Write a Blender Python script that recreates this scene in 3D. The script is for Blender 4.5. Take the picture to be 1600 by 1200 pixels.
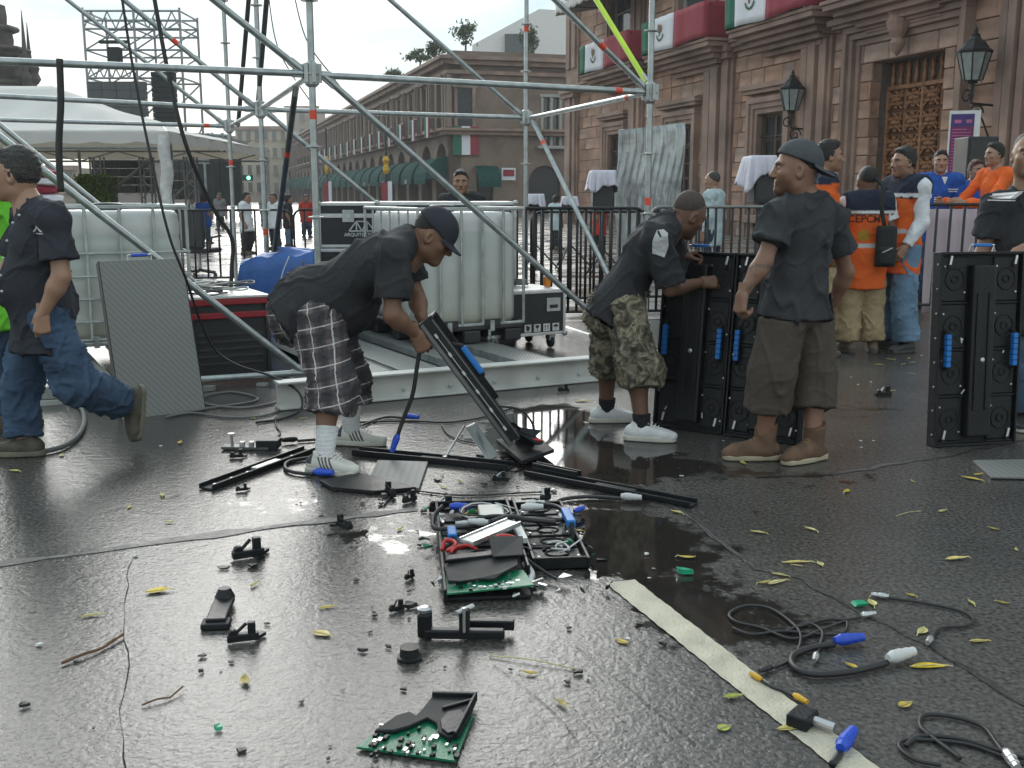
import bpy, bmesh, math, random
import numpy as np
from mathutils import Vector, Matrix, Euler
random.seed(7); np.random.seed(7)
for o in list(bpy.data.objects): bpy.data.objects.remove(o, do_unlink=True)
SC = bpy.context.scene
COL = SC.collection
R = math.radians
# ------------------------------------------------------------------ camera
FPX, HZ, CAMH = 1640.0, 302.0, 1.37
PIT = math.atan((600 - HZ) / FPX)
cam = bpy.data.cameras.new('camera'); camo = bpy.data.objects.new('camera', cam); COL.objects.link(camo)
camo.location = (0, 0, CAMH); camo.rotation_euler = (R(90) - PIT, 0, 0)
cam.sensor_width = 36; cam.lens = FPX / 1600 * 36; cam.clip_end = 3000; cam.clip_start = 0.05
SC.camera = camo
# ------------------------------------------------------------------ sky
SUN_EL, SUN_AZ = R(20), R(-13)          # azimuth from +Y, clockwise positive (sun behind thin cloud, ahead-left)
w = bpy.data.worlds.new('World'); SC.world = w; w.use_nodes = True
nt = w.node_tree; nt.nodes.clear()
def nn(t, k, **kw):
    n = t.nodes.new(k)
    for a, b in kw.items(): setattr(n, a, b)
    return n
out = nn(nt, 'ShaderNodeOutputWorld'); bg = nn(nt, 'ShaderNodeBackground'); bg.inputs[1].default_value = 0.1
sky = nn(nt, 'ShaderNodeTexSky', sky_type='NISHITA', sun_disc=False, sun_elevation=SUN_EL, sun_rotation=SUN_AZ, altitude=1900, air_density=1.0, dust_density=2.0, ozone_density=1.0)
tc = nn(nt, 'ShaderNodeTexCoord')
sep = nn(nt, 'ShaderNodeSeparateXYZ'); nt.links.new(tc.outputs['Generated'], sep.inputs[0])
# project the view direction onto a cloud deck so that clouds flatten towards the horizon
zc = nn(nt, 'ShaderNodeMath', operation='MAXIMUM'); zc.inputs[1].default_value = 0.0; nt.links.new(sep.outputs[2], zc.inputs[0])
za = nn(nt, 'ShaderNodeMath', operation='ADD'); za.inputs[1].default_value = 0.22; nt.links.new(zc.outputs[0], za.inputs[0])
dv = nn(nt, 'ShaderNodeVectorMath', operation='DIVIDE'); nt.links.new(tc.outputs['Generated'], dv.inputs[0])
cb = nn(nt, 'ShaderNodeCombineXYZ'); 
for i in range(3): nt.links.new(za.outputs[0], cb.inputs[i])
nt.links.new(cb.outputs[0], dv.inputs[1])
nz = nn(nt, 'ShaderNodeTexNoise'); nz.inputs['Scale'].default_value = 1.5; nz.inputs['Detail'].default_value = 7; nz.inputs['Roughness'].default_value = .55; nz.inputs['Distortion'].default_value = .35
mpw = nn(nt, 'ShaderNodeMapping'); mpw.inputs['Location'].default_value = (1.3, .4, 0); mpw.inputs['Scale'].default_value = (1, 1, 1.6)
nt.links.new(dv.outputs[0], mpw.inputs[0]); nt.links.new(mpw.outputs[0], nz.inputs['Vector'])
rp = nn(nt, 'ShaderNodeValToRGB'); e = rp.color_ramp.elements
e[0].position = .34; e[0].color = (2.35, 3.2, 3.65, 1); e[1].position = .66; e[1].color = (5.7, 5.75, 5.6, 1)
e2 = rp.color_ramp.elements.new(.48); e2.color = (3.75, 4.5, 4.75, 1)
nt.links.new(nz.outputs[0], rp.inputs[0])
# pale warm light low over the horizon (thin cloud there), as in the photograph
hr = nn(nt, 'ShaderNodeMapRange'); hr.inputs[1].default_value = .0; hr.inputs[2].default_value = .16; hr.inputs[3].default_value = 1; hr.inputs[4].default_value = 0
nt.links.new(sep.outputs[2], hr.inputs[0])
mh = nn(nt, 'ShaderNodeMixRGB'); mh.inputs[2].default_value = (5.5, 5.2, 4.5, 1); nt.links.new(hr.outputs[0], mh.inputs[0]); nt.links.new(rp.outputs[0], mh.inputs[1])
mx = nn(nt, 'ShaderNodeMixRGB'); mx.inputs[0].default_value = .94
nt.links.new(sky.outputs[0], mx.inputs[1]); nt.links.new(mh.outputs[0], mx.inputs[2])
nt.links.new(mx.outputs[0], bg.inputs[0]); nt.links.new(bg.outputs[0], out.inputs[0])
sl = bpy.data.lights.new('sun', 'SUN'); so = bpy.data.objects.new('sun', sl); COL.objects.link(so)
sl.energy = 1.1; sl.angle = R(38); sl.color = (1, .97, .92)
so.rotation_euler = Vector((math.sin(SUN_AZ) * math.cos(SUN_EL), math.cos(SUN_AZ) * math.cos(SUN_EL), math.sin(SUN_EL))).to_track_quat('Z', 'Y').to_euler()
so.location = (0, 0, 30)
SC.view_settings.view_transform = 'Standard'; SC.view_settings.look = 'None'; SC.view_settings.exposure = 1.2; SC.view_settings.gamma = 1
SC.render.engine = 'CYCLES'; SC.cycles.use_denoising = True; SC.cycles.max_bounces = 6; SC.cycles.diffuse_bounces = 3; SC.cycles.glossy_bounces = 3
SC.cycles.transparent_max_bounces = 6; SC.cycles.transmission_bounces = 4; SC.cycles.caustics_reflective = False; SC.cycles.caustics_refractive = False
# ------------------------------------------------------------------ photo geometry: pixel -> world
_cp, _sp = math.cos(PIT), math.sin(PIT)
def ray(px, py):
    x = (px - 800) / FPX; y = (600 - py) / FPX
    return Vector((x, _cp + y * _sp, -_sp + y * _cp))
def P(px, py, Y):                 # point of that pixel at world depth Y
    d = ray(px, py); return Vector((0, 0, CAMH)) + d * (Y / d.y)
def G(px, py, z=0.0):             # point of that pixel on the horizontal plane z
    d = ray(px, py); return Vector((0, 0, CAMH)) + d * ((z - CAMH) / d.z)
def V(*a): return Vector(a[0]) if len(a) == 1 else Vector(a)
# ------------------------------------------------------------------ materials
MATS = {}
def mat(name, c=(.5, .5, .5), rough=.5, metal=0.0, var=.18, scale=6.0, bump=0.0, bscale=60.0, spec=.5, rnd=0.0, c2=None, c2at=.55, attr=None, coat=0.0, trans=0.0, rvar=.1):
    if name in MATS: return MATS[name]
    m = bpy.data.materials.new(name); m.use_nodes = True; t = m.node_tree
    b = t.nodes['Principled BSDF']; tcn = nn(t, 'ShaderNodeTexCoord')
    n1 = nn(t, 'ShaderNodeTexNoise'); n1.inputs['Scale'].default_value = scale; n1.inputs['Detail'].default_value = 6
    t.links.new(tcn.outputs['Object'], n1.inputs['Vector'])
    r = nn(t, 'ShaderNodeValToRGB'); el = r.color_ramp.elements
    lo = [max(0, x * (1 - var)) for x in c[:3]] + [1]; hi = [min(1, x * (1 + var)) for x in c[:3]] + [1]
    el[0].position = .3; el[0].color = lo; el[1].position = .7; el[1].color = hi
    if c2:
        q = r.color_ramp.elements.new(min(.99, c2at + .12)); q.color = list(c2) + [1]
    t.links.new(n1.outputs[0], r.inputs[0]); cs = r.outputs[0]
    if attr:
        at = nn(t, 'ShaderNodeAttribute', attribute_name=attr); mm = nn(t, 'ShaderNodeMixRGB', blend_type='MULTIPLY'); mm.inputs[0].default_value = 1
        t.links.new(at.outputs[0], mm.inputs[1]); t.links.new(cs, mm.inputs[2]); cs = mm.outputs[0]
    if rnd:
        oi = nn(t, 'ShaderNodeObjectInfo'); hs = nn(t, 'ShaderNodeHueSaturation'); mr = nn(t, 'ShaderNodeMapRange')
        mr.inputs[3].default_value = 1 - rnd; mr.inputs[4].default_value = 1 + rnd; t.links.new(oi.outputs['Random'], mr.inputs[0]); t.links.new(mr.outputs[0], hs.inputs['Value'])
        mr2 = nn(t, 'ShaderNodeMapRange'); mr2.inputs[3].default_value = 1 + rnd * 1.3; mr2.inputs[4].default_value = 1 - rnd * .9
        ml = nn(t, 'ShaderNodeMath', operation='FRACT'); mu = nn(t, 'ShaderNodeMath', operation='MULTIPLY'); mu.inputs[1].default_value = 7.31
        t.links.new(oi.outputs['Random'], mu.inputs[0]); t.links.new(mu.outputs[0], ml.inputs[0]); t.links.new(ml.outputs[0], mr2.inputs[0]); t.links.new(mr2.outputs[0], hs.inputs['Saturation'])
        t.links.new(cs, hs.inputs['Color']); cs = hs.outputs[0]
    t.links.new(cs, b.inputs['Base Color'])
    b.inputs['Metallic'].default_value = metal; b.inputs['Specular IOR Level'].default_value = spec
    rr = nn(t, 'ShaderNodeMapRange'); rr.inputs[3].default_value = max(.02, rough - rvar); rr.inputs[4].default_value = min(1, rough + rvar)
    t.links.new(n1.outputs[0], rr.inputs[0]); t.links.new(rr.outputs[0], b.inputs['Roughness'])
    if coat: b.inputs['Coat Weight'].default_value = coat
    if trans: b.inputs['Transmission Weight'].default_value = trans
    if bump:
        n2 = nn(t, 'ShaderNodeTexNoise'); n2.inputs['Scale'].default_value = bscale; n2.inputs['Detail'].default_value = 5
        t.links.new(tcn.outputs['Object'], n2.inputs['Vector']); bp = nn(t, 'ShaderNodeBump'); bp.inputs['Strength'].default_value = bump; bp.inputs['Distance'].default_value = .02
        t.links.new(n2.outputs[0], bp.inputs['Height']); t.links.new(bp.outputs[0], b.inputs['Normal'])
    MATS[name] = m; return m
# ------------------------------------------------------------------ objects
WM = {}
def wm(o): return WM.get(o.name, Matrix.Identity(4)) if o is not None else Matrix.Identity(4)
def tag(o, label=None, cat=None, group=None, kind=None):
    if label: o['label'] = label
    if cat: o['category'] = cat
    if group: o['group'] = group
    if kind: o['kind'] = kind
    return o
def thing(name, loc=(0, 0, 0), rz=0.0, label=None, cat=None, group=None):
    o = bpy.data.objects.new(name, None); o.empty_display_size = .1; COL.objects.link(o)
    o.location = loc; o.rotation_euler = (0, 0, rz)
    WM[o.name] = Matrix.Translation(Vector(loc)) @ Matrix.Rotation(rz, 4, 'Z')
    return tag(o, label, cat, group)
def link(name, me, m=None, parent=None, bevel=0.0, smooth=False, local=None):
    if m is not None and not me.materials: me.materials.append(m)
    if smooth: me.polygons.foreach_set('use_smooth', np.ones(len(me.polygons), bool))
    o = bpy.data.objects.new(name, me); COL.objects.link(o)
    if parent is not None: o.parent = parent
    WM[o.name] = wm(parent)
    if local is not None: o.matrix_local = local; WM[o.name] = wm(parent) @ local
    if bevel:
        b = o.modifiers.new('bevel', 'BEVEL'); b.width = bevel; b.segments = 2; b.limit_method = 'ANGLE'; b.angle_limit = R(40)
    return o
class MB:
    """collects shapes into one mesh"""
    def __init__(s): s.v = []; s.f = []
    def add(s, vs, fs):
        n = len(s.v); s.v += [Vector(q) for q in vs]; s.f += [tuple(i + n for i in f) for f in fs]; return s
    def box(s, x0, x1, y0, y1, z0, z1):
        return s.add([(x0, y0, z0), (x1, y0, z0), (x1, y1, z0), (x0, y1, z0), (x0, y0, z1), (x1, y0, z1), (x1, y1, z1), (x0, y1, z1)],
                     [(0, 3, 2, 1), (4, 5, 6, 7), (0, 1, 5, 4), (1, 2, 6, 5), (2, 3, 7, 6), (3, 0, 4, 7)])
    def obox(s, c, ax, ay, az):       # centre and three half-axis vectors
        c = Vector(c); ax = Vector(ax); ay = Vector(ay); az = Vector(az)
        vs = [c + ax * i + ay * j + az * k for k in (-1, 1) for (i, j) in ((-1, -1), (1, -1), (1, 1), (-1, 1))]
        fs = [(0, 3, 2, 1), (4, 5, 6, 7), (0, 1, 5, 4), (1, 2, 6, 5), (2, 3, 7, 6), (3, 0, 4, 7)]
        if ax.cross(ay).dot(az) < 0: fs = [f[::-1] for f in fs]
        return s.add(vs, fs)
    def bar(s, a, b, wx, wz, up=(0, 0, 1)):   # rectangular bar from a to b
        a = Vector(a); b = Vector(b); d = (b - a); L = d.length; d.normalize(); up = Vector(up)
        if abs(d.dot(up)) > .98: up = Vector((1, 0, 0))
        x = d.cross(up).normalized(); z = x.cross(d).normalized()
        return s.obox((a + b) / 2, x * wx / 2, d * L / 2, z * wz / 2)
    def tube(s, path, r, seg=10, closed=False, cap=True):
        path = [Vector(q) for q in path]; n = len(path); rs = r if isinstance(r, (list, tuple)) else [r] * n
        tans = []
        for i in range(n):
            a = path[(i - 1) % n] if (closed or i > 0) else path[0]; b = path[(i + 1) % n] if (closed or i < n - 1) else path[-1]
            d = b - a; tans.append(d.normalized() if d.length > 1e-9 else Vector((0, 0, 1)))
        nrm = tans[0].orthogonal().normalized(); vs = []
        for i in range(n):
            t = tans[i]; nrm = (nrm - t * nrm.dot(t)); nrm = nrm.normalized() if nrm.length > 1e-6 else t.orthogonal().normalized(); bn = t.cross(nrm)
            vs += [path[i] + (nrm * math.cos(2 * math.pi * k / seg) + bn * math.sin(2 * math.pi * k / seg)) * rs[i] for k in range(seg)]
        fs = []
        for i in range(n if closed else n - 1):
            j = (i + 1) % n
            fs += [(i * seg + k, i * seg + (k + 1) % seg, j * seg + (k + 1) % seg, j * seg + k) for k in range(seg)]
        if cap and not closed: fs += [tuple(range(seg))[::-1], tuple((n - 1) * seg + k for k in range(seg))]
        return s.add(vs, fs)
    def lathe(s, prof, c=(0, 0, 0), axis=(0, 0, 1), seg=16):   # prof: (radius, height)
        c = Vector(c); az = Vector(axis).normalized(); ax = az.orthogonal().normalized(); ay = az.cross(ax); n = len(prof); vs = []
        for (r, h) in prof:
            vs += [c + az * h + (ax * math.cos(2 * math.pi * k / seg) + ay * math.sin(2 * math.pi * k / seg)) * max(r, 1e-4) for k in range(seg)]
        fs = [(i * seg + k, i * seg + (k + 1) % seg, (i + 1) * seg + (k + 1) % seg, (i + 1) * seg + k) for i in range(n - 1) for k in range(seg)]
        fs += [tuple(range(seg))[::-1], tuple((n - 1) * seg + k for k in range(seg))]
        return s.add(vs, fs)
    def prism(s, poly, d):            # polygon (3D points) extruded along d
        poly = [Vector(q) for q in poly]; d = Vector(d); n = len(poly)
        return s.add(poly + [q + d for q in poly], [tuple(range(n))[::-1], tuple(range(n, 2 * n))] + [(i, (i + 1) % n, n + (i + 1) % n, n + i) for i in range(n)])
    def grid(s, fn, nu, nv):          # surface fn(u,v), u,v in 0..1
        vs = [fn(i / nu, j / nv) for j in range(nv + 1) for i in range(nu + 1)]
        return s.add(vs, [(j * (nu + 1) + i, j * (nu + 1) + i + 1, (j + 1) * (nu + 1) + i + 1, (j + 1) * (nu + 1) + i) for j in range(nv) for i in range(nu)])
    def mesh(s, name, inv=None):
        me = bpy.data.meshes.new(name); vs = s.v if inv is None else [inv @ q for q in s.v]
        me.from_pydata([tuple(q) for q in vs], [], s.f); me.update(); return me
    def build(s, name, m=None, parent=None, world=False, bevel=0.0, smooth=False, solid=0.0):
        inv = wm(parent).inverted() if (world and parent is not None) else None
        o = link(name, s.mesh(name, inv), m, parent, bevel, smooth)
        if solid:
            md = o.modifiers.new('solid', 'SOLIDIFY'); md.thickness = solid; md.offset = 0
        return o
def sharp_smooth(o, ang=40):
    """smooth shading with sharp edges kept"""
    me = o.data; bm = bmesh.new(); bm.from_mesh(me)
    bmesh.ops.recalc_face_normals(bm, faces=bm.faces)
    for f in bm.faces: f.smooth = True
    for ed in bm.edges:
        ed.smooth = not (len(ed.link_faces) != 2 or ed.calc_face_angle(0) > R(ang))
    bm.to_mesh(me); bm.free(); return o
def copy_tree(o, parent=None):
    c = o.copy(); COL.objects.link(c); c.parent = parent
    WM[c.name] = WM.get(o.name, Matrix.Identity(4))
    for ch in list(o.children): copy_tree(ch, c)
    return c
def text_part(s, size, M, m, parent, name='lettering', ext=.001, bold=False, align='CENTER', sx=1.0):
    cu = bpy.data.curves.new('t', 'FONT'); cu.body = s; cu.size = size; cu.extrude = ext; cu.align_x = align; cu.align_y = 'CENTER'
    if bold: cu.offset = size * .018
    ob = bpy.data.objects.new('t', cu); COL.objects.link(ob)
    me = bpy.data.meshes.new_from_object(ob.evaluated_get(bpy.context.evaluated_depsgraph_get()))
    bpy.data.objects.remove(ob, do_unlink=True); me.materials.clear()
    me.transform(wm(parent).inverted() @ M @ Matrix.Diagonal((sx, 1, 1, 1)))
    return link(name, me, m, parent)
def frame(o, x, z):
    """matrix with x axis x, z axis (normal) z at o"""
    x = Vector(x).normalized(); z = Vector(z); z = (z - x * z.dot(x)).normalized(); y = z.cross(x)
    return Matrix(((x[0], y[0], z[0], o[0]), (x[1], y[1], z[1], o[1]), (x[2], y[2], z[2], o[2]), (0, 0, 0, 1)))
def fbm(p, seed=0, n=5, f0=1.0):
    """cheap smooth noise by warped sines, p (...,3) array"""
    rs = np.random.RandomState(seed); a = 1.0; r = 0; f = f0; tot = 0
    for i in range(n):
        k = rs.normal(size=(2, 3)); k /= np.linalg.norm(k, axis=1, keepdims=True); ph = rs.rand(2) * 6.28
        r = r + a * np.sin(f * (p @ k[0]) + ph[0] + 1.6 * np.sin(f * .8 * (p @ k[1]) + ph[1])); tot += a; a *= .62; f *= 1.7
    return r / tot
# ================================================================== GROUND
def ground_mat():
    m = bpy.data.materials.new('wet_asphalt'); m.use_nodes = True; t = m.node_tree; b = t.nodes['Principled BSDF']
    tcn = nn(t, 'ShaderNodeTexCoord'); at = nn(t, 'ShaderNodeAttribute', attribute_name='puddle')
    def noise(sc, det=5, ro=.55):
        n = nn(t, 'ShaderNodeTexNoise'); n.inputs['Scale'].default_value = sc; n.inputs['Detail'].default_value = det; n.inputs['Roughness'].default_value = ro
        t.links.new(tcn.outputs['Object'], n.inputs['Vector']); return n
    n_edge = noise(7, 8, .65); n_agg = noise(62, 3); n_mid = noise(17, 4); n_big = noise(.9, 5); n_fine = noise(300, 2)
    ad = nn(t, 'ShaderNodeMath', operation='MULTIPLY_ADD'); t.links.new(n_edge.outputs[0], ad.inputs[0]); ad.inputs[1].default_value = 1.1; t.links.new(at.outputs['Fac'], ad.inputs[2])
    pm = nn(t, 'ShaderNodeMapRange', interpolation_type='SMOOTHSTEP'); pm.inputs[1].default_value = .96; pm.inputs[2].default_value = 1.10; t.links.new(ad.outputs[0], pm.inputs[0])
    # colour: dark bitumen with paler aggregate, brown silt where it is deep wet
    r1 = nn(t, 'ShaderNodeValToRGB'); e = r1.color_ramp.elements; e[0].position = .35; e[0].color = (.040, .039, .037, 1); e[1].position = .72; e[1].color = (.135, .130, .123, 1)
    t.links.new(n_agg.outputs[0], r1.inputs[0])
    r2 = nn(t, 'ShaderNodeValToRGB'); e = r2.color_ramp.elements; e[0].position = .3; e[0].color = (.7, .68, .66, 1); e[1].position = .7; e[1].color = (1.25, 1.22, 1.18, 1)
    t.links.new(n_big.outputs[0], r2.inputs[0])
    ml = nn(t, 'ShaderNodeMixRGB', blend_type='MULTIPLY'); ml.inputs[0].default_value = 1; t.links.new(r1.outputs[0], ml.inputs[1]); t.links.new(r2.outputs[0], ml.inputs[2])
    mx = nn(t, 'ShaderNodeMixRGB'); mx.inputs[2].default_value = (.024, .021, .018, 1); t.links.new(pm.outputs[0], mx.inputs[0]); t.links.new(ml.outputs[0], mx.inputs[1]); t.links.new(mx.outputs[0], b.inputs['Base Color'])
    rb = nn(t, 'ShaderNodeMapRange'); rb.inputs[1].default_value = .3; rb.inputs[2].default_value = .7; rb.inputs[3].default_value = .07; rb.inputs[4].default_value = .24; t.links.new(n_big.outputs[0], rb.inputs[0])
    rm = nn(t, 'ShaderNodeMixRGB'); t.links.new(pm.outputs[0], rm.inputs[0]); t.links.new(rb.outputs[0], rm.inputs[1]); rm.inputs[2].default_value = (.03, .03, .03, 1)
    t.links.new(rm.outputs[0], b.inputs['Roughness']); b.inputs['IOR'].default_value = 1.42
    hs = nn(t, 'ShaderNodeMath', operation='MULTIPLY_ADD'); t.links.new(n_mid.outputs[0], hs.inputs[0]); hs.inputs[1].default_value = 1.4; t.links.new(n_agg.outputs[0], hs.inputs[2])
    hs2 = nn(t, 'ShaderNodeMath', operation='MULTIPLY_ADD'); t.links.new(n_fine.outputs[0], hs2.inputs[0]); hs2.inputs[1].default_value = .25; t.links.new(hs.outputs[0], hs2.inputs[2])
    inv = nn(t, 'ShaderNodeMapRange'); inv.inputs[3].default_value = .5; inv.inputs[4].default_value = .012; t.links.new(pm.outputs[0], inv.inputs[0])
    bp = nn(t, 'ShaderNodeBump'); bp.inputs['Distance'].default_value = .0052; t.links.new(inv.outputs[0], bp.inputs['Strength']); t.links.new(hs2.outputs[0], bp.inputs['Height']); t.links.new(bp.outputs[0], b.inputs['Normal'])
    return m
def axis(a, b, step, far):
    c = list(np.arange(a, b + 1e-6, step)); lo = []; x = a; s = step
    while x > -far: s *= 1.35; x -= s; lo.append(x)
    hi = []; x = b; s = step
    while x < far: s *= 1.35; x += s; hi.append(x)
    return np.array(lo[::-1] + c + hi)
gx = axis(-4.5, 4.5, .06, 700); gy = axis(2.0, 11.5, .06, 900)
X, Y = np.meshgrid(gx, gy); pts = np.stack([X, Y, np.zeros_like(X)], -1)
BL = [(850, 668, .42, .55, .85), (905, 720, .5, .5, .75), (870, 640, .3, .3, .5), (640, 690, .5, .25, .3), (560, 800, .5, .3, .22), (300, 790, .6, .35, .16), (60, 940, .35, .2, .3), (630, 850, .4, .3, .24), (960, 800, .36, .36, .5), (1010, 862, .52, .38, .66), (1110, 955, .42, .32, .55), (930, 850, .2, .3, .5), (1010, 720, .5, .3, .42),
      (1330, 640, .7, .8, .46), (1270, 735, .6, .35, .38), (1150, 760, .9, .35, .26), (1230, 1060, .5, .5, .3), (560, 850, .5, .28, .16), (100, 790, .8, .6, .14), (420, 780, .6, .25, .14), (1480, 1000, .35, .4, .2), (1420, 560, .9, 1.0, .25), (130, 900, .25, .2, .26)]
pud = .12 * fbm(pts, 3, 4, 1.1)
for (px, py, rx, ry, a) in BL:
    g = G(px, py); pud = np.maximum(pud, 0) * 1.0 + 0 + np.where(True, a * np.exp(-(((X - g.x) / rx) ** 2 + ((Y - g.y) / ry) ** 2) ** 1.5), 0) + np.minimum(pud, 0)
me = bpy.data.meshes.new('asphalt_ground'); ny, nx = X.shape; idx = np.arange(nx * ny).reshape(ny, nx)
q = np.stack([idx[:-1, :-1], idx[:-1, 1:], idx[1:, 1:], idx[1:, :-1]], -1).reshape(-1, 4)
me.from_pydata(pts.reshape(-1, 3).tolist(), [], q.tolist()); a = me.attributes.new('puddle', 'FLOAT', 'POINT'); a.data.foreach_set('value', pud.reshape(-1).astype(np.float32))
ground = tag(link('asphalt_ground', me, ground_mat()), kind='structure')
def pave_mat():
    m = bpy.data.materials.new('wet_paving'); m.use_nodes = True; t = m.node_tree; b = t.nodes['Principled BSDF']; tcn = nn(t, 'ShaderNodeTexCoord')
    mp = nn(t, 'ShaderNodeMapping'); mp.inputs['Rotation'].default_value = (0, 0, R(-17)); t.links.new(tcn.outputs['Object'], mp.inputs[0])
    br = nn(t, 'ShaderNodeTexBrick'); br.inputs['Color1'].default_value = (.17, .16, .145, 1); br.inputs['Color2'].default_value = (.26, .24, .22, 1); br.inputs['Mortar'].default_value = (.05, .047, .043, 1)
    br.inputs['Scale'].default_value = 1; br.inputs['Brick Width'].default_value = .62; br.inputs['Row Height'].default_value = .34; br.inputs['Mortar Size'].default_value = .018; t.links.new(mp.outputs[0], br.inputs['Vector'])
    n1 = nn(t, 'ShaderNodeTexNoise'); n1.inputs['Scale'].default_value = 1.4; n1.inputs['Detail'].default_value = 6; t.links.new(tcn.outputs['Object'], n1.inputs['Vector'])
    r = nn(t, 'ShaderNodeValToRGB'); e = r.color_ramp.elements; e[0].position = .35; e[0].color = (.45, .43, .4, 1); e[1].position = .65; e[1].color = (1.1, 1.1, 1.1, 1); t.links.new(n1.outputs[0], r.inputs[0])
    ml = nn(t, 'ShaderNodeMixRGB', blend_type='MULTIPLY'); ml.inputs[0].default_value = 1; t.links.new(br.outputs[0], ml.inputs[1]); t.links.new(r.outputs[0], ml.inputs[2]); t.links.new(ml.outputs[0], b.inputs['Base Color'])
    rr = nn(t, 'ShaderNodeMapRange'); rr.inputs[1].default_value = .35; rr.inputs[2].default_value = .65; rr.inputs[3].default_value = .12; rr.inputs[4].default_value = .42; t.links.new(n1.outputs[0], rr.inputs[0]); t.links.new(rr.outputs[0], b.inputs['Roughness'])
    bp = nn(t, 'ShaderNodeBump'); bp.inputs['Strength'].default_value = .5; bp.inputs['Distance'].default_value = .01; bp.invert = True; t.links.new(br.outputs['Fac'], bp.inputs['Height']); t.links.new(bp.outputs[0], b.inputs['Normal'])
    return m
# plaza paving beyond the asphalt, its near edge follows the scaffold's base
mb = MB(); a0 = G(-500, 520); a1 = G(900, 503); a2 = G(2000, 470)
mb.add([(a0.x, a0.y, .004), (a1.x, a1.y, .004), (a2.x, a2.y, .004), (600, 30, .004), (600, 800, .004), (-600, 800, .004), (-600, 12, .004)], [(0, 1, 2, 3, 4, 5, 6)])
tag(mb.build('plaza_paving', pave_mat()), kind='structure')
# road marking
mb = MB(); n = 160; L0, L1, R0, R1 = G(946, 912), G(1320, 1215), G(992, 907), G(1390, 1215)
def line_pt(t, s):
    a = L0.lerp(L1, t); b = R0.lerp(R1, t); j = .0008 * math.sin(13 * t + 3 * s) + .0012 * math.sin(47 * t + 5 * s) + .0012 * math.sin(131 * t + s)
    p = a.lerp(b, s); d = (b - a).normalized(); return p + d * j * (1 if s > .5 else -1) * (s in (0.0, 1.0)) + V(0, 0, .004)
mb.grid(lambda u, v: line_pt(v, u), 1, n)
def paint_mat():
    m = mat('road_paint', (.53, .49, .38), .55, var=.22, scale=9, bump=.5, bscale=110, c2=(.30, .27, .21), c2at=.6); return m
tag(mb.build('road_marking', paint_mat()), kind='structure')
# tarred seams and cracks on the asphalt
def ribbon(name, pp, wd, m, z=.003, jit=.0, parent=ground):
    ps = [G(*q) for q in pp]; out_ = []
    for i in range(len(ps) - 1):
        k = max(2, int((ps[i + 1] - ps[i]).length / .08))
        out_ += [ps[i].lerp(ps[i + 1], j / k) for j in range(k)]
    out_.append(ps[-1]); mb = MB(); vs = []
    for i, p in enumerate(out_):
        d = (out_[min(i + 1, len(out_) - 1)] - out_[max(i - 1, 0)]).normalized(); s = V(-d.y, d.x, 0); w_ = wd * random.uniform(.35, 1.4); p = p + s * random.uniform(-jit, jit)
        vs += [p - s * w_ / 2 + V(0, 0, z), p + V(0, 0, z + min(.002, wd * .03)), p + s * w_ / 2 + V(0, 0, z)]
    mb.add(vs, [f for i in range(len(out_) - 1) for f in ((i * 3, i * 3 + 1, i * 3 + 4, i * 3 + 3), (i * 3 + 1, i * 3 + 2, i * 3 + 5, i * 3 + 4))])
    return mb.build(name, m, parent, smooth=True)
tar = mat('seam_filler', (.11, .107, .10), .34, var=.4, scale=14, bump=.5, bscale=60)
ribbon('seam', [(-40, 886), (110, 868), (330, 836), (520, 812), (650, 796)], .065, tar, jit=.008)
tar2 = mat('seam_tar', (.034, .033, .032), .4, var=.4, scale=14, bump=.5, bscale=60)
ribbon('seam', [(1000, 758), (1065, 800), (1130, 850), (1180, 890), (1250, 905), (1330, 950), (1450, 1010), (1640, 1130)], .022, tar2, jit=.012)
ribbon('seam', [(1180, 745), (1300, 742), (1480, 712), (1640, 680)], .03, tar2, jit=.02)
crk = mat('crack_dark', (.012, .011, .010), .9, var=.2, spec=.1)
ribbon('crack', [(205, 874), (196, 930), (192, 980), (200, 1040), (190, 1110), (194, 1210)], .0026, crk, jit=.006)
ribbon('crack', [(900, 1010), (980, 1075), (1020, 1110), (1085, 1165)], .002, crk, jit=.006)
ribbon('crack', [(770, 1040), (850, 1100), (905, 1160)], .002, crk, jit=.006)
# ================================================================== STREET FRAME (t along the street, s to the right)
SA = R(16.7); SW = 17.0
def T(px, s=SW): return s / math.tan(SA + math.atan((px - 800) / (FPX * _cp + (600 - HZ) * _sp)))
UU = V(-math.sin(SA), math.cos(SA), 0); VV = V(math.cos(SA), math.sin(SA), 0)
ROT = math.atan2(-UU.y, -UU.x)      # local x = -t, y = into the building
def FZ(px, py, s=SW):               # height on the facade plane
    t = T(px, s); w_ = UU * t + VV * s; return P(px, py, w_.y).z
stone = mat('pink_stone', (.345, .225, .172), .8, var=.42, scale=1.1, bump=.35, bscale=14, rnd=.16)
stone2 = mat('carved_stone', (.27, .18, .142), .8, var=.42, scale=.8, bump=.3, bscale=18)
stone3 = mat('street_stone', (.20, .147, .115), .85, var=.2, scale=1.1, bump=.3, bscale=9, rnd=.08)
joint = mat('mortar', (.12, .095, .08), .9, var=.2)
dark = mat('dark_interior', (.018, .017, .017), .5)
glass = mat('window_glass', (.05, .06, .062), .08, var=.3, spec=.6)
iron = mat('black_iron', (.018, .02, .021), .45, var=.2, metal=.3)
def tb(mb, t0, t1, y0, y1, z0, z1): return mb.box(-max(t0, t1), -min(t0, t1), y0, y1, z0, z1)
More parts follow.
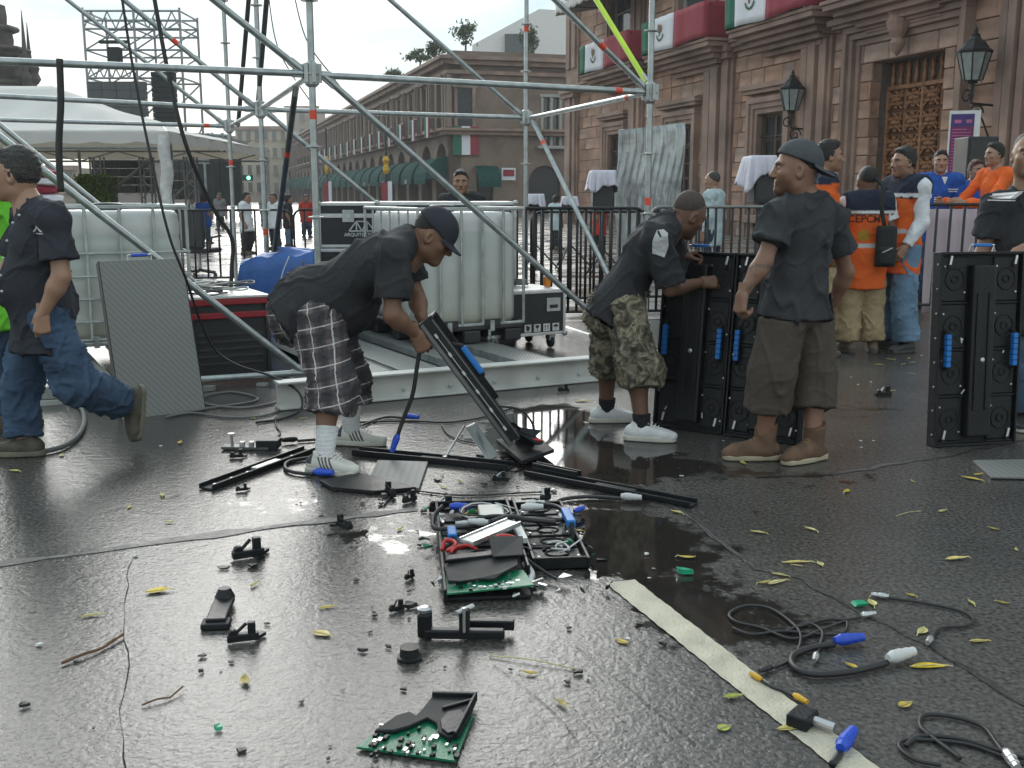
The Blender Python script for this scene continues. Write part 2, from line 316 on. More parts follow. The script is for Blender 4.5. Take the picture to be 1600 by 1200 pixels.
# ---- palace on the right
pal = thing('stone_palace', VV * SW, ROT, 'brown stone palace with carved doorway, pilasters and draped balconies on the right', 'building')
TE = T(886)
wins = [(T(951), T(972)), (T(1046), T(1080)), (T(1182), T(1222))]
DT0, DT1 = T(1351), T(1461)
DZ = FZ(1405, 88)
mb = MB(); _a, _b = min(DT0, DT1), max(DT0, DT1)
tb(mb, 6, _a, .32, 9, -.2, 15); tb(mb, _b, TE, .32, 9, -.2, 15); tb(mb, _a, _b, .32, 9, DZ, 15); tb(mb, _a, _b, 1.2, 9, -.2, DZ); mb.build('wall', joint, pal)
pil = [(T(886), T(904)), (T(984), T(1004)), (T(1098), T(1142)), (T(1246), T(1292)), (T(1548), T(1600)), (T(1700), T(1790))]
pil = [(min(a, b), max(a, b)) for a, b in pil]
wt = FZ(1060, 196); bz = FZ(1060, 74, SW - 1.1)          # window head, balcony floor
opens = [(min(a, b), max(a, b), .7, wt) for a, b in wins] + [(min(DT0, DT1), max(DT0, DT1), 0, DZ)]
bal = [(T(905, SW - 1.1), T(978, SW - 1.1)), (T(1000, SW - 1.1), T(1096, SW - 1.1)), (T(1127, SW - 1.1), T(1252, SW - 1.1))]
bal = [(min(a, b), max(a, b)) for a, b in bal]
for (a, b) in bal:
    c = (a + b) / 2; wd = (b - a) * .36; opens.append((c - wd, c + wd, bz + .1, bz + 4.2))
c0 = (DT0 + DT1) / 2; opens.append((c0 - 1.0, c0 + 1.0, bz + .3, bz + 4.2))
# ashlar blocks: real openings are left where windows and doors are
def block_mesh():
    mb = MB(); e = .035
    fr = [(-.5 + e, 0, -.5 + e), (.5 - e, 0, -.5 + e), (.5 - e, 0, .5 - e), (-.5 + e, 0, .5 - e)]; bk = [(-.5, .1, -.5), (.5, .1, -.5), (.5, .1, .5), (-.5, .1, .5)]; bb = [(-.5, 1, -.5), (.5, 1, -.5), (.5, 1, .5), (-.5, 1, .5)]
    mb.add(fr + bk + bb, [(0, 1, 2, 3)] + [(i, i + 4, (i + 1) % 4 + 4, (i + 1) % 4) for i in range(4)] + [(i + 4, i + 8, (i + 1) % 4 + 8, (i + 1) % 4 + 4) for i in range(4)])
    return mb.mesh('stone_block')
bme = block_mesh(); bme.materials.append(stone)
cells = []
rb = random.Random(3)
ch = .47
for k in range(25):
    z0 = k * ch; z1 = z0 + ch; t = 13 + rb.uniform(0, .8)
    while t < TE:
        L = rb.uniform(.62, 1.15); a, b = t, min(t + L, TE); t += L
        segs = [(a, b)]
        for (o0, o1) in pil:
            segs = [q for (x, y) in segs for q in ([(x, y)] if y <= o0 or x >= o1 else [(x, o0), (o1, y)]) if q[1] - q[0] > .05]
        for (o0, o1, oz0, oz1) in opens:
            if z1 > oz0 + .1 and z0 < oz1 - .1:
                segs = [q for (x, y) in segs for q in ([(x, y)] if y <= o0 or x >= o1 else [(x, o0), (o1, y)]) if q[1] - q[0] > .05]
        for (x, y) in segs: cells.append((x, y, z0, z1))
cells.sort(key=lambda c: ((c[1] - c[0]) > .0) * (-(c[1] - c[0]) / (c[0] ** 2 + SW ** 2) if 17 < c[0] and c[2] < 10.2 else 1))
stuff = MB()
for i, (a, b, z0, z1) in enumerate(cells):
    pr = rb.uniform(-.012, .012)
    if i < 300:
        o = bpy.data.objects.new('stone_block', bme); COL.objects.link(o); o.parent = pal
        o.location = (-(a + b) / 2, pr, (z0 + z1) / 2); o.scale = (b - a - .014, .3, ch - .014)
    else: tb(stuff, a + .007, b - .007, pr, .3, z0 + .007, z1 - .007)
tag(stuff.build('stone_courses', stone, pal), kind='stuff')
# pilasters with panelled shafts
for (a, b) in pil:
    mb = MB(); wd = b - a
    tb(mb, a, b, -.10, .3, 0, 12.5)
    for f0, f1, d in ((.08, .3, .2), (.38, .62, .26), (.7, .92, .2)): tb(mb, a + wd * f0, a + wd * f1, -d, -.09, 1.2, bz - .5)
    tb(mb, a - .08, b + .08, -.34, -.05, 0, .9); tb(mb, a - .04, b + .04, -.3, -.05, .9, 1.1)
    tb(mb, a - .06, b + .06, -.36, -.05, bz - .5, bz - .3); tb(mb, a - .12, b + .12, -.45, -.05, bz - .3, bz - .12)
    for f0, f1, d in ((.12, .42, .2), (.58, .88, .2)): tb(mb, a + wd * f0, a + wd * f1, -d, -.09, bz + .8, 11)
    mb.build('pilaster', stone2, pal, bevel=.015)
# string course and cornice between the storeys
mb = MB(); tb(mb, 10, TE + .1, -.16, .1, bz - .34, bz - .2); tb(mb, 10, TE + .15, -.26, .1, bz - .2, bz - .06); tb(mb, 10, TE + .2, -.34, .1, bz - .06, bz + .04); mb.build('string_course', stone2, pal, bevel=.02)
mb = MB(); tb(mb, 10, TE + .2, -.5, .1, 12.6, 13); tb(mb, 10, TE + .3, -.8, .1, 13, 13.3); mb.build('cornice', stone2, pal)
# windows with stepped architraves
woodp = mat('old_wood', (.11, .06, .032), .6, var=.4, scale=3, bump=.3, bscale=30)
for i, (a, b) in enumerate(wins):
    a, b = min(a, b), max(a, b); mb = MB()
    for k, (g, d) in enumerate(((0, .10), (.16, .16), (.32, .22))):
        tb(mb, a - g - .17, a - g, -d, .3, 0, wt + g); tb(mb, b + g, b + g + .17, -d, .3, 0, wt + g); tb(mb, a - g - .17, b + g + .17, -d, .3, wt + g, wt + g + .17)
    tb(mb, a - .75, b + .75, -.36, .2, wt + .72, wt + .88); tb(mb, a - .65, b + .65, -.28, .2, wt + .6, wt + .72); tb(mb, a - .5, b + .5, -.26, .2, .45, .7)
    mb.build('window_surround', stone2, pal, bevel=.012)
    wdw = tb(MB(), a, b, .2, .26, .7, wt).build('window', dark, pal)
    mb = MB(); c = (a + b) / 2
    for x in (a + .06, c, b - .06): tb(mb, x - .05, x + .05, .13, .21, .7, wt)
    for z in (.8, 1.9, 3.0, wt - .06): tb(mb, a, b, .14, .20, z - .05, z + .05)
    mb.build('frame', woodp, wdw)
    mb = MB()
    for k in range(7):
        x = a + (b - a) * (k + .5) / 7; mb.tube([(-x, .05, .75), (-x, .05, wt - .05)], .015, 6)
    for z in (1.2, 2.4, wt - .7): tb(mb, a, b, .035, .065, z, z + .04)
    mb.build('grille', iron, wdw)
# doorway
d0, d1 = min(DT0, DT1), max(DT0, DT1); mb = MB()
for k in range(6):
    g = .16 * k; d = (-.55, -.3, -.08, .08, .2, .3)[k]
    tb(mb, d0 - g - .16, d0 - g, -d, .5, 0, DZ + g); tb(mb, d1 + g, d1 + g + .16, -d, .5, 0, DZ + g); tb(mb, d0 - g - .16, d1 + g + .16, -d, .5, DZ + g, DZ + g + .16)
tb(mb, d0 - 1.35, d1 + 1.35, -.55, .2, DZ + 1.05, DZ + 1.2); tb(mb, d0 - 1.25, d1 + 1.25, -.45, .2, DZ + .96, DZ + 1.05)
mb.build('door_surround', stone2, pal, bevel=.015)
mb = MB(); c = (d0 + d1) / 2
mb.lathe([(.02, -.75), (.12, -.62), (.2, -.45), (.13, -.32), (.24, -.15), (.3, .05), (.22, .2), (.34, .34), (.36, .5)], (-c, -.3, DZ + .75), seg=12); mb.build('keystone', stone2, pal)
door = tb(MB(), d0, d1, .62, .7, 0, DZ).build('door', woodp, pal)
woodc = mat('carved_wood', (.27, .12, .05), .5, var=.45, scale=9, bump=.8, bscale=45)
wd = d1 - d0; cols = 4; rows = 7; rh = DZ * .86 / rows
pm_ = MB(); e = .42
pm_.add([(-e, 0, -e), (e, 0, -e), (e, 0, e), (-e, 0, e), (-.5, .06, -.5), (.5, .06, -.5), (.5, .06, .5), (-.5, .06, .5)], [(0, 1, 5, 4), (1, 2, 6, 5), (2, 3, 7, 6), (3, 0, 4, 7)])
for k in range(12):
    a = k * math.pi / 6; r_ = .34 if k % 2 else .2
    pm_.lathe([(.02, -.05), (.09, -.02), (.11, .02), (.05, .06)], (math.cos(a) * r_, .0, math.sin(a) * r_), (0, -1, 0), 7)
pm_.lathe([(.22, -.03), (.17, .03), (.08, .09), (.02, .1)], (0, .0, 0), (0, -1, 0), 10)
for s in (-1, 1): pm_.bar((-.42 * s, -.02, -.42), (.42 * s, -.02, .42), .06, .05, (0, 1, 0))
pme = pm_.mesh('carved_panel'); pme.materials.append(woodc)
for i in range(cols):
    for j in range(rows):
        o = bpy.data.objects.new('carved_panel', pme); COL.objects.link(o); o.parent = door
        o.location = (-(d0 + wd * (i + .5) / cols), .56, rh * (j + .5)); o.scale = (wd / cols * .97, 1.2, rh * .97)
mb = MB()
for i in (0, cols // 2, cols): x = d0 + wd * i / cols; mb.lathe([(.06, 0), (.06, DZ * .86)], (-x, .55, 0), seg=8); 
for i in range(9):
    x = d0 + wd * (i + .5) / 9; mb.lathe([(.03, DZ * .87), (.06, DZ * .9), (.035, DZ * .94), (.06, DZ * .97), (.03, DZ)], (-x, .56, 0), seg=8)
tb(mb, d0, d1, .5, .6, DZ * .855, DZ * .875); mb.build('muntin', woodc, door, smooth=False)
# balconies
for i, (a, b) in enumerate(bal + [(c0 - 2.2, c0 + 2.2)]):
    mb = MB(); pj = 1.05
    for k in range(5): q = .12 * (4 - k); tb(mb, a + q * 1.6, b - q * 1.6, -pj + q * 1.7, .1, bz - .75 + .15 * k, bz - .75 + .15 * (k + 1))
    tb(mb, a - .06, b + .06, -pj - .06, .1, bz, bz + .1)
    o = mb.build('balcony', stone2, pal, bevel=.02)
    mb = MB(); n = 16
    for k in range(n + 1):
        x = a + .05 + (b - a - .1) * k / n; mb.tube([(-x, -pj + .05, bz + .1), (-x, -pj + .05, bz + 1.1)], .014, 6)
    for s in (a + .05, b - .05):
        for k in range(5): mb.tube([(-s, -pj + .05 + k * .22, bz + .1), (-s, -pj + .05 + k * .22, bz + 1.1)], .014, 6)
        tb(mb, s - .03, s + .03, -pj + .02, .05, bz + 1.08, bz + 1.13)
    tb(mb, a, b, -pj + .02, -pj + .08, bz + 1.08, bz + 1.13); mb.build('railing', iron, o)
    q0, q1 = opens[4 + i][0], opens[4 + i][1]
    dd = tb(MB(), q0, q1, .2, .28, bz + .1, bz + 4.2).build('balcony_door', glass, pal); mb = MB()
    for x in (q0 + .07, (q0 + q1) / 2, q1 - .07): tb(mb, x - .06, x + .06, .12, .21, bz + .1, bz + 4.2)
    for z in (.8, 1.6, 2.4, 3.2): tb(mb, q0, q1, .13, .2, bz + z, bz + z + .07)
    mb.build('frame', mat('grey_joinery', (.30, .30, .29), .6), dd)
    mb = MB()
    for k, (g, d) in enumerate(((0, .10), (.16, .16))):
        tb(mb, q0 - g - .17, q0 - g, -d, .3, bz + .1, bz + 4.2 + g); tb(mb, q1 + g, q1 + g + .17, -d, .3, bz + .1, bz + 4.2 + g); tb(mb, q0 - g - .17, q1 + g + .17, -d, .3, bz + 4.2 + g, bz + 4.37 + g)
    mb.build('window_surround', stone2, pal)
# flags draped over the three balconies (green, white with emblem, red)
fcol = {'green_stripe': mat('flag_green', (.02, .14, .085), .8, var=.12, bump=.1, bscale=200), 'white_stripe': mat('flag_white', (.70, .71, .75), .8, var=.05), 'red_stripe': mat('flag_red', (.27, .028, .045), .8, var=.12)}
embm = mat('emblem_brown', (.17, .11, .05), .8, var=.4, scale=20)
emgr = mat('emblem_green', (.05, .12, .06), .8, var=.3, scale=20)
def emblem(parent, M, r):
    """eagle-and-wreath emblem: spread bird over a leafy half ring"""
    mb = MB(); pts = [(-.05, .75), (-.5, .95), (-.62, .5), (-.5, .05), (-.25, -.1), (-.2, -.4), (.1, -.45), (.15, -.15), (.45, .0), (.6, .45), (.42, .8), (.1, .6), (.12, .85), (0, .95)]
    mb.prism([M @ V(x * r, y * r, .004) for x, y in pts], (M.to_3x3() @ V(0, 0, 1)) * .004); mb.build('emblem', embm, parent, world=True)
    mb = MB()
    for k in range(13):
        a = R(200 + k * 11.5); c = V(math.cos(a) * .85 * r, math.sin(a) * .85 * r - .05 * r, .006)
        mb.lathe([(.01 * r, -.02 * r), (.15 * r, 0), (.01 * r, .03 * r)], M @ c, M.to_3x3() @ V(0, 0, 1), 6)
    mb.build('wreath', emgr, parent, world=True)
labs = ['green, white and red flag draped on the far balcony under the white awning', 'green, white and red flag draped on the middle balcony beside the scaffold post', 'green, white and red flag draped on the balcony nearest the carved door']
for i, (a, b) in enumerate(bal):
    fl = thing('draped_flag', (VV * SW - UU * (-(a + b) / 2)) + V(0, 0, bz + .12), ROT, labs[i], 'flag', 'flags draped on the palace balconies')
    pj = 1.16; hgt = 1.12 if i < 2 else 1.25; wd = b - a; rr_ = random.Random(i)
    def cl(x, z, nrm): return .018 * math.sin(x * 9 + z * 2.1 + i) + .012 * math.sin(x * 21 + i * 2 + z)
    for nm, f0, f1 in (('green_stripe', 0, .13), ('white_stripe', .13, .53), ('red_stripe', .53, 1.0)):
        mb = MB(); mb.grid(lambda u, v: V(-wd / 2 + wd * (f0 + (f1 - f0) * u), -pj - .02 + cl(wd * (f0 + (f1 - f0) * u), v, 0), hgt * v - .03 + .03 * math.sin(9 * (f0 + (f1 - f0) * u)) * (1 - v)), 10, 6)
        if nm == 'red_stripe': mb.grid(lambda u, v: V(wd / 2 + cl(u * 1.05, v, 0), -pj - .02 + 1.1 * u, hgt * v - .03), 6, 6)
        if nm == 'green_stripe': mb.grid(lambda u, v: V(-wd / 2 + cl(u * 1.05, v, 0), -pj - .02 + 1.1 * u, hgt * v - .03), 6, 6)
        mb.build(nm, fcol[nm], fl, solid=.008, smooth=True)
    emblem(fl, wm(fl) @ frame(V(-wd * .17, -pj - .045, hgt * .52), (1, 0, 0), (0, -1, 0)), .3)
# awning over the far balcony
aw = thing('window_awning', VV * SW + UU * ((bal[0][0] + bal[0][1]) / 2) + V(0, 0, bz + 2.9), ROT, 'white scalloped awning above the far balcony of the palace', 'awning')
mb = MB(); wd = (bal[0][1] - bal[0][0]) * 1.15; wd = max(wd, 3.2)
mb.grid(lambda u, v: V(-wd / 2 + wd * u, -2.1 * v, 1.7 - 1.7 * v ** 1.2 + .03 * math.sin(u * 40) * v), 48, 8)
mb.grid(lambda u, v: V(-wd / 2 + wd * u, -2.1 - .02 * math.sin(u * 40), -.42 * v * (.75 + .25 * abs(math.cos(u * 25)))), 48, 3)
for s in (-1, 1): mb.grid(lambda u, v: V(s * wd / 2, -2.1 * u, (1.7 - 1.7 * u ** 1.2) * (1 - v) - .42 * v * u), 8, 3)
mb.build('canvas', mat('awning_white', (.62, .61, .58), .8, var=.1), aw, smooth=True, solid=.01)
mb = MB()
for s in (-1, 1): mb.tube([(s * wd / 2, 0, 0), (s * wd / 2, -2.1, 0)], .02, 6)
mb.tube([(-wd / 2, -2.1, 0), (wd / 2, -2.1, 0)], .02, 6); mb.build('frame', iron, aw)
# wall lanterns
def lantern(px, py, label, sc=1.0, reach=1.75):
    t = T(px + 12); sI = SW; base = P(px, py, (UU * t + VV * (SW - reach)).y)
    tt = base.dot(UU); ss = base.dot(VV)
    o = thing('wall_lantern', base, ROT, label, 'lamp', 'lanterns on the palace wall'); k = sc
    mb = MB(); mb.lathe([(.03, -.02), (.12, 0), (.10, .04), (.20, .06)], seg=8); mb.build('cup', iron, o); mb = MB()
    mb.lathe([(.36, .62), (.38, .66), (.30, .72), (.22, .84), (.12, .92), (.09, .98), (.1, 1.0), (.04, 1.05), (.05, 1.1), (.005, 1.18)], seg=8); mb.build('roof', iron, o)
    mb = MB(); mb.lathe([(.19, .06), (.345, .62)], seg=8); mb.build('glass', mat('lantern_glass', (.28, .31, .30), .12, var=.2), o)
    mb = MB()
    for q in range(8):
        a = q * math.pi / 4 ; mb.tube([(math.cos(a) * .2, math.sin(a) * .2, .05), (math.cos(a) * .355, math.sin(a) * .355, .64)], .016, 6)
    mb.build('frame', iron, o)
    yw = SW - ss   # distance to wall
    mb = MB(); mb.tube([(0, 0, 0), (0, 0, -.42)], [.05, .03], 8)
    mb.tube([(0, 0, -.42), (0, yw, -.46)], .026, 8); mb.tube([(0, yw - .03, -.3), (0, yw - .03, -1.45)], .03, 8)
    mb.tube([(0, .15 + .2 * math.cos(a) * (1 - a / 12) , -.62 + .2 * math.sin(a) * (1 - a / 12)) for a in [x * .5 for x in range(16)]], .02, 6)
    mb.tube([(0, -.12 + .16 * math.cos(a) * (1 - a / 12), -.28 + .16 * math.sin(a) * (1 - a / 12)) for a in [x * .5 for x in range(16)]], .02, 6)
    mb.tube([(0, .1 + (yw - .1) * x, -.75 - .55 * x * x + .1 * math.sin(x * 6)) for x in [i / 10 for i in range(11)]], .022, 6)
    mb.tube([(0, yw - .25 + .18 * math.cos(a) * (1 - a / 12), -1.35 + .18 * math.sin(a) * (1 - a / 12)) for a in [x * .5 for x in range(16)]], .02, 6)
    mb.build('bracket', iron, o); return o
lantern(1519, 130, 'black iron wall lantern on a scrolled bracket right of the carved door')
lantern(1236, 176, 'black iron wall lantern on a scrolled bracket left of the carved door')
# ---- arcaded block along the street
arc = thing('arcaded_block', VV * SW, ROT, 'long brown stone arcaded building with balconies and green awnings along the street', 'building')
T0 = T(703); H = 9.9; T1 = 215; BW = 5.0
# side street wall (towards camera) with arched doorway
mb = MB()
sw0, sw1 = 0.35, 26
axc, ar, aspr = 0, 0, 0
def side_pt(px, py):     # point on the end wall: returns (y into building, z)
    d = ray(px, py); o_ = V(0, 0, CAMH); k = (T0 - o_.dot(UU)) / d.dot(UU); q = o_ + d * k; return q.dot(VV) - SW, q.z
archs = [(side_pt(745, 330)[0], side_pt(771, 330)[0], side_pt(758, 258)[1]), (side_pt(826, 330)[0], side_pt(876, 330)[0], side_pt(850, 258)[1])]
ws = (side_pt(847, 150)[0], side_pt(876, 150)[0], side_pt(860, 228)[1], side_pt(860, 152)[1])
# end wall as strips round the openings
def endwall(y0, y1, z0, z1): mb.box(-T0 - .6, -T0, y0, y1, z0, z1)
zt = max(archs[0][2], archs[1][2]) + .0; edges = [0, archs[0][0], archs[0][1], archs[1][0], archs[1][1], 26]
endwall(edges[0], edges[1], 0, zt); endwall(edges[2], edges[3], 0, zt); endwall(edges[4], edges[5], 0, zt)
for (a, b, z) in archs:   # arch spandrels
    c = (a + b) / 2; r_ = (b - a) / 2; n = 12; pts = [(a, zt)] + [(c - r_ * math.cos(math.pi * k / n), z - r_ + r_ * math.sin(math.pi * k / n) * .98) for k in range(n + 1)] + [(b, zt)]
    for k in range(n):
        (ya, za), (yb, zb) = pts[k + 1], pts[k + 2]; mb.prism([V(-T0 - .6, ya, za), V(-T0 - .6, yb, zb), V(-T0 - .6, yb, zt + .001), V(-T0 - .6, ya, zt + .001)], (.6, 0, 0))
    mb.box(-T0 - .6, -T0, a, a + .01, z - r_, zt)
endwall(0, ws[0], zt, 30 and ws[3]); endwall(ws[1], 26, zt, ws[3]); endwall(ws[0], ws[1], zt, ws[2]); endwall(0, 26, ws[3], H)
mb.build('end_wall', stone3, arc)
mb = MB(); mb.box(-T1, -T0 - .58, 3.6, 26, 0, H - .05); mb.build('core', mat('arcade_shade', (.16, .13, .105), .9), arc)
for (a, b, z) in archs: MB().box(-T0 - .5, -T0 - .3, a, b, 0, z).build('doorway', dark, arc)
wd_ = MB().box(-T0 - .35, -T0 - .3, ws[0], ws[1], ws[2], ws[3]).build('window', glass, arc)
mb = MB(); 
for y in (ws[0], (ws[0] + ws[1]) / 2, ws[1]): mb.box(-T0 - .3, -T0 + .06, y - .09, y + .09, ws[2], ws[3])
mb.box(-T0 - .3, -T0 + .1, ws[0] - .2, ws[1] + .2, ws[3], ws[3] + .2); mb.box(-T0 - .3, -T0 + .5, ws[0] - .4, ws[1] + .4, ws[2] - .2, ws[2]); mb.build('frame', mat('pale_frame', (.34, .33, .3), .7), wd_)
sy = side_pt(726, 168); 
wd_ = MB().box(-T0 - .1, -T0 + .02, sy[0] - .55, sy[0] + .55, sy[1] - 1.2, sy[1] + 1.2).build('window', glass, arc)
mb = MB(); mb.box(-T0 - .1, -T0 + .15, sy[0] - .75, sy[0] - .52, sy[1] - 1.3, sy[1] + 1.3); mb.box(-T0 - .1, -T0 + .15, sy[0] + .52, sy[0] + .75, sy[1] - 1.3, sy[1] + 1.3); mb.box(-T0 - .1, -T0 + .2, sy[0] - .85, sy[0] + .85, sy[1] + 1.3, sy[1] + 1.55); mb.build('frame', stone2, wd_)
# cornices
mb = MB()
for (pz, d, h) in ((H, .5, .3), (H + .3, .8, .25), (H - .6, .25, .25), (5.3, .45, .25), (5.55, .7, .18)):
    mb.box(-T1, -T0 + d, -d, 1, pz, pz + h); mb.box(-T0 - 1, -T0 + d, .9, 26, pz + .002, pz + h - .002)
mb.build('cornice', stone2, arc, bevel=.02)
mb = MB(); mb.box(-T1, -T0 - .1, .3, 25, H + .5, H + .95); mb.build('parapet', stone3, arc)
# street front: piers, arches, windows, awnings
awn = mat('awning_green', (.012, .060, .052), .95, var=.2, spec=.05, rvar=.02)
nb = int((T1 - T0) / BW)
def frontbox(mb, t0, t1, y0, y1, z0, z1): return tb(mb, t0, t1, y0, y1, z0, z1)
flagspots = []
for k in range(nb):
    t0 = T0 + k * BW; t1 = t0 + BW; mb = MB(); c = (t0 + t1) / 2; r_ = 1.85
    frontbox(mb, t0, t0 + .62, 0, .8, 0, 5.3); frontbox(mb, t1 - .62, t1 - .004, 0, .8, 0, 5.3)
    n = 8
    for j in range(n):
        a0_, a1_ = math.pi * j / n, math.pi * (j + 1) / n; x0, x1 = c - r_ * math.cos(a0_), c - r_ * math.cos(a1_); zz0, zz1 = 3.0 + r_ * math.sin(a0_), 3.0 + r_ * math.sin(a1_)
        mb.prism([V(-x0, 0, zz0), V(-x0, 0, 5.3), V(-x1, 0, 5.3), V(-x1, 0, zz1)], (0, .8, 0))
    frontbox(mb, t0, c - .8, 0, .8, 5.3, H - .01); frontbox(mb, c + .8, t1 - .004, 0, .8, 5.3, H - .01); frontbox(mb, c - .8, c + .8, 0, .8, 9.0, H - .01); 
    frontbox(mb, t0 - .35, t0 + .35, -.22, .1, 5.8, H - .65); frontbox(mb, t0 - .12, t0 + .12, -.32, .1, 5.8, H - .65)
    frontbox(mb, c - 1.15, c - .8, -.14, .1, 5.8, 9.2); frontbox(mb, c + .8, c + 1.15, -.14, .1, 5.8, 9.2); frontbox(mb, c - 1.35, c + 1.35, -.3, .1, 9.2, 9.5)
    mb.build('bay', stone3, arc)
    if k < 20:
        wd_ = frontbox(MB(), c - .8, c + .8, .35, .45, 5.8, 9.0).build('window', glass, arc)
        mb = MB(); 
        for x in (c - .72, c, c + .72): frontbox(mb, x - .07, x + .07, .25, .36, 5.8, 9)
        frontbox(mb, c - .8, c + .8, .26, .36, 7.9, 8.05); mb.build('frame', mat('pale_frame'), wd_)
        mb = MB(); frontbox(mb, c - 1.5, c + 1.5, -1.0, .1, 5.5, 5.72); bo = mb.build('balcony', stone2, arc)
        mb = MB()
        for j in range(11): x = c - 1.45 + 2.9 * j / 10; mb.tube([(-x, -.95, 5.7), (-x, -.95, 6.7)], .02, 4)
        frontbox(mb, c - 1.48, c + 1.48, -.98, -.92, 6.68, 6.74); mb.build('railing', iron, bo)
        flagspots.append(c)
    # awning: quarter barrel
    mb = MB(); aw_ = 2.0
    mb.grid(lambda u, v: V(-(c - aw_ + 2 * aw_ * u), -.05 - 1.55 * math.sin(v * math.pi / 2), 2.35 + 1.5 * math.cos(v * math.pi / 2)), 10, 6)
    for s in (-1, 1): mb.add([V(-(c + s * aw_), -.05, 2.35)] + [V(-(c + s * aw_), -.05 - 1.55 * math.sin(v * math.pi / 12), 2.35 + 1.5 * math.cos(v * math.pi / 12)) for v in range(7)], [(0, j, j + 1) for j in range(1, 7)])
    mb.grid(lambda u, v: V(-(c - aw_ + 2 * aw_ * u), -1.6, 2.35 - .35 * v), 10, 1)
    if k < 24: 
        ao = mb.build('awning', awn, arc, smooth=False)
        if k in (1, 3, 5):
            text_part(('CAFE', 'BAR', 'VITZ')[k // 2], .4, wm(arc) @ frame(V(-c, -1.62, 2.19), (1, 0, 0), (0, -1, 0)), fcol['white_stripe'], ao)
# end-wall awning over the arch by the corner
mb = MB(); a, b, z = archs[0]; c = (a + b) / 2
mb.grid(lambda u, v: V(-T0 + .05 + 1.3 * math.sin(v * math.pi / 2), a - .2 + (b - a + .4) * u, z - 1.5 + 1.45 * math.cos(v * math.pi / 2)), 8, 6); mb.build('awning', awn, arc)
# hanging flags on the arcade balconies
for k, c in enumerate(flagspots[:14]):
    fl = thing('hanging_flag', VV * SW + UU * c + V(0, 0, 5.75), ROT, 'small green, white and red flag hung on the %s arcade balcony from the street corner' % ('first second third fourth fifth sixth seventh eighth ninth tenth eleventh twelfth thirteenth fourteenth'.split()[k]), 'flag', 'flags on the arcade balconies')
    for j, nm in enumerate(('green_stripe', 'white_stripe', 'red_stripe')):
        mb = MB(); mb.grid(lambda u, v: V(-.75 + .5 * (j + u), -1.02 - .03 * math.sin((j + u) * 5), -.55 + 1.5 * v), 3, 3); mb.build(nm, fcol[nm], fl, solid=.02)
# flag, wall sign on the end wall
fy = side_pt(727, 221); fl = thing('hanging_flag', VV * (SW + fy[0]) + UU * (T0 - .15) + V(0, 0, fy[1]), ROT + R(90), 'green, white and red flag hanging on the corner balcony of the arcaded building', 'flag', 'flags on the arcade balconies')
for j, nm in enumerate(('green_stripe', 'white_stripe', 'red_stripe')):
    mb = MB(); mb.box(-.9 + .6 * j, -.3 + .6 * j, -.05, .05, -.9, 1.0); mb.build(nm, fcol[nm], fl)
sgn = side_pt(794, 272); sg = thing('wall_sign', VV * (SW + sgn[0]) + UU * (T0 - .08) + V(0, 0, sgn[1]), ROT + R(90), 'small white and dark red sign on the brown corner wall', 'sign')
MB().box(-.5, .5, -.06, .02, -.42, .42).build('board', fcol['white_stripe'], sg); MB().box(-.4, .4, -.09, -.05, -.15, .3).build('panel', fcol['red_stripe'], sg)
# ---- white rooftop building behind
q0 = P(738, 90, 98); q1 = P(905, 90, 98); wb = thing('white_building', ((q0 + q1) / 2).to_2d().to_3d(), 0, 'plain white modern building rising behind the brown corner building', 'building')
hx = (q1 - q0).length / 2; zt0 = P(800, 50, 98).z; zt1 = P(870, 14, 98).z
mb = MB(); mb.add([(-hx, 0, 0), (hx, 0, 0), (hx, 12, 0), (-hx, 12, 0), (-hx, 0, P(738, 70, 98).z), (hx * .25, 0, P(845, 14, 98).z), (hx, 0, P(845, 18, 98).z), (hx, 12, P(845, 18, 98).z), (hx * .25, 12, P(845, 14, 98).z), (-hx, 12, P(738, 70, 98).z)],
                  [(0, 1, 6, 5, 4), (1, 2, 7, 6), (2, 3, 9, 8, 7), (3, 0, 4, 9), (4, 5, 8, 9), (5, 6, 7, 8)])
mb.build('wall', mat('white_render', (.72, .71, .69), .8, var=.06), wb)
p_ = P(808, 62, 97.5); MB().box(p_.x - (q0.x + q1.x) / 2 - 1.1, p_.x - (q0.x + q1.x) / 2 + 1.1, -.5, .01, p_.z - 1.2, p_.z + .5).build('window', glass, wb)
# ---- far buildings closing the street and left side
def far_house(px0, px1, pyt, Y, c, lab, rows, cols, seed):
    a = P(px0, 302, Y); b = P(px1, 302, Y); zt = P(px0, pyt, Y).z; o = thing('far_building', V((a.x + b.x) / 2, Y, 0), 0, lab, 'building', 'pale buildings closing the street')
    hx = (b.x - a.x) / 2; MB().box(-hx, hx, 0, 10, 0, zt).build('wall', mat('far_wall_%d' % seed, c, .85, var=.12, scale=.3), o)
    mb = MB(); mb.box(-hx - .4, hx + .4, -.5, 0.3, zt - .3, zt + .3); mb.build('cornice', stone2, o)
    for i in range(cols):
        for j in range(rows):
            x = -hx + 2 * hx * (i + .5) / cols; z = zt * (j + .35) / (rows + .2) + .6; s = hx / cols * .45
            wdo = MB().box(x - s, x + s, -.12, .02, z, z + zt / rows * .5).build('window', glass, o); MB().box(x - s * 1.3, x + s * 1.3, -.4, .0, z - .25, z - .02).build('sill', stone2, wdo)
far_house(372, 452, 200, 190, (.42, .36, .28), 'pale cream building at the far end of the street', 4, 6, 1)
far_house(330, 374, 215, 210, (.36, .31, .26), 'grey-brown building left of the cream one at the street end', 4, 3, 2)
far_house(452, 500, 168, 240, (.30, .24, .19), 'tall brown building behind the arcade at the street end', 5, 3, 3)
far_house(-60, 120, 262, 150, (.36, .28, .22), 'low pinkish building behind the white tent', 2, 8, 4)
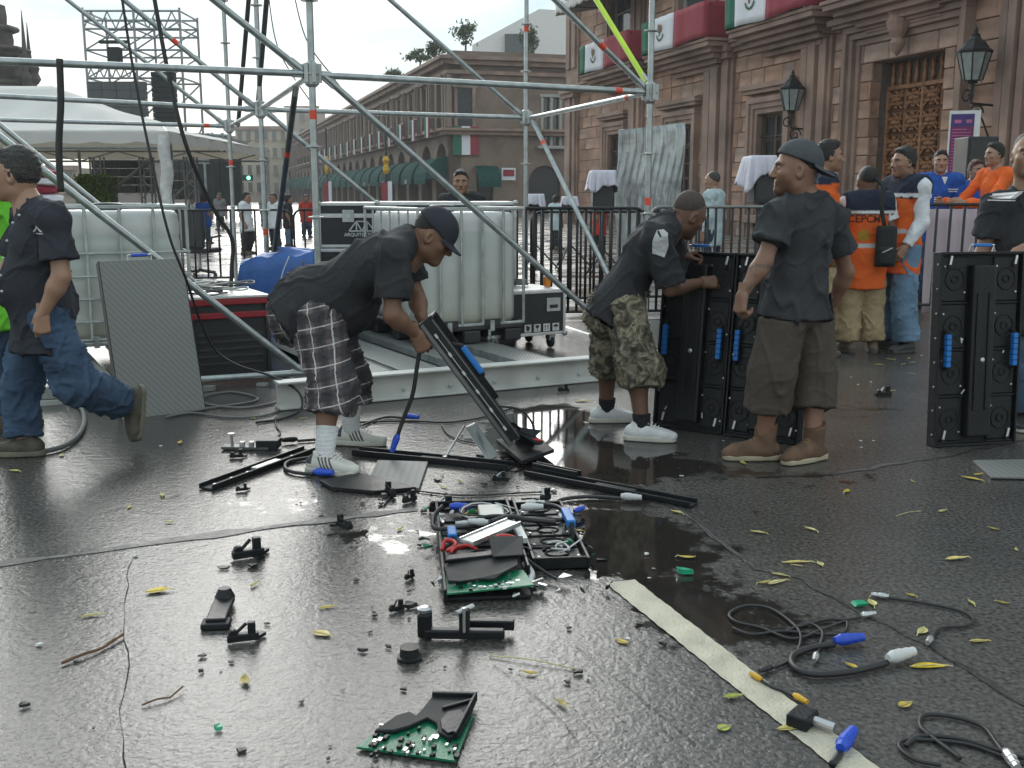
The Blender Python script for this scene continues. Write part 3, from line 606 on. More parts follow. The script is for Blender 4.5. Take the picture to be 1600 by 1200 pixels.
far_house(150, 330, 250, 170, (.30, .25, .22), 'low grey building behind the stage towers', 2, 9, 5)
# ---- dark church tower at the left edge
ct = P(10, 302, 70); ch_ = thing('church_tower', V(ct.x, 70, 0), R(20), 'dark ornate church tower with pinnacles at the left edge', 'building')
sd = mat('dark_church_stone', (.075, .062, .052), .9, var=.4, scale=1.2, bump=.5, bscale=6)
zt = P(10, 140, 70).z
mb = MB(); mb.box(-2.2, 2.2, -2.2, 2.2, 0, zt - .6); mb.build('shaft', sd, ch_)
mb = MB()
for k, (r_, z0, z1) in enumerate(((2.6, -.6, -.3), (2.9, -.3, .1), (2.4, .1, .5), (1.6, .5, 2.0), (2.0, 2.0, 2.3), (2.2, 2.3, 2.6), (1.2, 2.6, 3.6), (1.6, 3.6, 3.9), (.9, 3.9, 5.2))): mb.lathe([(r_ * .95, zt + z0), (r_, (z0 + z1) / 2 + zt), (r_ * .93, zt + z1)], seg=8)
mb.build('lantern_stage', sd, ch_)
for (x, y, zz, h) in ((1.9, -1.9, .1, 4.6), (-1.9, -1.9, .1, 4.4), (1.9, 1.9, .1, 4.4), (-1.9, 1.9, .1, 4.4), (0, 0, 5.2, 8)):
    mb = MB(); mb.lathe([(.3, zz + zt), (.34, zz + zt + .5), (.16, zz + zt + .9), (.2, zz + zt + 1.2), (.02, zz + zt + h)], (x, y, 0), seg=8); mb.build('pinnacle', sd, ch_)
for k in range(8):
    a = k * math.pi / 4; mb = MB(); mb.lathe([(.25, 0), (.45, .3), (.3, .7), (.4, 1.0), (.05, 1.6)], (2.2 * math.cos(a), 2.2 * math.sin(a), zt + .4), seg=7); mb.build('finial', sd, ch_)
# ---- foliage on the roofs, hedge
leafm = mat('foliage', (.055, .085, .03), .7, var=.5, scale=4)
def leaves(mb, c, rad, n, ls, seed):
    rs = random.Random(seed)
    cl = [(V(rs.gauss(0, .45), rs.gauss(0, .45), rs.gauss(0, .4)), rs.uniform(.18, .4)) for _ in range(9)]
    for i in range(n):
        o_, s_ = rs.choice(cl); d = V(o_.x + rs.gauss(0, s_), o_.y + rs.gauss(0, s_), o_.z + rs.gauss(0, s_)); p = V(c) + V(d.x * rad[0], d.y * rad[1], d.z * rad[2])
        a = V(rs.gauss(0, 1), rs.gauss(0, 1), rs.gauss(0, 1)).normalized(); b = a.orthogonal().normalized()
        mb.add([p - a * ls, p + b * ls * .4, p + a * ls, p - b * ls * .4], [(0, 1, 2, 3)])
barkm = mat('bark', (.10, .07, .05), .9, var=.3)
for (px, py, Y, rx, rz, lab, nm) in ((726, 56, 77.5, .72, .62, 'small round tree growing on the roof of the corner building', 'roof_tree'), (655, 92, 83.5, .8, .4, 'scrubby bush on the arcade roof left of the small tree', 'roof_bush'), (679, 82, 79.5, .5, .45, 'thin weedy plant between bush and small roof tree', 'roof_plant'), (832, 62, 78, .7, .8, 'spiky potted plant on the roof before the white building', 'roof_plant'), (615, 108, 95, .6, .45, 'low weed on the arcade roof at the broken parapet', 'roof_plant')):
    c = P(px, py, Y); o = thing(nm, V(c.x, c.y, H + 1.0), 0, lab, 'tree' if 'tree' in nm else 'plant'); hh = 1.7 if 'tree' in nm else (1.3 if px > 800 else .75)
    mb = MB(); mb.tube([(0, 0, -.8), (.08, 0, hh * .5), (0, 0, hh)], [.09, .07, .04], 6)
    for k in range(5): a = k * 1.26; mb.tube([(0, 0, hh * .5), (math.cos(a) * rx * .6, math.sin(a) * rx * .6, hh + rz * .3 * (k % 2))], [.04, .015], 5)
    mb.build('trunk', barkm, o); mb = MB(); leaves(mb, (0, 0, hh), (rx, rx, rz), 420, .17, int(px)); mb.build('crown', leafm, o)
hp = P(144, 302, 30); hd = thing('box_hedge', V(hp.x, 30, 0), 0, 'clipped green box hedge standing under the white tent', 'hedge'); mb = MB(); rs = random.Random(5)
z0_, z1_ = P(144, 312, 30).z, P(144, 274, 30).z
mb.box(-.42, .42, .02, .8, 0, z1_ - .05); mb.build('core', leafm, hd); mb = MB()
for i in range(2600):
    p = V(rs.uniform(-.48, .48), rs.choice([rs.uniform(-.04, .04), rs.uniform(0, .8)]), rs.uniform(0, z1_ + .03)); a = V(rs.gauss(0, 1), rs.gauss(0, 1), rs.gauss(0, 1)).normalized() * .045; b = a.orthogonal() * .5
    mb.add([p - a, p + b, p + a, p - b], [(0, 1, 2, 3)])
mb.build('leaves', mat('hedge_leaf', (.13, .22, .04), .7, var=.4, scale=9), hd)
# ================================================================== PEOPLE (signed-distance bodies, one continuous surface each)
from mathutils.bvhtree import BVHTree
def A3(v): return np.array(v, np.float32)
class Field:
    def __init__(s, lo, hi, h):
        s.h = h; s.lo = A3(lo); s.n = np.ceil((A3(hi) - s.lo) / h).astype(int) + 1; s.a = np.full(s.n, .25, np.float32)
    def add(s, prim, k=.02, sub=False):
        fn, lo, hi = prim; m = k + 3 * s.h
        i0 = np.maximum(0, np.floor((lo - m - s.lo) / s.h).astype(int)); i1 = np.minimum(s.n, np.ceil((hi + m - s.lo) / s.h).astype(int) + 1)
        if (i1 <= i0).any(): return s
        g = [s.lo[j] + s.h * np.arange(i0[j], i1[j], dtype=np.float32) for j in range(3)]
        p = np.stack(np.meshgrid(*g, indexing='ij'), -1); d = fn(p); sl = tuple(slice(i0[j], i1[j]) for j in range(3)); a = s.a[sl]
        if sub: s.a[sl] = -smin(-a, d, k)
        else: s.a[sl] = smin(a, d, k)
        return s
    def cut(s, pt, nrm):          # remove what lies on the side nrm points to
        g = [s.lo[j] + s.h * np.arange(s.n[j], dtype=np.float32) for j in range(3)]; pt = A3(pt); nrm = A3(Vector(nrm).normalized())
        d = (g[0] - pt[0])[:, None, None] * nrm[0] + (g[1] - pt[1])[None, :, None] * nrm[1] + (g[2] - pt[2])[None, None, :] * nrm[2]
        s.a = np.maximum(s.a, d.astype(np.float32)); return s
    def mesh(s): return nets(s.a, s.lo, s.h)
def smin(a, b, k):
    h = np.maximum(k - np.abs(a - b), 0) / k; return np.minimum(a, b) - h * h * k * .25
def rc(a, b, ra, rb, flat=None, fs=1.0, cap=None):
    """tapered capsule; flat: direction squeezed by factor fs; cap: (end a, end b) flat cuts"""
    a = A3(a); b = A3(b); ab = b - a; L2 = max(float(ab @ ab), 1e-9); fl = None if flat is None else A3(Vector(flat).normalized())
    def fn(p):
        q = p - a; t0 = (q @ ab) / L2; t = np.clip(t0, 0, 1); d = q - t[..., None] * ab
        if fl is not None: c = d @ fl; d = d + ((1 / fs - 1) * c)[..., None] * fl
        r = np.linalg.norm(d, axis=-1) - (ra + (rb - ra) * t)
        if fl is not None: r = r * min(1, (1 + fs) / 2)
        if cap:
            L = math.sqrt(L2)
            if cap[0]: r = np.maximum(r, -t0 * L)
            if cap[1]: r = np.maximum(r, (t0 - 1) * L)
        return r
    m = max(ra, rb); return fn, np.minimum(a, b) - m, np.maximum(a, b) + m
def ell(c, r):
    c = A3(c); r = A3(r)
    def fn(p):
        q = (p - c) / r; k0 = np.linalg.norm(q, axis=-1); k1 = np.linalg.norm(q / r, axis=-1); return k0 * (k0 - 1) / np.maximum(k1, 1e-6)
    return fn, c - r, c + r
def nets(a, lo, h):
    s = a < 0; c = [s[i:a.shape[0] - 1 + i, j:a.shape[1] - 1 + j, k:a.shape[2] - 1 + k] for i in (0, 1) for j in (0, 1) for k in (0, 1)]
    al = c[0].copy(); an = c[0].copy()
    for x in c[1:]: al &= x; an |= x
    act = np.argwhere(an & ~al)
    if len(act) == 0: return np.zeros((0, 3)), np.zeros((0, 4), int)
    off = np.array([(i, j, k) for i in (0, 1) for j in (0, 1) for k in (0, 1)])
    val = np.stack([a[act[:, 0] + o[0], act[:, 1] + o[1], act[:, 2] + o[2]] for o in off], 1)
    pos = np.zeros((len(act), 3)); cnt = np.zeros(len(act))
    for i in range(8):
        for j in range(i + 1, 8):
            if np.abs(off[i] - off[j]).sum() != 1: continue
            va, vb = val[:, i], val[:, j]; m = (va < 0) != (vb < 0); t = np.where(m, va / np.where(m, va - vb, 1), 0)
            pos += np.where(m[:, None], off[i] + t[:, None] * (off[j] - off[i]), 0); cnt += m
    v = lo + h * (act + pos / cnt[:, None])
    ix = np.full([n - 1 for n in a.shape], -1, np.int64); ix[tuple(act.T)] = np.arange(len(act)); qs = []
    for axx in range(3):
        sl0 = [slice(1, -1)] * 3; sl1 = [slice(1, -1)] * 3; sl0[axx] = slice(0, -1); sl1[axx] = slice(1, None)
        s0, s1 = s[tuple(sl0)], s[tuple(sl1)]; e = np.argwhere(s0 != s1); fl = s0[tuple(e.T)]
        e = e + np.array([0 if q == axx else 1 for q in range(3)])
        u, w_ = [(1, 2), (2, 0), (0, 1)][axx]; cs = []
        for (du, dw) in ((-1, -1), (0, -1), (0, 0), (-1, 0)):
            f = e.copy(); f[:, u] += du; f[:, w_] += dw; cs.append(ix[tuple(f.T)])
        q = np.stack(cs, 1); q[~fl] = q[~fl][:, ::-1]; qs.append(q)
    return v, np.concatenate(qs)
def vnormals(v, f):
    n = np.cross(v[f[:, 2]] - v[f[:, 0]], v[f[:, 3]] - v[f[:, 1]]); vn = np.zeros_like(v)
    for i in range(4): np.add.at(vn, f[:, i], n)
    return vn / np.maximum(np.linalg.norm(vn, axis=1, keepdims=True), 1e-9)
def np_mesh(name, v, f, col=None):
    me = bpy.data.meshes.new(name); me.vertices.add(len(v)); me.vertices.foreach_set('co', np.asarray(v, np.float32).ravel())
    me.loops.add(f.size); me.loops.foreach_set('vertex_index', f.astype(np.int32).ravel()); me.polygons.add(len(f))
    me.polygons.foreach_set('loop_start', (np.arange(len(f)) * 4).astype(np.int32)); me.polygons.foreach_set('loop_total', np.full(len(f), 4, np.int32))
    me.polygons.foreach_set('use_smooth', np.ones(len(f), bool))
    if col is not None:
        c = me.color_attributes.new('col', 'FLOAT_COLOR', 'POINT'); c.data.foreach_set('color', np.concatenate([col, np.ones((len(col), 1))], 1).astype(np.float32).ravel())
    me.update(); me.validate(); return me
def xf(M, v): m = np.array(M); return v @ m[:3, :3].T + m[:3, 3]
# ---------------------------------------------------------------- cached local pieces
_cache = {}
def head_local(h=.0042, jaw=1.0, key='a'):
    k = ('head', key, h)
    if k in _cache: return _cache[k]
    F = Field((-.11, -.135, -.19), (.11, .15, .15), h)
    F.add(ell((0, -.012, .035), (.077, .097, .098)), .01); F.add(ell((0, .005, .0), (.070, .083, .085)), .03)
    F.add(ell((0, .028, -.052), (.057 * jaw, .058, .058)), .035); F.add(rc((-.042 * jaw, .0, -.065), (0, .062, -.09), .024, .021), .025); F.add(rc((.042 * jaw, .0, -.065), (0, .062, -.09), .024, .021), .025)
    F.add(ell((0, .074, -.088), (.024, .017, .018)), .02)
    for s in (-1, 1):
        F.add(rc((s * .012, .083, .036), (s * .046, .070, .036), .012, .011), .015)           # brow
        F.add(ell((s * .044, .060, -.012), (.022, .022, .02)), .02)                           # cheek bone
        F.add(ell((s * .033, .094, .014), (.018, .016, .012)), .012, sub=True)                # socket
        F.add(ell((s * .032, .0765, .014), (.0135, .0125, .0125)), .004)                      # eyeball with lids
        F.add(ell((s * .079, -.008, -.002), (.010, .020, .034)), .008); F.add(ell((s * .086, -.001, .002), (.007, .011, .02)), .004, sub=True)   # ear
        F.add(ell((s * .014, .098, -.027), (.009, .011, .008)), .006)                         # nostril wing
    F.add(rc((0, .086, .026), (0, .108, -.018), .008, .012), .014); F.add(ell((0, .110, -.021), (.012, .011, .010)), .008)
    F.add(rc((-.020, .084, -.051), (.020, .084, -.051), .008, .008), .012); F.add(rc((-.016, .083, -.064), (.016, .083, -.064), .009, .009), .010)
    F.add(ell((0, .099, -.0575), (.024, .008, .0028)), .004, sub=True)                        # mouth line
    F.add(rc((0, -.028, -.05), (0, -.038, -.18), .054, .058), .035)
    _cache[k] = F.mesh(); return _cache[k]
def face_col(v, skin, lips=(.62, .36, .32), brow=(.25, .2, .18), beard=0.0, bald=None):
    x, y, z = v[:, 0], v[:, 1], v[:, 2]; ax = np.abs(x); c = np.ones((len(v), 3))
    def mixc(m, col): nonlocal c; m = np.clip(m, 0, 1)[:, None]; c = c * (1 - m) + np.array(col) * m
    ss = lambda e0, e1, t: (lambda q: q * q * (3 - 2 * q))(np.clip((t - e0) / (e1 - e0), 0, 1))
    mixc(.25 * ss(.03, .0, np.hypot(ax - .045, z + .02)) * (y > .03), (1.12, .78, .72))
    if beard:
        b = ss(-.030, -.05, z) * ss(.0, .04, y) * ss(-.125, -.105, z) * (1 - ss(.022, .012, ax) * ss(-.044, -.054, z) * ss(-.076, -.066, z)); mixc(b * beard, (.33, .28, .27))
        mixc(beard * ss(.03, .02, ax) * ss(-.047, -.042, z) * ss(-.034, -.039, z) * (y > .06), (.28, .24, .23))
    mixc(ss(.028, .018, ax) * ss(-.071, -.066, z) * ss(-.043, -.049, z) * (y > .07), lips)
    mixc(ss(.010, .006, np.abs(z - .036 + .12 * (ax - .03) ** 1)) * ss(.055, .047, ax) * ss(.008, .015, ax) * (y > .055), brow)
    ey = np.hypot((ax - .032) / 1.55, z - .014)
    mixc(ss(.0085, .0065, ey) * (y > .06), (1.5, 1.6, 1.7)); mixc(ss(.0068, .005, np.hypot(ax - .032, z - .014)) * (y > .06), (.08, .06, .05)); 
    mixc(.8 * ss(.0025, .001, np.abs(z - .0225)) * ss(.05, .04, ax) * ss(.016, .02, ax) * (y > .06), (.2, .15, .13))
    mixc(.5 * ss(.006, .003, np.hypot(ax - .008, z + .031)) * (y > .09), (.3, .2, .18))
    if bald is not None: m = ss(.03, .06, z - .55 * (y - .02)) ; mixc(m * .55, bald)
    return c * np.array(skin)
def hair_local(style, h=.006):
    k = ('hair', style)
    if k in _cache: return _cache[k]
    F = Field((-.13, -.16, -.2), (.13, .14, .17), h)
    th = {'short': .009, 'crop': .0, 'quiff': .010, 'long': .012}[style]
    F.add(ell((0, -.025, .049), (.0785 + th * .35, .093 + th * .6, .093 + th)), .01)
    if style in ('quiff', 'short', 'long'): F.add(ell((0, .040, .112), (.052, .040, .030 if style == 'quiff' else .022)), .03); F.add(ell((0, -.03, .01), (.080, .075, .055)), .03)
    F.cut((0, .085, .083), (0, .75, -.60)); F.cut((0, .012, .0), (0, .85, -.50)); F.cut((0, -.05, -.050), (0, .25, -1))
    if style == 'long': F.add(rc((0, -.10, .02), (0, -.115, -.17), .045, .03), .03)
    v, f = F.mesh(); n = vnormals(v, f); v = v + n * ((.001 if style == 'crop' else .004) * fbm(v * 1.0, 5, 4, 140))[:, None]; _cache[k] = (v, f); return _cache[k]
def cap_local(back=False):
    k = ('cap', back)
    if k in _cache: return _cache[k]
    F = Field((-.13, -.25, -.06), (.13, .25, .19), .005)
    F.add(ell((0, -.014, .045), (.094, .114, .108)), .01); F.cut((0, 0, .045 if not back else .056), (0, -.16 if not back else .34, -1))
    s = -1 if back else 1; y0 = -.014 + s * .07
    def brim(p):
        q = p - A3((0, y0, .042 if not back else .035)); x, y, z = q[..., 0], q[..., 1] * s, q[..., 2]
        zz = z + y * (.22 if not back else .55) + 4.0 * x * x * .6; return np.maximum(np.maximum(np.hypot(x / .088, np.maximum(y, 0) / .105) - 1, 0) * .09 - .0 + np.where(np.hypot(x / .088, np.maximum(y, 0) / .105) < 1, -.004, 0), np.maximum(np.abs(zz) - .004, -y - .01))
    F.add((brim, A3((-.1, y0 - .13, -.06)), A3((.1, y0 + .13, .07))), .006); F.add(ell((0, -.014, .153), (.008, .008, .006)), .004)
    _cache[k] = F.mesh(); return _cache[k]
def hand_local(curl=.5, spread=1.0):
    k = ('hand', round(curl, 2))
    if k in _cache: return _cache[k]
    F = Field((-.06, -.065, -.125), (.205, .085, .04), .0038); z = (0, 0, 1)
    F.add(rc((-.055, 0, 0), (.012, 0, 0), .029, .028, z, .72), .01); ys = (.031, .0105, -.0105, -.030)
    for i, y in enumerate(ys):
        F.add(rc((.008, y * .55, 0), (.086 - .006 * abs(i - 1.2), y, .002), .016, .0125), .016)
        p = V(.086 - .006 * abs(i - 1.2), y, .001); a = curl * .15; lf = (.96, 1.06, 1.0, .8)[i]; rr = .0096 * (1.0, 1.02, 1.0, .9)[i]
        for L, r0, r1, b in ((.043, 1, .95, .8), (.027, .95, .88, 1.05), (.021, .88, .75, .7)):
            a += curl * b * (1 + .06 * (i - 1)); q = p + V(math.cos(a), .03 * (1.2 - i) * (1 - curl * .5), -math.sin(a)) * L * lf; F.add(rc(p, q, rr * r0, rr * r1), .003); p = q
    t = [V(.012, .022, -.006), V(.045, .050 - .006 * curl, -.018 - .008 * curl), V(.074, .058 - .018 * curl, -.026 - .016 * curl), V(.096, .056 - .03 * curl, -.03 - .024 * curl)]
    F.add(rc(t[0], t[1], .018, .013), .016); F.add(rc(t[1], t[2], .0125, .0105), .004); F.add(rc(t[2], t[3], .0105, .0085), .003)
    _cache[k] = F.mesh(); return _cache[k]
def shoe_local(kind='shoe'):
    k = ('shoe', kind)
    if k in _cache: return _cache[k]
    F = Field((-.12, -.08, -.02), (.24, .08, .26), .0046); y = (0, 1, 0)
    F.add(rc((-.055, 0, .045), (.04, 0, .05), .042, .044), .02); F.add(rc((.03, 0, .05), (.125, -.004, .038), .046, .041), .02); F.add(rc((.125, -.004, .036), (.165, -.004, .03), .041, .032), .02)
    F.add(rc((-.012, 0, .05), (-.012 if kind != 'boot' else -.02, 0, .098 if kind != 'boot' else .185), .046 if kind != 'boot' else .052, .044 if kind != 'boot' else .056, (0, 1, 0), .86 if kind != 'boot' else .95), .02)
    F.add(rc((.03, 0, .07), (.095, 0, .055), .03, .026), .02); F.cut((0, 0, .02), (0, 0, -1)); F.cut((0, 0, .095 if kind != 'boot' else .17), (.25, 0, 1))
    up = F.mesh()
    F = Field((-.13, -.08, -.01), (.24, .08, .06), .0046)
    th = .028 if kind != 'boot' else .026
    def sole(p):
        x, yy, z = p[..., 0], p[..., 1], p[..., 2]; t = np.clip((x + .06) / .215, 0, 1); r = .043 + .012 * np.sin(t * 2.6) ** 2 - .008 * t
        d = np.hypot(x - (-.06 + .215 * t), yy + .004 * t) - r; return np.maximum(d, np.abs(z - th / 2) - th / 2 + .0)
    F.add((sole, A3((-.12, -.07, 0)), A3((.22, .07, .04))), .004); F.add(ell((.02, 0, -.004), (.001, .001, .001)), .001)
    _cache[k] = (up, F.mesh()); return _cache[k]
# ---------------------------------------------------------------- materials
SKIN = mat('skin', (1, 1, 1), .48, var=.07, scale=30, attr='col', spec=.4, bump=.04, bscale=300)
def cloth(name, c=(.5, .5, .5), rough=.85, var=.14, **k): return mat('cloth_' + name, c, rough, var=var, scale=k.pop('scale', 9), bump=k.pop('bump', .3), bscale=k.pop('bscale', 48), spec=.25, **k)
HAIR = mat('black_hair', (.018, .015, .013), .5, var=.5, scale=60, bump=.8, bscale=180)
HAIRG = mat('greying_hair', (.05, .046, .043), .5, var=.6, scale=80, bump=.8, bscale=180)
HAIRR = mat('reddish_hair', (.075, .022, .012), .5, var=.4, scale=60, bump=.8, bscale=180)
SOLE_W = mat('sole_white', (.55, .53, .46), .6, var=.15); SOLE_D = mat('sole_dark', (.05, .048, .044), .7); SOLE_T = mat('sole_tan', (.36, .31, .22), .7, var=.2)
def merge(parts):
    vs, fs, cs, n = [], [], [], 0
    for v, f, c in parts: vs.append(v); fs.append(f + n); cs.append(c); n += len(v)
    return np.concatenate(vs), np.concatenate(fs), np.concatenate(cs)
def person(label, J, skin=(.36, .21, .14), w=1.0, h=.010, shirt=None, pants=None, shoe=None, hair=None, cap=None, vest=None, belly=0.0, beard=0.0, hands=True, group=None, hs=1.0, sock=None, jaw=1.0, bald=None, tattoo=False, detail=True, extra=None):
    J = {k: Vector(q) for k, q in J.items()}
    lat = (J['sR'] - J['sL']).normalized(); sp = (J['neck'] - J['pel']).normalized(); fw = sp.cross(lat).normalized()
    if fw.dot(J['hf']) < 0 and abs(fw.dot(J['hf'])) > .5 and 'bf' not in J: fw = fw
    hl = (J['hR'] - J['hL']); lath = hl.normalized()
    allp = np.array([tuple(q) for k, q in J.items() if k not in ('hf', 'hu', 'tL', 'tR', 'hdL', 'hdR', 'hnL', 'hnR')]); lo, hi = allp.min(0) - .32, allp.max(0) + .32
    base = V((J['aL'].x + J['aR'].x) / 2, (J['aL'].y + J['aR'].y) / 2, 0)
    root = thing('person', base, 0, label, 'person', group); inv = wm(root).inverted()
    mid = J['pel'].lerp(J['chest'], .5)
    # ---- body
    F = Field(lo, hi, h)
    def torso(F, o, k=.05):
        F.add(rc(J['pel'], mid, .150 * w + o, .142 * w + o, fw, .74 + .12 * (w - 1)), k); F.add(rc(mid, J['chest'], .142 * w + o, .160 * w + o, fw, .72), k)
        F.add(rc(J['chest'], J['chest'].lerp(J['neck'], .72), .157 * w + o, .085 + o, fw, .72), k); F.add(rc(J['sL'], J['sR'], .055 + o, .055 + o), .06)
        for s in ('sL', 'sR'): F.add(rc(J['neck'].lerp(J['chest'], .1), J[s], .05 + o, .058 + o), .05)
        if belly: F.add(ell(mid.lerp(J['pel'], .35) + fw * .085 * w, (belly + o,) * 3), .10)
        if belly: F.add(ell(J['pel'] - fw * .05 * w, (belly * .95 + o,) * 3), .10)
    torso(F, 0)
    F.add(rc(J['neck'] - sp * .04, J['head'] + V(0, 0, 0) - Vector(J['hu']) * .05 - Vector(J['hf']) * .03, .062 * hs * (1 + .2 * (w - 1)), .054 * hs), .04)
    aw = 1 + .5 * (w - 1)
    for s in 'LR':
        S, E, W_ = J['s' + s], J['e' + s], J['w' + s]; F.add(rc(S, E, .051 * aw, .040 * aw), .03); m = E.lerp(W_, .28); F.add(rc(E, m, .039 * aw, .042 * aw), .03); F.add(rc(m, W_, .042 * aw, .027), .03)
        Hh, K, Aa = J['h' + s], J['k' + s], J['a' + s]; F.add(rc(Hh, K, .088 * aw, .058 * aw), .04); ca = K.lerp(Aa, .3); back = (K - Hh).normalized(); bk = -fw
        F.add(rc(K, ca + bk * .018, .055 * aw, .057 * aw), .03); F.add(rc(ca + bk * .018, Aa, .056 * aw, .038), .03); F.add(rc(Aa, Aa - (Aa - K).normalized() * -.02, .038, .036), .01)
    v, f = F.mesh(); c = np.ones((len(v), 3)) * np.array(skin)
    if tattoo:
        E, W_ = np.array(J['eL']), np.array(J['wL']); t = ((v - E) @ (W_ - E)) / ((W_ - E) @ (W_ - E)); d = np.linalg.norm(v - E - t[:, None] * (W_ - E), axis=1)
        m = ((t > .0) & (t < .92) & (d < .08)) * np.clip((fbm(v, 9, 4, 75) - .12) * 5, 0, 1); c = c * (1 - .6 * m[:, None]) + np.array((.05, .055, .06)) * .6 * m[:, None]
    parts = [(v, f, c)]
    hu = Vector(J['hu']).normalized(); hf = Vector(J['hf']).normalized(); hf = (hf - hu * hf.dot(hu)).normalized(); hx = hf.cross(hu)
    HM = Matrix(((hx.x, hf.x, hu.x, J['head'].x), (hx.y, hf.y, hu.y, J['head'].y), (hx.z, hf.z, hu.z, J['head'].z), (0, 0, 0, 1))) @ Matrix.Scale(hs, 4)
    hv, hfc = head_local(.0042 if detail else .0075, jaw, 'j%.2f' % jaw); parts.append((xf(HM, hv), hfc, face_col(hv, skin, beard=beard, bald=bald)))
    if hands:
        for s in 'LR':
            W_ = J['w' + s]; d = J.get('hd' + s, (W_ - J['e' + s])).normalized(); n = J.get('hn' + s, lat * (1 if s == 'R' else -1)).normalized(); n = (n - d * n.dot(d)).normalized(); yv = n.cross(d)
            sg = 1 if s == 'L' else -1; # thumb side
            cv, cf = hand_local(J['cu' + s] if ('cu' + s) in J else (extra or {}).get('curl' + s, .55)); vv = cv.copy()
            yy = yv * (-1 if s == 'L' else 1)
            M = Matrix(((d.x, yy.x, n.x, W_.x), (d.y, yy.y, n.y, W_.y), (d.z, yy.z, n.z, W_.z), (0, 0, 0, 1))) @ Matrix.Scale((extra or {}).get('hsc', 1.0), 4)
            ff = cf if M.determinant() > 0 else cf[:, ::-1]; hc = np.ones((len(cv), 3)) * np.array(skin); parts.append((xf(M, vv), ff, hc))
    v, f, c = merge(parts); body = link('body', np_mesh('body', xf(inv, v), f, c), SKIN, root)
    # ---- clothes
    def garment(name, F, m, amp, freq, seed, colf=None, an=(1, 1, 1)):
        v, f = F.mesh()
        if not len(v): return None
        n = vnormals(v, f); nz_ = fbm(v * np.array(an), seed, 3, freq * .8); f1 = fbm(v * np.array(an), seed + 3, 3, freq * .62); f2 = fbm(v * np.array(an), seed + 8, 2, freq * 1.3)
        v = v + n * (amp * (.8 * nz_ + 1.9 * np.exp(-(f1 / .11) ** 2) - .5 + .9 * np.exp(-(f2 / .13) ** 2)))[:, None]; col = None if colf is None else colf(v, n)
        return link(name, np_mesh(name, xf(inv, v), f, col), m, root)
    def spine_coord(v):
        L = (J['neck'] - J['pel']).length; return ((v - np.array(J['pel'])) @ np.array(sp)) / L
    def shirt_field(o, sleeve, hem, loose, hh):
        F = Field(lo, hi, hh); torso(F, o); hp = J['pel'] - sp * hem; hp = hp + (V(0, 0, -hem * .3) if abs(sp.z) > .8 else V(0, 0, 0))
        F.add(rc(J['pel'], hp, .151 * w + o + loose * .5, .157 * w + o + loose, fw, .78 + .12 * (w - 1)), .05)
        if sleeve:
            for s in 'LR':
                S, E, W_ = J['s' + s], J['e' + s], J['w' + s]; F.add(rc(S + (J['neck'] - S) * .12, S, .056 + o, .058 + o), .03)
                if sleeve <= 1: F.add(rc(S, S.lerp(E, sleeve), .058 * aw + o, .060 * aw + o + loose * .6, cap=(0, 1)), .02)
                else: F.add(rc(S, E, .055 * aw + o, .047 * aw + o), .03); F.add(rc(E, E.lerp(W_, sleeve - 1), .046 * aw + o, .034 + o, cap=(0, 1)), .02)
        F.cut(hp, -sp); F.cut(J['neck'] + sp * .075, sp); F.add(ell(J['neck'] + sp * .075 + fw * .045, (.078, .078, .078)), .012, sub=True); return F
    if pants:
        F = Field(lo, hi, h); o = pants.get('o', .014); fr = pants.get('len', 2.0); lo_ = pants.get('loose', .0)
        F.add(rc(J['pel'] + sp * .06, J['pel'] - sp * .06, .155 * w + o, .165 * w + o, fw, .8 + .12 * (w - 1)), .04)
        if belly: F.add(ell(J['pel'] - fw * .05 * w, (belly * .95 + o,) * 3), .06)
        for s in 'LR':
            Hh, K, Aa = J['h' + s], J['k' + s], J['a' + s]; F2 = Field(lo, hi, h); F2.add(rc(Hh, K, .098 * aw + o, .070 * aw + o + lo_ * .7), .04)
            if fr > 1: 
                e_ = K.lerp(Aa, fr - 1); F2.add(rc(K, e_, .070 * aw + o + lo_ * .7, .058 * aw + o + lo_, cap=(0, 1)), .03)
            F.a = smin(F.a, F2.a, .018)
        if shirt:
            Fs = shirt_field(shirt.get('o', .014), 0, shirt.get('hem', .16), shirt.get('loose', .02), h); F.a = np.maximum(F.a, -(Fs.a - .005))
        garment('trousers' if fr > 1.7 else 'shorts', F, pants['m'], pants.get('amp', .007), pants.get('freq', 26), 11, None, (1, 1, pants.get('an', 1.6)))
    if shirt:
        F = shirt_field(shirt.get('o', .014), shirt.get('sleeve', .66), shirt.get('hem', .16), shirt.get('loose', .02), h)
        colf = shirt.get('colf'); sh = garment('shirt', F, shirt['m'], shirt.get('amp', .006) * 1.25, shirt.get('freq', 17), 21, None if colf is None else (lambda v, n: colf(spine_coord(v), v, n)))
    if vest:
        F = shirt_field(.034, 0, vest.get('hem', .2), .03, h); 
        for s in 'LR': F.add(rc(J['s' + s], J['s' + s].lerp(J['e' + s], .22), .098, .092), .03, sub=False); F.cut(J['s' + s] + lat * (.045 if s == 'R' else -.045), lat * (1 if s == 'R' else -1))
        colf = vest['colf']; garment('vest', F, vest['m'], .004, 14, 31, lambda v, n: colf(spine_coord(v), v, n))
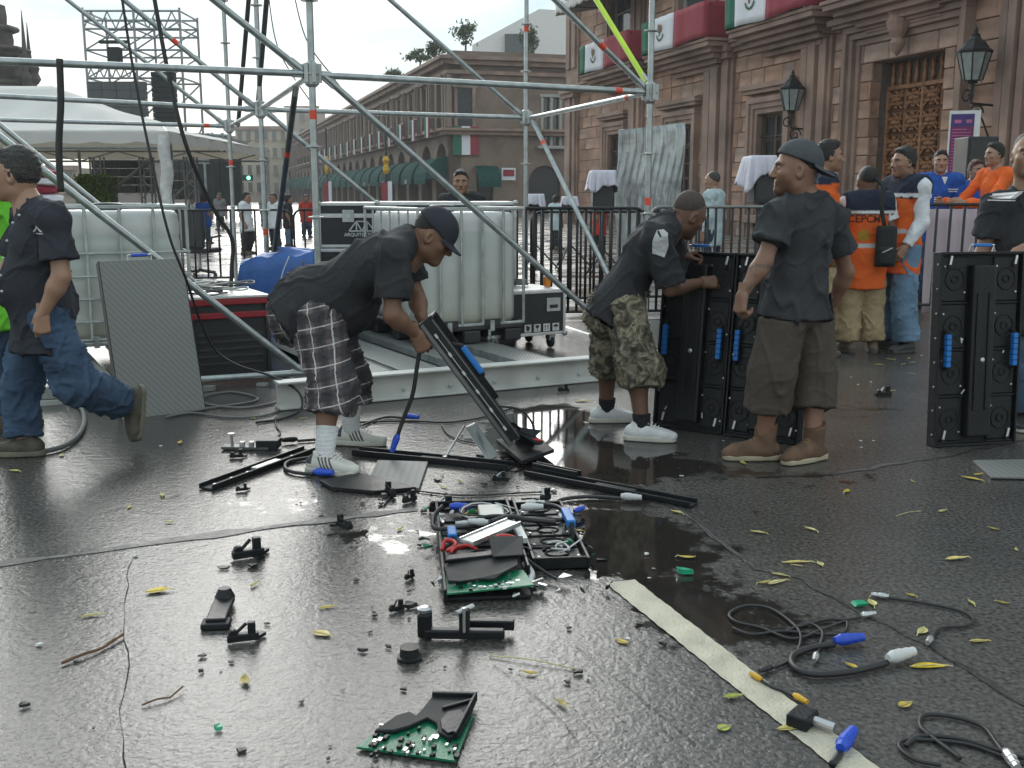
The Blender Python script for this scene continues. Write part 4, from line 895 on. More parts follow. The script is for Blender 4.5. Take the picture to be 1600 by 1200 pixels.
    # ---- feet
    if shoe:
        for s in 'LR':
            Aa = J['a' + s]; td = J['t' + s].normalized(); u0 = (J['k' + s] - Aa).normalized() if (extra or {}).get('footup' + s) else V(0, 0, 1)
            n = (u0 - td * u0.dot(td)).normalized(); side = n.cross(td); o_ = Aa - n * .082
            M = Matrix(((td.x, side.x, n.x, o_.x), (td.y, side.y, n.y, o_.y), (td.z, side.z, n.z, o_.z), (0, 0, 0, 1))) @ Matrix.Scale(shoe.get('sc', 1.02), 4)
            (uv_, uf), (sv, sf) = shoe_local(shoe.get('kind', 'shoe')); col = None
            if shoe.get('colf'): col = shoe['colf'](uv_)
            so_ = link('shoe', np_mesh('shoe', xf(inv @ M, uv_), uf, col), shoe['m'], root); link('sole', np_mesh('sole', xf(inv @ M, sv), sf), shoe['sole'], so_)
            if shoe.get('lace'):
                mb = MB()
                for q in range(5):
                    x = .035 + q * .017; zz = .108 - q * .009
                    mb.tube([M @ V(x, -.026, zz - .012), M @ V(x + .004, -.012, zz), M @ V(x + .006, .012, zz + .001), M @ V(x, .026, zz - .012)], .0028, 6)
                mb.build('laces', shoe['lace'], so_, world=True)
            if sock:
                F = Field(Aa - V(.12, .12, .12), Aa + V(.12, .12, .35), .006); e_ = Aa.lerp(J['k' + s], sock[1]); F.add(rc(Aa - n * .02, e_, .044, .05 * aw + .004, cap=(0, 1)), .01); v, f = F.mesh(); nn_ = vnormals(v, f); v = v + nn_ * (.0009 * np.sin(v[:, 2] * 300))[:, None]
                link('sock', np_mesh('sock', xf(inv, v), f), sock[0], root)
    # ---- head gear
    if hair:
        hv, hfc = hair_local(hair[0]); link('hair', np_mesh('hair', xf(inv @ HM, hv), hfc), hair[1], root)
    if cap:
        hv, hfc = cap_local(cap[1]); CM = HM @ Matrix.Rotation(R(cap[2] if len(cap) > 2 else 0), 4, 'X'); link('cap', np_mesh('cap', xf(inv @ CM, hv), hfc), cap[0], root)
    return root
def decal(parent_person, part, s, size, o, x, z, m, name='lettering', bold=True, sx=1.0, poly=None):
    """flat print laid onto a garment's surface"""
    tgt = next(c for c in parent_person.children if c.name.split('.')[0] == part); M = frame(o, x, z)
    if poly is None: ob = text_part(s, size, M, m, parent_person, name, 0.0, bold, sx=sx)
    else:
        mb = MB(); mb.add(*poly); mb.v = [M @ V(q.x, q.y, 0) for q in mb.v]; ob = mb.build(name, m, parent_person, world=True)
    bm = bmesh.new(); bm.from_mesh(ob.data); bmesh.ops.triangulate(bm, faces=bm.faces); bmesh.ops.subdivide_edges(bm, edges=[e for e in bm.edges if e.calc_length() > size * .3], cuts=2)
    tv = [tuple(q.co) for q in tgt.data.vertices]; tf = [tuple(p.vertices) for p in tgt.data.polygons]; bv = BVHTree.FromPolygons(tv, tf); zz = Vector(z).normalized()
    for q in bm.verts:
        hit = bv.ray_cast(q.co + zz * .35, -zz, .8)
        if hit[0] is not None: q.co = hit[0] + zz * .004
    bm.to_mesh(ob.data); bm.free(); return ob
def stand(px, py, Y, f, lean=0.0, foot=None, arms=None):
    """upright pose: head centre at pixel (px,py) and depth Y; f = facing"""
    hc = P(px, py, Y); k = hc.z / 1.60; f = V(f[0], f[1], 0).normalized(); r = V(f.y, -f.x, 0); b = V(hc.x, Y, 0) - f * .03
    def L(x, y, z): return b + r * x * k + f * y * k + V(0, 0, z * k)
    J = dict(pel=L(0, 0, .93), chest=L(0, -.01, 1.28), neck=L(0, -.03, 1.45), head=hc, hf=f, hu=V(0, 0, 1), sL=L(-.185, -.02, 1.405), sR=L(.185, -.02, 1.405), eL=L(-.235, -.05, 1.12), eR=L(.235, -.05, 1.12), wL=L(-.235, .06, .87), wR=L(.235, .06, .87),
             hL=L(-.09, 0, .90), hR=L(.09, 0, .90), kL=L(-.11, .02, .49), kR=L(.11, .02, .49), aL=L(-.125, -.03, .082 / k), aR=L(.125, -.03, .082 / k), tL=f - r * .25, tR=f + r * .25, hdL=V(0, 0, -1), hdR=V(0, 0, -1))
    for q, (x, y, z) in (arms or {}).items(): J[q] = L(x, y, z)
    for q in ('L', 'R'):
        if arms and 'w' + q in arms: J['hd' + q] = J['w' + q] - J['e' + q]
    return J
# ================================================================== the crew in front
blk = cloth('black', (.034, .035, .038)); blk2 = cloth('washed_black', (.042, .044, .048)); navyblk = cloth('navy_black', (.034, .037, .046))
def plaid_mat():
    m = bpy.data.materials.new('plaid_cotton'); m.use_nodes = True; t = m.node_tree; b = t.nodes['Principled BSDF']; tcn = nn(t, 'ShaderNodeTexCoord'); b.inputs['Roughness'].default_value = .9
    mp = nn(t, 'ShaderNodeMapping'); mp.inputs['Rotation'].default_value = (0, R(12), 0); t.links.new(tcn.outputs['Object'], mp.inputs[0]); sx = nn(t, 'ShaderNodeSeparateXYZ'); t.links.new(mp.outputs[0], sx.inputs[0])
    u = nn(t, 'ShaderNodeMath', operation='MULTIPLY_ADD'); t.links.new(sx.outputs[1], u.inputs[0]); u.inputs[1].default_value = -.22; t.links.new(sx.outputs[0], u.inputs[2])
    def bands(src, per, ph, wdt):
        a = nn(t, 'ShaderNodeMath', operation='MULTIPLY_ADD'); t.links.new(src, a.inputs[0]); a.inputs[1].default_value = 1 / per; a.inputs[2].default_value = ph + 50
        f = nn(t, 'ShaderNodeMath', operation='FRACT'); t.links.new(a.outputs[0], f.inputs[0]); l = nn(t, 'ShaderNodeMath', operation='LESS_THAN'); t.links.new(f.outputs[0], l.inputs[0]); l.inputs[1].default_value = wdt; return l.outputs[0]
    def mixn(fac, c1, c2, k=1.0):
        mm = nn(t, 'ShaderNodeMixRGB')
        if k != 1: q = nn(t, 'ShaderNodeMath', operation='MULTIPLY'); t.links.new(fac, q.inputs[0]); q.inputs[1].default_value = k; fac = q.outputs[0]
        t.links.new(fac, mm.inputs[0])
        for i, cc in ((1, c1), (2, c2)):
            if isinstance(cc, tuple): mm.inputs[i].default_value = cc + (1,)
            else: t.links.new(cc, mm.inputs[i])
        return mm.outputs[0]
    c = mixn(bands(u.outputs[0], .095, 0, .5), (.075, .062, .062), (.145, .115, .115)); c = mixn(bands(sx.outputs[2], .095, .2, .5), c, (.030, .030, .036), .62)
    c = mixn(bands(u.outputs[0], .095, .33, .16), c, (.035, .036, .044), .7)
    c = mixn(bands(u.outputs[0], .095, .75, .055), c, (.62, .60, .60), .85); c = mixn(bands(sx.outputs[2], .095, .5, .055), c, (.62, .60, .60), .75); t.links.new(c, b.inputs['Base Color']); return m
def camo_mat():
    m = bpy.data.materials.new('camo_cotton'); m.use_nodes = True; t = m.node_tree; b = t.nodes['Principled BSDF']; tcn = nn(t, 'ShaderNodeTexCoord'); b.inputs['Roughness'].default_value = .9
    n = nn(t, 'ShaderNodeTexNoise'); n.inputs['Scale'].default_value = 13; n.inputs['Detail'].default_value = 4; n.inputs['Distortion'].default_value = 1.6; t.links.new(tcn.outputs['Object'], n.inputs['Vector'])
    r = nn(t, 'ShaderNodeValToRGB'); r.color_ramp.interpolation = 'CONSTANT'; e = r.color_ramp.elements; e[0].position = 0; e[0].color = (.045, .042, .032, 1); e[1].position = .43; e[1].color = (.105, .092, .062, 1)
    for p_, cc in ((.51, (.20, .172, .118)), (.59, (.30, .26, .19)), (.66, (.075, .068, .048))): q = e.new(p_); q.color = cc + (1,)
    t.links.new(n.outputs[0], r.inputs[0]); t.links.new(r.outputs[0], b.inputs['Base Color']); return m
def JP(Y0, d): return {k: (P(q[0], q[1], Y0 + q[2]) if len(q) == 3 else Vector(q[:3])) for k, q in d.items()}
def stripes(v):
    x, y, z = v[:, 0], v[:, 1], v[:, 2]; c = np.ones((len(v), 3)) * np.array((.62, .60, .54)); u = (x + .45 * (z - .03)) ; m = (np.abs(y) > .018) & (u > .012) & (u < .088) & (z < .088) & (((u - .012) % .019) < .0095); c[m] = (.03, .03, .035)
    m = (x < -.045) & (z > .05); c[m] = (.03, .035, .05); return c
# plaid-shorts man bending over the broken panel
J = JP(5.40, dict(pel=(494, 474, 0), chest=(588, 412, 0), neck=(640, 372, .02), head=(676, 372, .03), sR=(614, 398, -.19), sL=(628, 386, .22), eR=(613, 492, -.22), wR=(650, 522, -.10), eL=(650, 462, .22), wL=(662, 506, .08),
     hR=(494, 492, -.12), hL=(498, 486, .12), kR=(520, 598, -.24), kL=(545, 590, .20), aR=(506, 716, -.34), aL=(549, 672, .26)))
J.update(hf=V(.84, -.06, -.54), hu=V(.54, .0, .84), tR=V(.93, -.36, 0), tL=V(1, -.1, 0), hdR=V(.45, .1, -.9), hdL=V(.5, -.2, -.85), hnR=V(.1, -1, .1), hnL=V(.6, .6, .4))
J['aR'].z = .085; J['aL'].z = .085
shoeW = mat('shoe_stripe_leather', (1, 1, 1), .55, var=.1, attr='col', scale=14)
plaid = person('heavy man in black T-shirt, plaid shorts and black cap bending over a broken panel', J, (.215, .115, .072), 1.15, .0095, shirt=dict(m=blk, sleeve=.74, hem=.17, loose=.03, amp=.006), pants=dict(m=plaid_mat(), len=1.40, loose=.035, o=.022, amp=.009), shoe=dict(m=shoeW, sole=SOLE_W, colf=stripes, lace=mat('lace_white', (.7, .7, .68), .8)), hair=('crop', HAIR), cap=(navyblk, False, -6), belly=.140, hs=1.06, sock=(cloth('white_sock', (.68, .68, .68)), .42), extra=dict(curlR=1.15, curlL=1.1, hsc=1.06), jaw=1.08)
# camo-shorts man bending at the upright panels
J = JP(5.98, dict(pel=(966, 468, 0), chest=(1012, 392, 0), neck=(1050, 345, .02), head=(1075, 338, .05), sR=(1026, 372, -.18), sL=(1046, 362, .19), eR=(1048, 452, -.16), wR=(1096, 442, .02), eL=(1062, 432, .2), wL=(1066, 402, .16),
     hR=(974, 482, -.10), hL=(956, 478, .11), kR=(1000, 578, -.18), kL=(955, 562, .20), aR=(1003, 660, -.22), aL=(947, 640, .26)))
J.update(hf=V(.78, .35, -.52), hu=V(.50, .05, .86), tR=V(.98, -.2, 0), tL=V(1, .1, 0), hdR=V(1, .1, .04), hdL=V(.8, 0, .2), hnR=V(.1, -.8, .5), hnL=V(0, .3, 1)); J['aR'].z = .085; J['aL'].z = .085
camo = person('man in black T-shirt and camouflage shorts bending to work on upright panels', J, (.165, .088, .056), .95, .0095, shirt=dict(m=blk, sleeve=.92, hem=.12, loose=.03, amp=.0065), pants=dict(m=camo_mat(), len=1.28, loose=.04, o=.024, amp=.009), shoe=dict(m=mat('shoe_white', (.66, .66, .66), .6, var=.1, scale=20), sole=SOLE_W, lace=mat('lace_white')), hair=('crop', mat('shaved_hair', (.055, .038, .03), .7, var=.3, scale=80)), sock=(cloth('black_sock', (.02, .02, .022)), .22), beard=.3, extra=dict(curlR=.75, curlL=1.0))
decal(camo, 'shirt', '', .06, P(1023, 345, 5.5), (1, 0, -.35), (-.25, -.85, .45), cloth('print_white', (.6, .6, .6)), 'shoulder_print', poly=([(-.04, -.06, 0), (.035, -.065, 0), (.045, 0, 0), (.03, .05, 0), (.0, .065, 0), (-.035, .05, 0), (-.045, -.01, 0)], [tuple(range(7))]))
# man in grey cap and brown long shorts, standing, seen from behind
J = JP(5.36, dict(pel=(1246, 452, 0), chest=(1256, 362, 0), neck=(1262, 311, 0), head=(1243, 268, -.03), sL=(1218, 336, -.12), sR=(1298, 340, .12), eL=(1194, 408, -.18), wL=(1160, 460, -.20), eR=(1322, 425, .2), wR=(1300, 480, .3),
     hL=(1228, 470, -.05), hR=(1264, 470, .04), kL=(1206, 582, -.07), kR=(1270, 582, .04), aL=(1190, 696, -.03), aR=(1268, 700, -.05)))
J.update(hf=V(-1, .10, .0), hu=V(.03, 0, 1), tL=V(-1, -.06, 0), tR=V(-.75, -.5, 0), hdL=V(-.12, -.05, -1), hnL=V(-.85, -.5, .0)); J['aL'].z = .085; J['aR'].z = .085
brown = cloth('brown_twill', (.075, .060, .048))
capman = person('man in black T-shirt, backward grey cap, brown long shorts and tan boots', J, (.25, .135, .088), .97, .0095, shirt=dict(m=blk2, sleeve=.62, hem=.11, loose=.045, amp=.007), pants=dict(m=brown, len=1.50, loose=.045, o=.022, amp=.006, an=.7), shoe=dict(m=mat('boot_suede', (.125, .07, .042), .8, var=.35, scale=18, bump=.2, bscale=90), sole=SOLE_T, kind='boot', sc=1.06, lace=mat('lace_tan', (.3, .2, .1), .8)), hair=('crop', HAIR), cap=(cloth('grey_cap', (.072, .078, .084)), True, 0), beard=.75, hs=1.06, tattoo=True, extra=dict(curlL=1.0, curlR=.6), jaw=1.05)
# man walking out of the picture on the left
J = JP(5.35, dict(pel=(64, 480, 0), chest=(60, 380, 0), neck=(50, 322, 0), head=(24, 276, 0), sL=(84, 345, -.17), sR=(46, 340, .18), eL=(96, 432, -.20), wL=(66, 492, -.20), eR=(10, 425, .22), wR=(-30, 470, .2),
     hL=(74, 496, -.09), hR=(60, 496, .1), kL=(116, 600, -.06), kR=(32, 606, .1), aL=(200, 632, .16), aR=(38, 690, .06)))
J.update(hf=V(-1, -.05, 0), hu=V(0, 0, 1), tL=V(-.10, -.1, -1), tR=V(-1, -.1, 0), hdL=V(-.08, 0, -1), hnL=V(.15, -1, 0)); J['aR'].z = .085
denim = cloth('dark_denim', (.046, .078, .130), var=.45, scale=5, bump=.15)
walker = person('man in black button shirt and blue jeans striding left past the water tank', J, (.37, .215, .145), 1.04, .0095, shirt=dict(m=navyblk, sleeve=.72, hem=.17, loose=.03, amp=.006), pants=dict(m=denim, len=1.93, loose=.02, o=.016, amp=.008, freq=22, an=2.0), shoe=dict(m=mat('shoe_olive', (.085, .078, .058), .75, var=.4, scale=22), sole=mat('sole_olive', (.16, .15, .11), .8), sc=1.05), hair=('short', HAIRG), hs=1.04, belly=.11, extra=dict(curlL=.75, footupL=True))
decal(walker, 'shirt', '', .05, P(32, 360, 5.0), (1, 0, 0), (-.15, -1, 0), cloth('print_white'), 'chest_logo', poly=([(-.045, -.012, 0), (0, .02, 0), (.045, -.012, 0), (.03, -.012, 0), (0, .008, 0), (-.03, -.012, 0), (-.05, -.022, 0), (.05, -.022, 0), (.05, -.018, 0), (-.05, -.018, 0)], [(0, 1, 4, 5), (1, 2, 3, 4), (6, 7, 8, 9)]))
mb = MB()
for i, (px, py) in enumerate(((30, 336), (20, 348), (11, 376), (5, 403), (1, 430), (3, 455))): mb.lathe([(.006, -.002), (.006, .004), (.003, .006)], P(px, py, 5.13), (-.2, -1, 0), 8)
mb.build('buttons', mat('button_white', (.6, .6, .6), .3), walker, world=True)
# man at the right edge holding a panel
J = JP(6.12, dict(pel=(1612, 470, 0), chest=(1610, 375, 0), neck=(1608, 300, 0), head=(1606, 245, -.04), sR=(1556, 322, .02), sL=(1662, 322, .02), eR=(1534, 400, .05), wR=(1530, 455, -.08), eL=(1668, 412, -.2), wL=(1606, 388, -.30),
     hR=(1592, 482, .0), hL=(1636, 482, 0), kR=(1592, 575, -.02), kL=(1640, 575, -.04), aR=(1592, 655, .0), aL=(1645, 655, 0)))
J.update(hf=V(-.30, -.95, -.03), hu=V(.03, 0, 1), tR=V(-.35, -.94, 0), tL=V(.2, -1, 0), hdL=V(-.75, -.1, -.5), hnL=V(-.3, -.8, .5)); J['aR'].z = .085; J['aL'].z = .085
jeans = cloth('mid_denim', (.07, .115, .18), var=.4, scale=5, bump=.15)
edge = person('man in black T-shirt at the right edge gripping the top of an upright panel', J, (.33, .19, .125), 1.08, .0095, shirt=dict(m=blk, sleeve=.62, hem=.13, loose=.03), pants=dict(m=jeans, len=1.93, loose=.02, o=.016, amp=.009), shoe=dict(m=mat('shoe_black', (.03, .03, .033), .6), sole=SOLE_W), hair=('crop', HAIR), beard=.55, extra=dict(curlL=.9), jaw=1.06)
decal(edge, 'shirt', '', .05, P(1596, 306, 5.7), (1, 0, 0), (0, -1, 0), cloth('print_white'), 'chest_logo', poly=([(-.06, -.015, 0), (-.01, .025, 0), (.02, .025, 0), (.02, -.015, 0), (-.06, -.028, 0), (.03, -.028, 0), (.03, -.022, 0), (-.06, -.022, 0)], [(0, 1, 2, 3), (4, 5, 6, 7)]))
# ================================================================== people round the barrier
ORG = (.72, .13, .025); NAV = (.022, .030, .052); SIL = (.5, .51, .5)
def vest_col(sx, v, n):
    c = np.ones((len(v), 3)) * np.array(ORG); c[sx > .80] = NAV; m = (sx > .745) & (sx < .80); c[m] = (.75, .75, .74); c[(sx > .72) & (sx <= .745)] = (.02, .02, .03); m = (sx > .16) & (sx < .225); c[m] = SIL; return c
VEST = cloth('vest', (1, 1, 1), attr='col', var=.08); khaki = cloth('khaki', (.33, .25, .145), var=.18); lightj = cloth('light_denim', (.13, .21, .30), var=.35, scale=5)
whites = cloth('white_cotton', (.66, .68, .70), var=.06)
bootm = mat('boot_brown', (.10, .075, .05), .8, var=.3)
J = stand(1354, 285, 9.15, (-.05, 1), arms=dict(eR=(.25, -.02, 1.13), wR=(.24, .10, .88), eL=(-.22, .05, 1.13), wL=(-.10, .22, 1.0)))
v1 = person('man in orange lettered vest and khaki trousers with a camera bag, seen from behind', J, (.22, .125, .085), .94, .012, shirt=dict(m=whites, sleeve=.55), pants=dict(m=khaki, len=1.95, o=.02, loose=.025, amp=.007, an=2), shoe=dict(m=bootm, sole=SOLE_D), hair=('crop', HAIR), vest=dict(m=VEST, colf=vest_col, hem=.22), detail=False)
bk = J['chest']; decal(v1, 'vest', 'CEPCM', .085, V(bk.x - .055, bk.y - .5, bk.z - .015), (1, 0, 0), (0, -1, 0), cloth('print_dark', (.10, .035, .02)), sx=1.0)
decal(v1, 'vest', '', .05, V(bk.x - .055, bk.y - .5, bk.z - .15), (1, 0, 0), (0, -1, 0), cloth('print_gold', (.36, .22, .03)), 'round_emblem', poly=([(.055 * math.cos(a * .524) * (1 if a % 2 else .8), .055 * math.sin(a * .524) * (1 if a % 2 else .8), 0) for a in range(12)], [tuple(range(12))]))
J = stand(1411, 256, 9.2, (-.95, -.3), arms=dict(eL=(-.22, -.03, 1.12), wL=(-.21, .12, .90), eR=(.2, .1, 1.1), wR=(.05, .25, .95)))
v2 = person('man in orange and navy vest over white long sleeves and blue jeans, facing left', J, (.30, .165, .11), .95, .012, shirt=dict(m=whites, sleeve=1.9, amp=.004), pants=dict(m=lightj, len=1.95, o=.02, loose=.03, amp=.006), shoe=dict(m=mat('shoe_black'), sole=SOLE_D), hair=('short', HAIR), vest=dict(m=VEST, colf=vest_col, hem=.20), beard=.15, detail=False)
def jack_col(sx, v, n): c = np.ones((len(v), 3)) * np.array(ORG); c[sx > .88] = NAV; return c
J = stand(1297, 246, 9.0, (1, -.05)); person('man with black hair in orange and navy top behind the grey-capped man', J, (.31, .17, .11), 1.0, .013, shirt=dict(m=VEST, sleeve=.7, colf=jack_col), pants=dict(m=khaki, len=1.95), shoe=dict(m=bootm, sole=SOLE_D), hair=('quiff', HAIR), detail=False)
royal = cloth('royal_blue', (.022, .085, .36), var=.1)
J = stand(1470, 254, 12.6, (-.25, -.97), arms=dict(eL=(-.27, .02, 1.12), eR=(.27, .02, 1.12), wR=(.15, .25, 1.05), wL=(-.12, .25, 1.02)))
bp_ = person('young man in royal blue polo shirt standing behind the barrier', J, (.36, .21, .145), .96, .013, shirt=dict(m=royal, sleeve=.75), pants=dict(m=denim, len=1.95), shoe=dict(m=bootm, sole=SOLE_D), hair=('quiff', HAIR))
cc_ = J['chest']; decal(bp_, 'shirt', '', .05, V(cc_.x + .085, cc_.y - .5, cc_.z + .02), (1, 0, 0), (-.1, -1, 0), cloth('print_white'), 'chest_logo', poly=([(-.06, .01, 0), (.06, .01, 0), (.06, .022, 0), (-.06, .022, 0), (-.05, -.015, 0), (.05, -.015, 0), (.05, -.003, 0), (-.05, -.003, 0)], [(0, 1, 2, 3), (4, 5, 6, 7)]))
decal(bp_, 'shirt', '', .05, V(cc_.x - .01, cc_.y - .5, cc_.z + .13), (1, 0, 0), (-.1, -1, 0), whites, 'undershirt', poly=([(-.035, .05, 0), (.0, -.04, 0), (.035, .05, 0)], [(0, 1, 2)]))
orj = cloth('orange_jacket', ORG, var=.1)
J = stand(1553, 243, 12.2, (-1, -.25), arms=dict(eL=(-.22, .20, 1.12), wL=(-.15, .47, 1.13), eR=(.22, .22, 1.12), wR=(.15, .5, 1.14)))
person('man in orange jacket leaning his forearms on the barrier rail', J, (.34, .20, .135), .98, .013, shirt=dict(m=orj, sleeve=1.9, amp=.005), pants=dict(m=denim, len=1.95), shoe=dict(m=bootm, sole=SOLE_D), hair=('quiff', HAIR), detail=False)
J = stand(1526, 268, 13.2, (.2, -.9)); person('person with reddish hair in blue shirt behind the orange jacket', J, (.30, .17, .12), .9, .014, shirt=dict(m=royal, sleeve=.7), pants=dict(m=denim, len=1.95), shoe=dict(m=bootm, sole=SOLE_D), hair=('long', HAIRR), detail=False)
pale = cloth('pale_blue_cotton', (.44, .54, .56), var=.08)
J = stand(1112, 284, 14.4, (-.75, .45)); person('man in pale blue shirt and dark trousers behind the barrier, looking left', J, (.32, .18, .12), .96, .013, shirt=dict(m=pale, sleeve=1.85, amp=.005, hem=.16), pants=dict(m=cloth('navy_trousers', (.03, .04, .065)), len=1.95), shoe=dict(m=bootm, sole=SOLE_D), hair=('crop', HAIRG), detail=False)
J = stand(720, 287, 11.2, (.05, -1)); person('man with short black hair standing behind the long equipment case', J, (.30, .17, .11), 1.0, .012, shirt=dict(m=blk, sleeve=.7), pants=dict(m=denim, len=1.95), shoe=dict(m=bootm, sole=SOLE_D), hair=('short', HAIR))
lime = cloth('lime_vest', (.18, .62, .05), var=.08)
J = stand(-22, 268, 6.1, (-1, .1)); person('lime green high-visibility vest of a person cut off at the left edge', J, (.32, .18, .12), 1.1, .012, shirt=dict(m=lime, sleeve=.25, hem=.2, o=.03), pants=dict(m=denim, len=1.95), shoe=dict(m=bootm, sole=SOLE_D), hair=('short', HAIR), detail=False)
# ================================================================== passers-by far down the street
reds = cloth('red_shirt', (.45, .05, .04)); greys = cloth('grey_shirt', (.2, .2, .2))
for (px, py, Y, f, sm, pm2, lab, hr_) in ((478, 312, 33, (.3, -1), reds, denim, 'distant passer-by in a red shirt and jeans', HAIR), (427, 311, 26, (-.5, -1), whites, navyblk, 'distant passer-by in a white shirt left of the inner scaffold post', HAIRG), (451, 313, 27, (1, .3), blk, lightj, 'distant passer-by in a black shirt and pale jeans', HAIR), (319, 313, 29, (.2, 1), royal, denim, 'distant passer-by in a blue shirt beyond the left barrier', HAIR),
        (385, 310, 24, (1, -.2), whites, blk, 'distant passer-by in white top and black trousers between scaffold posts', HAIR), (342, 308, 40, (0, -1), greys, blk, 'very distant passer-by in grey beyond the left barrier', HAIR), (300, 314, 36, (.4, -1), whites, denim, 'very distant passer-by in white beside the black office chair', HAIR), (870, 314, 26, (.6, .6), pale, blk, 'distant person in pale top seen through the dense barrier bars', HAIR), (935, 312, 22, (-.6, .4), reds, blk, 'distant person in dark red seen through the dense barrier bars', HAIR), (412, 309, 45, (.1, -1), greys, denim, 'very distant grey passer-by deep down the street', HAIR)):
    J = stand(px, py, Y, f, arms=dict(kL=(-.1, .1, .49), kR=(.1, -.02, .49)))
    person(lab, J, (.30, .17, .12), 1.0, .026, shirt=dict(m=sm, sleeve=.7), pants=dict(m=pm2, len=1.95), shoe=dict(m=bootm, sole=SOLE_D), hair=('short', hr_), detail=False, group='passers-by down the street')
# ================================================================== SCAFFOLD
def thingM(name, M, label=None, cat=None, group=None):
    o = thing(name, (0, 0, 0), 0, label, cat, group); o.matrix_world = M; o.matrix_basis = M; WM[o.name] = M.copy(); return o
galv = mat('galvanised_tube', (.36, .39, .39), .38, metal=.75, var=.22, scale=14, bump=.08, bscale=90)
galvd = mat('backlit_tube', (.10, .115, .115), .5, metal=.55, var=.25, scale=14)  # darker copy of the tube steel; the backlit look is put into the colour
limet = mat('lime_painted_tube', (.50, .72, .03), .45, var=.08)
tape = mat('red_tape', (.72, .075, .03), .5, var=.08)
alu = mat('aluminium', (.50, .51, .51), .36, metal=.8, var=.15, scale=12)
zinc = mat('zinc_steel', (.42, .44, .43), .45, metal=.6, var=.25, scale=10)
ZJ = 2.2
A0, A1, B0, B1, C0 = G(487, 116, ZJ), G(1016, 145, ZJ), G(407, 171, ZJ), G(822, 184, ZJ), G(358, 197, ZJ)
scaf = thing('scaffold_frame', V(A0.x, A0.y, 0), 0, 'grey steel ring-lock scaffold of posts, ledgers and diagonal braces across the scene', 'scaffold')
def vplane(a, b, px, py):
    n = V(-(b - a).y, (b - a).x, 0); d = ray(px, py); o_ = V(0, 0, CAMH); return o_ + d * ((a - o_).dot(n) / d.dot(n))
def tubep(name, a, b, m=galv, r=.0245, tapes=(), ends=True, par=None):
    par = par or scaf; o = MB().tube([a, b], r, 14).build(name, m, par, world=True, smooth=False); sharp_smooth(o)
    d = (b - a).normalized()
    if ends and name != 'standard':
        for p_, s in ((a, 1), (b, -1)): mb = MB(); mb.bar(p_ - d * .0 * s, p_ + d * .11 * s, .03, .058, V(0, 0, 1)); mb.build('end_wedge', zinc, o, world=True, bevel=.006)
    for q in tapes: c = a.lerp(b, q); mbt = MB(); mbt.tube([c - d * .032, c + d * .032], r + .0012, 14); mbt.build('tape_band', tape, o, world=True)
    return o
def rosette(z, p, par):
    mb = MB(); mb.lathe([(.026, -.012), (.03, -.006), (.061, -.005), (.061, .005), (.03, .006), (.026, .012)], V(p.x, p.y, z), seg=16); mb.build('rosette', zinc, par, world=True)
for (p, top, tz, big) in ((A0, 5.2, (1.92,), 1), (A1, 5.2, (1.30, ), 1), (B0, 5.4, (.98,), 1), (B1, 5.6, (1.18, 3.15), 1), (C0, 5.8, (1.75,), 1)):
    o = tubep('standard', V(p.x, p.y, .05), V(p.x, p.y, top), tapes=[(z - .05) / (top - .05) for z in tz])
    k = -4
    while ZJ + k * .5 < top: rosette(ZJ + k * .5, p, o); k += 1
    mb = MB(); mb.box(p.x - .075, p.x + .075, p.y - .075, p.y + .075, .004, .012); mb.tube([V(p.x, p.y, .01), V(p.x, p.y, .3)], .019, 10); mb.lathe([(.05, .22), (.05, .26)], V(p.x, p.y, 0), seg=8); mb.build('base_jack', zinc, o, world=True)
R0 = lambda x, y: vplane(A0, A1, x, y)
R1 = lambda x, y: vplane(B0, B1, x, y)
R2 = lambda x, y: vplane(C0, C0 + (B1 - B0), x, y)
T0_ = lambda x, y: vplane(A0, B0, x, y)
T1_ = lambda x, y: vplane(A1, B1, x, y)
T2_ = lambda x, y: vplane(B0, C0, x, y)
for (pl, a, b, nm, m, tp) in (
    (R0, (-260, 85), (480, 115), 'ledger', galv, ()), (R0, (494, 117), (1010, 144), 'ledger', galv, (.90,)),
    (R0, (180, -124), (472, 110), 'brace', galv, ()), (R0, (505, 118), (1004, 560), 'brace', galv, (.862,)), (R0, (760, -106), (1010, 140), 'brace', galv, (.70,)), (R0, (-260, 12), (482, 588), 'brace', galv, ()),
    (R1, (-160, 142), (400, 171), 'ledger', galv, ()), (R1, (414, 171), (815, 184), 'ledger', galv, ()),
    (R1, (520, -79), (815, 180), 'brace', galv, ()), (R1, (80, -93), (398, 167), 'brace', galv, (.585,)), (R1, (416, 175), (812, 503), 'brace', galv, ()), (R1, (-120, 98), (402, 520), 'brace', galv, (.83,)),
    (R2, (-120, 184), (352, 197), 'ledger', galv, (.93,)), (R2, (0, -84), (350, 194), 'brace', galv, ()),
    (T0_, (482, 119), (411, 168), 'ledger', galv, ()), (T0_, (463, 132), (410, 538), 'brace', galvd, (.20,)), (T0_, (424, -90), (403, 163), 'brace', galvd, ()),
    (T1_, (1009, 146), (829, 184), 'ledger', galv, (.12,)), (T1_, (833, 190), (1010, 552), 'brace', galv, (.115,)), (T1_, (860, -118), (1011, 130), 'brace', limet, ()),
    (T2_, (402, 173), (362, 196), 'ledger', galv, ()), (T2_, (396, -90), (372, 196), 'brace', galvd, ()),
    (R0, (-160, 624), (478, 582), 'ledger', galv, ()), (R0, (500, 584), (1003, 560), 'ledger', galv, (.15,)), (R1, (414, 508), (812, 494), 'ledger', galv, ()), (T1_, (1006, 552), (826, 494), 'ledger', galv, ())):
    tubep(nm, pl(*a), pl(*b), m, tapes=tp)
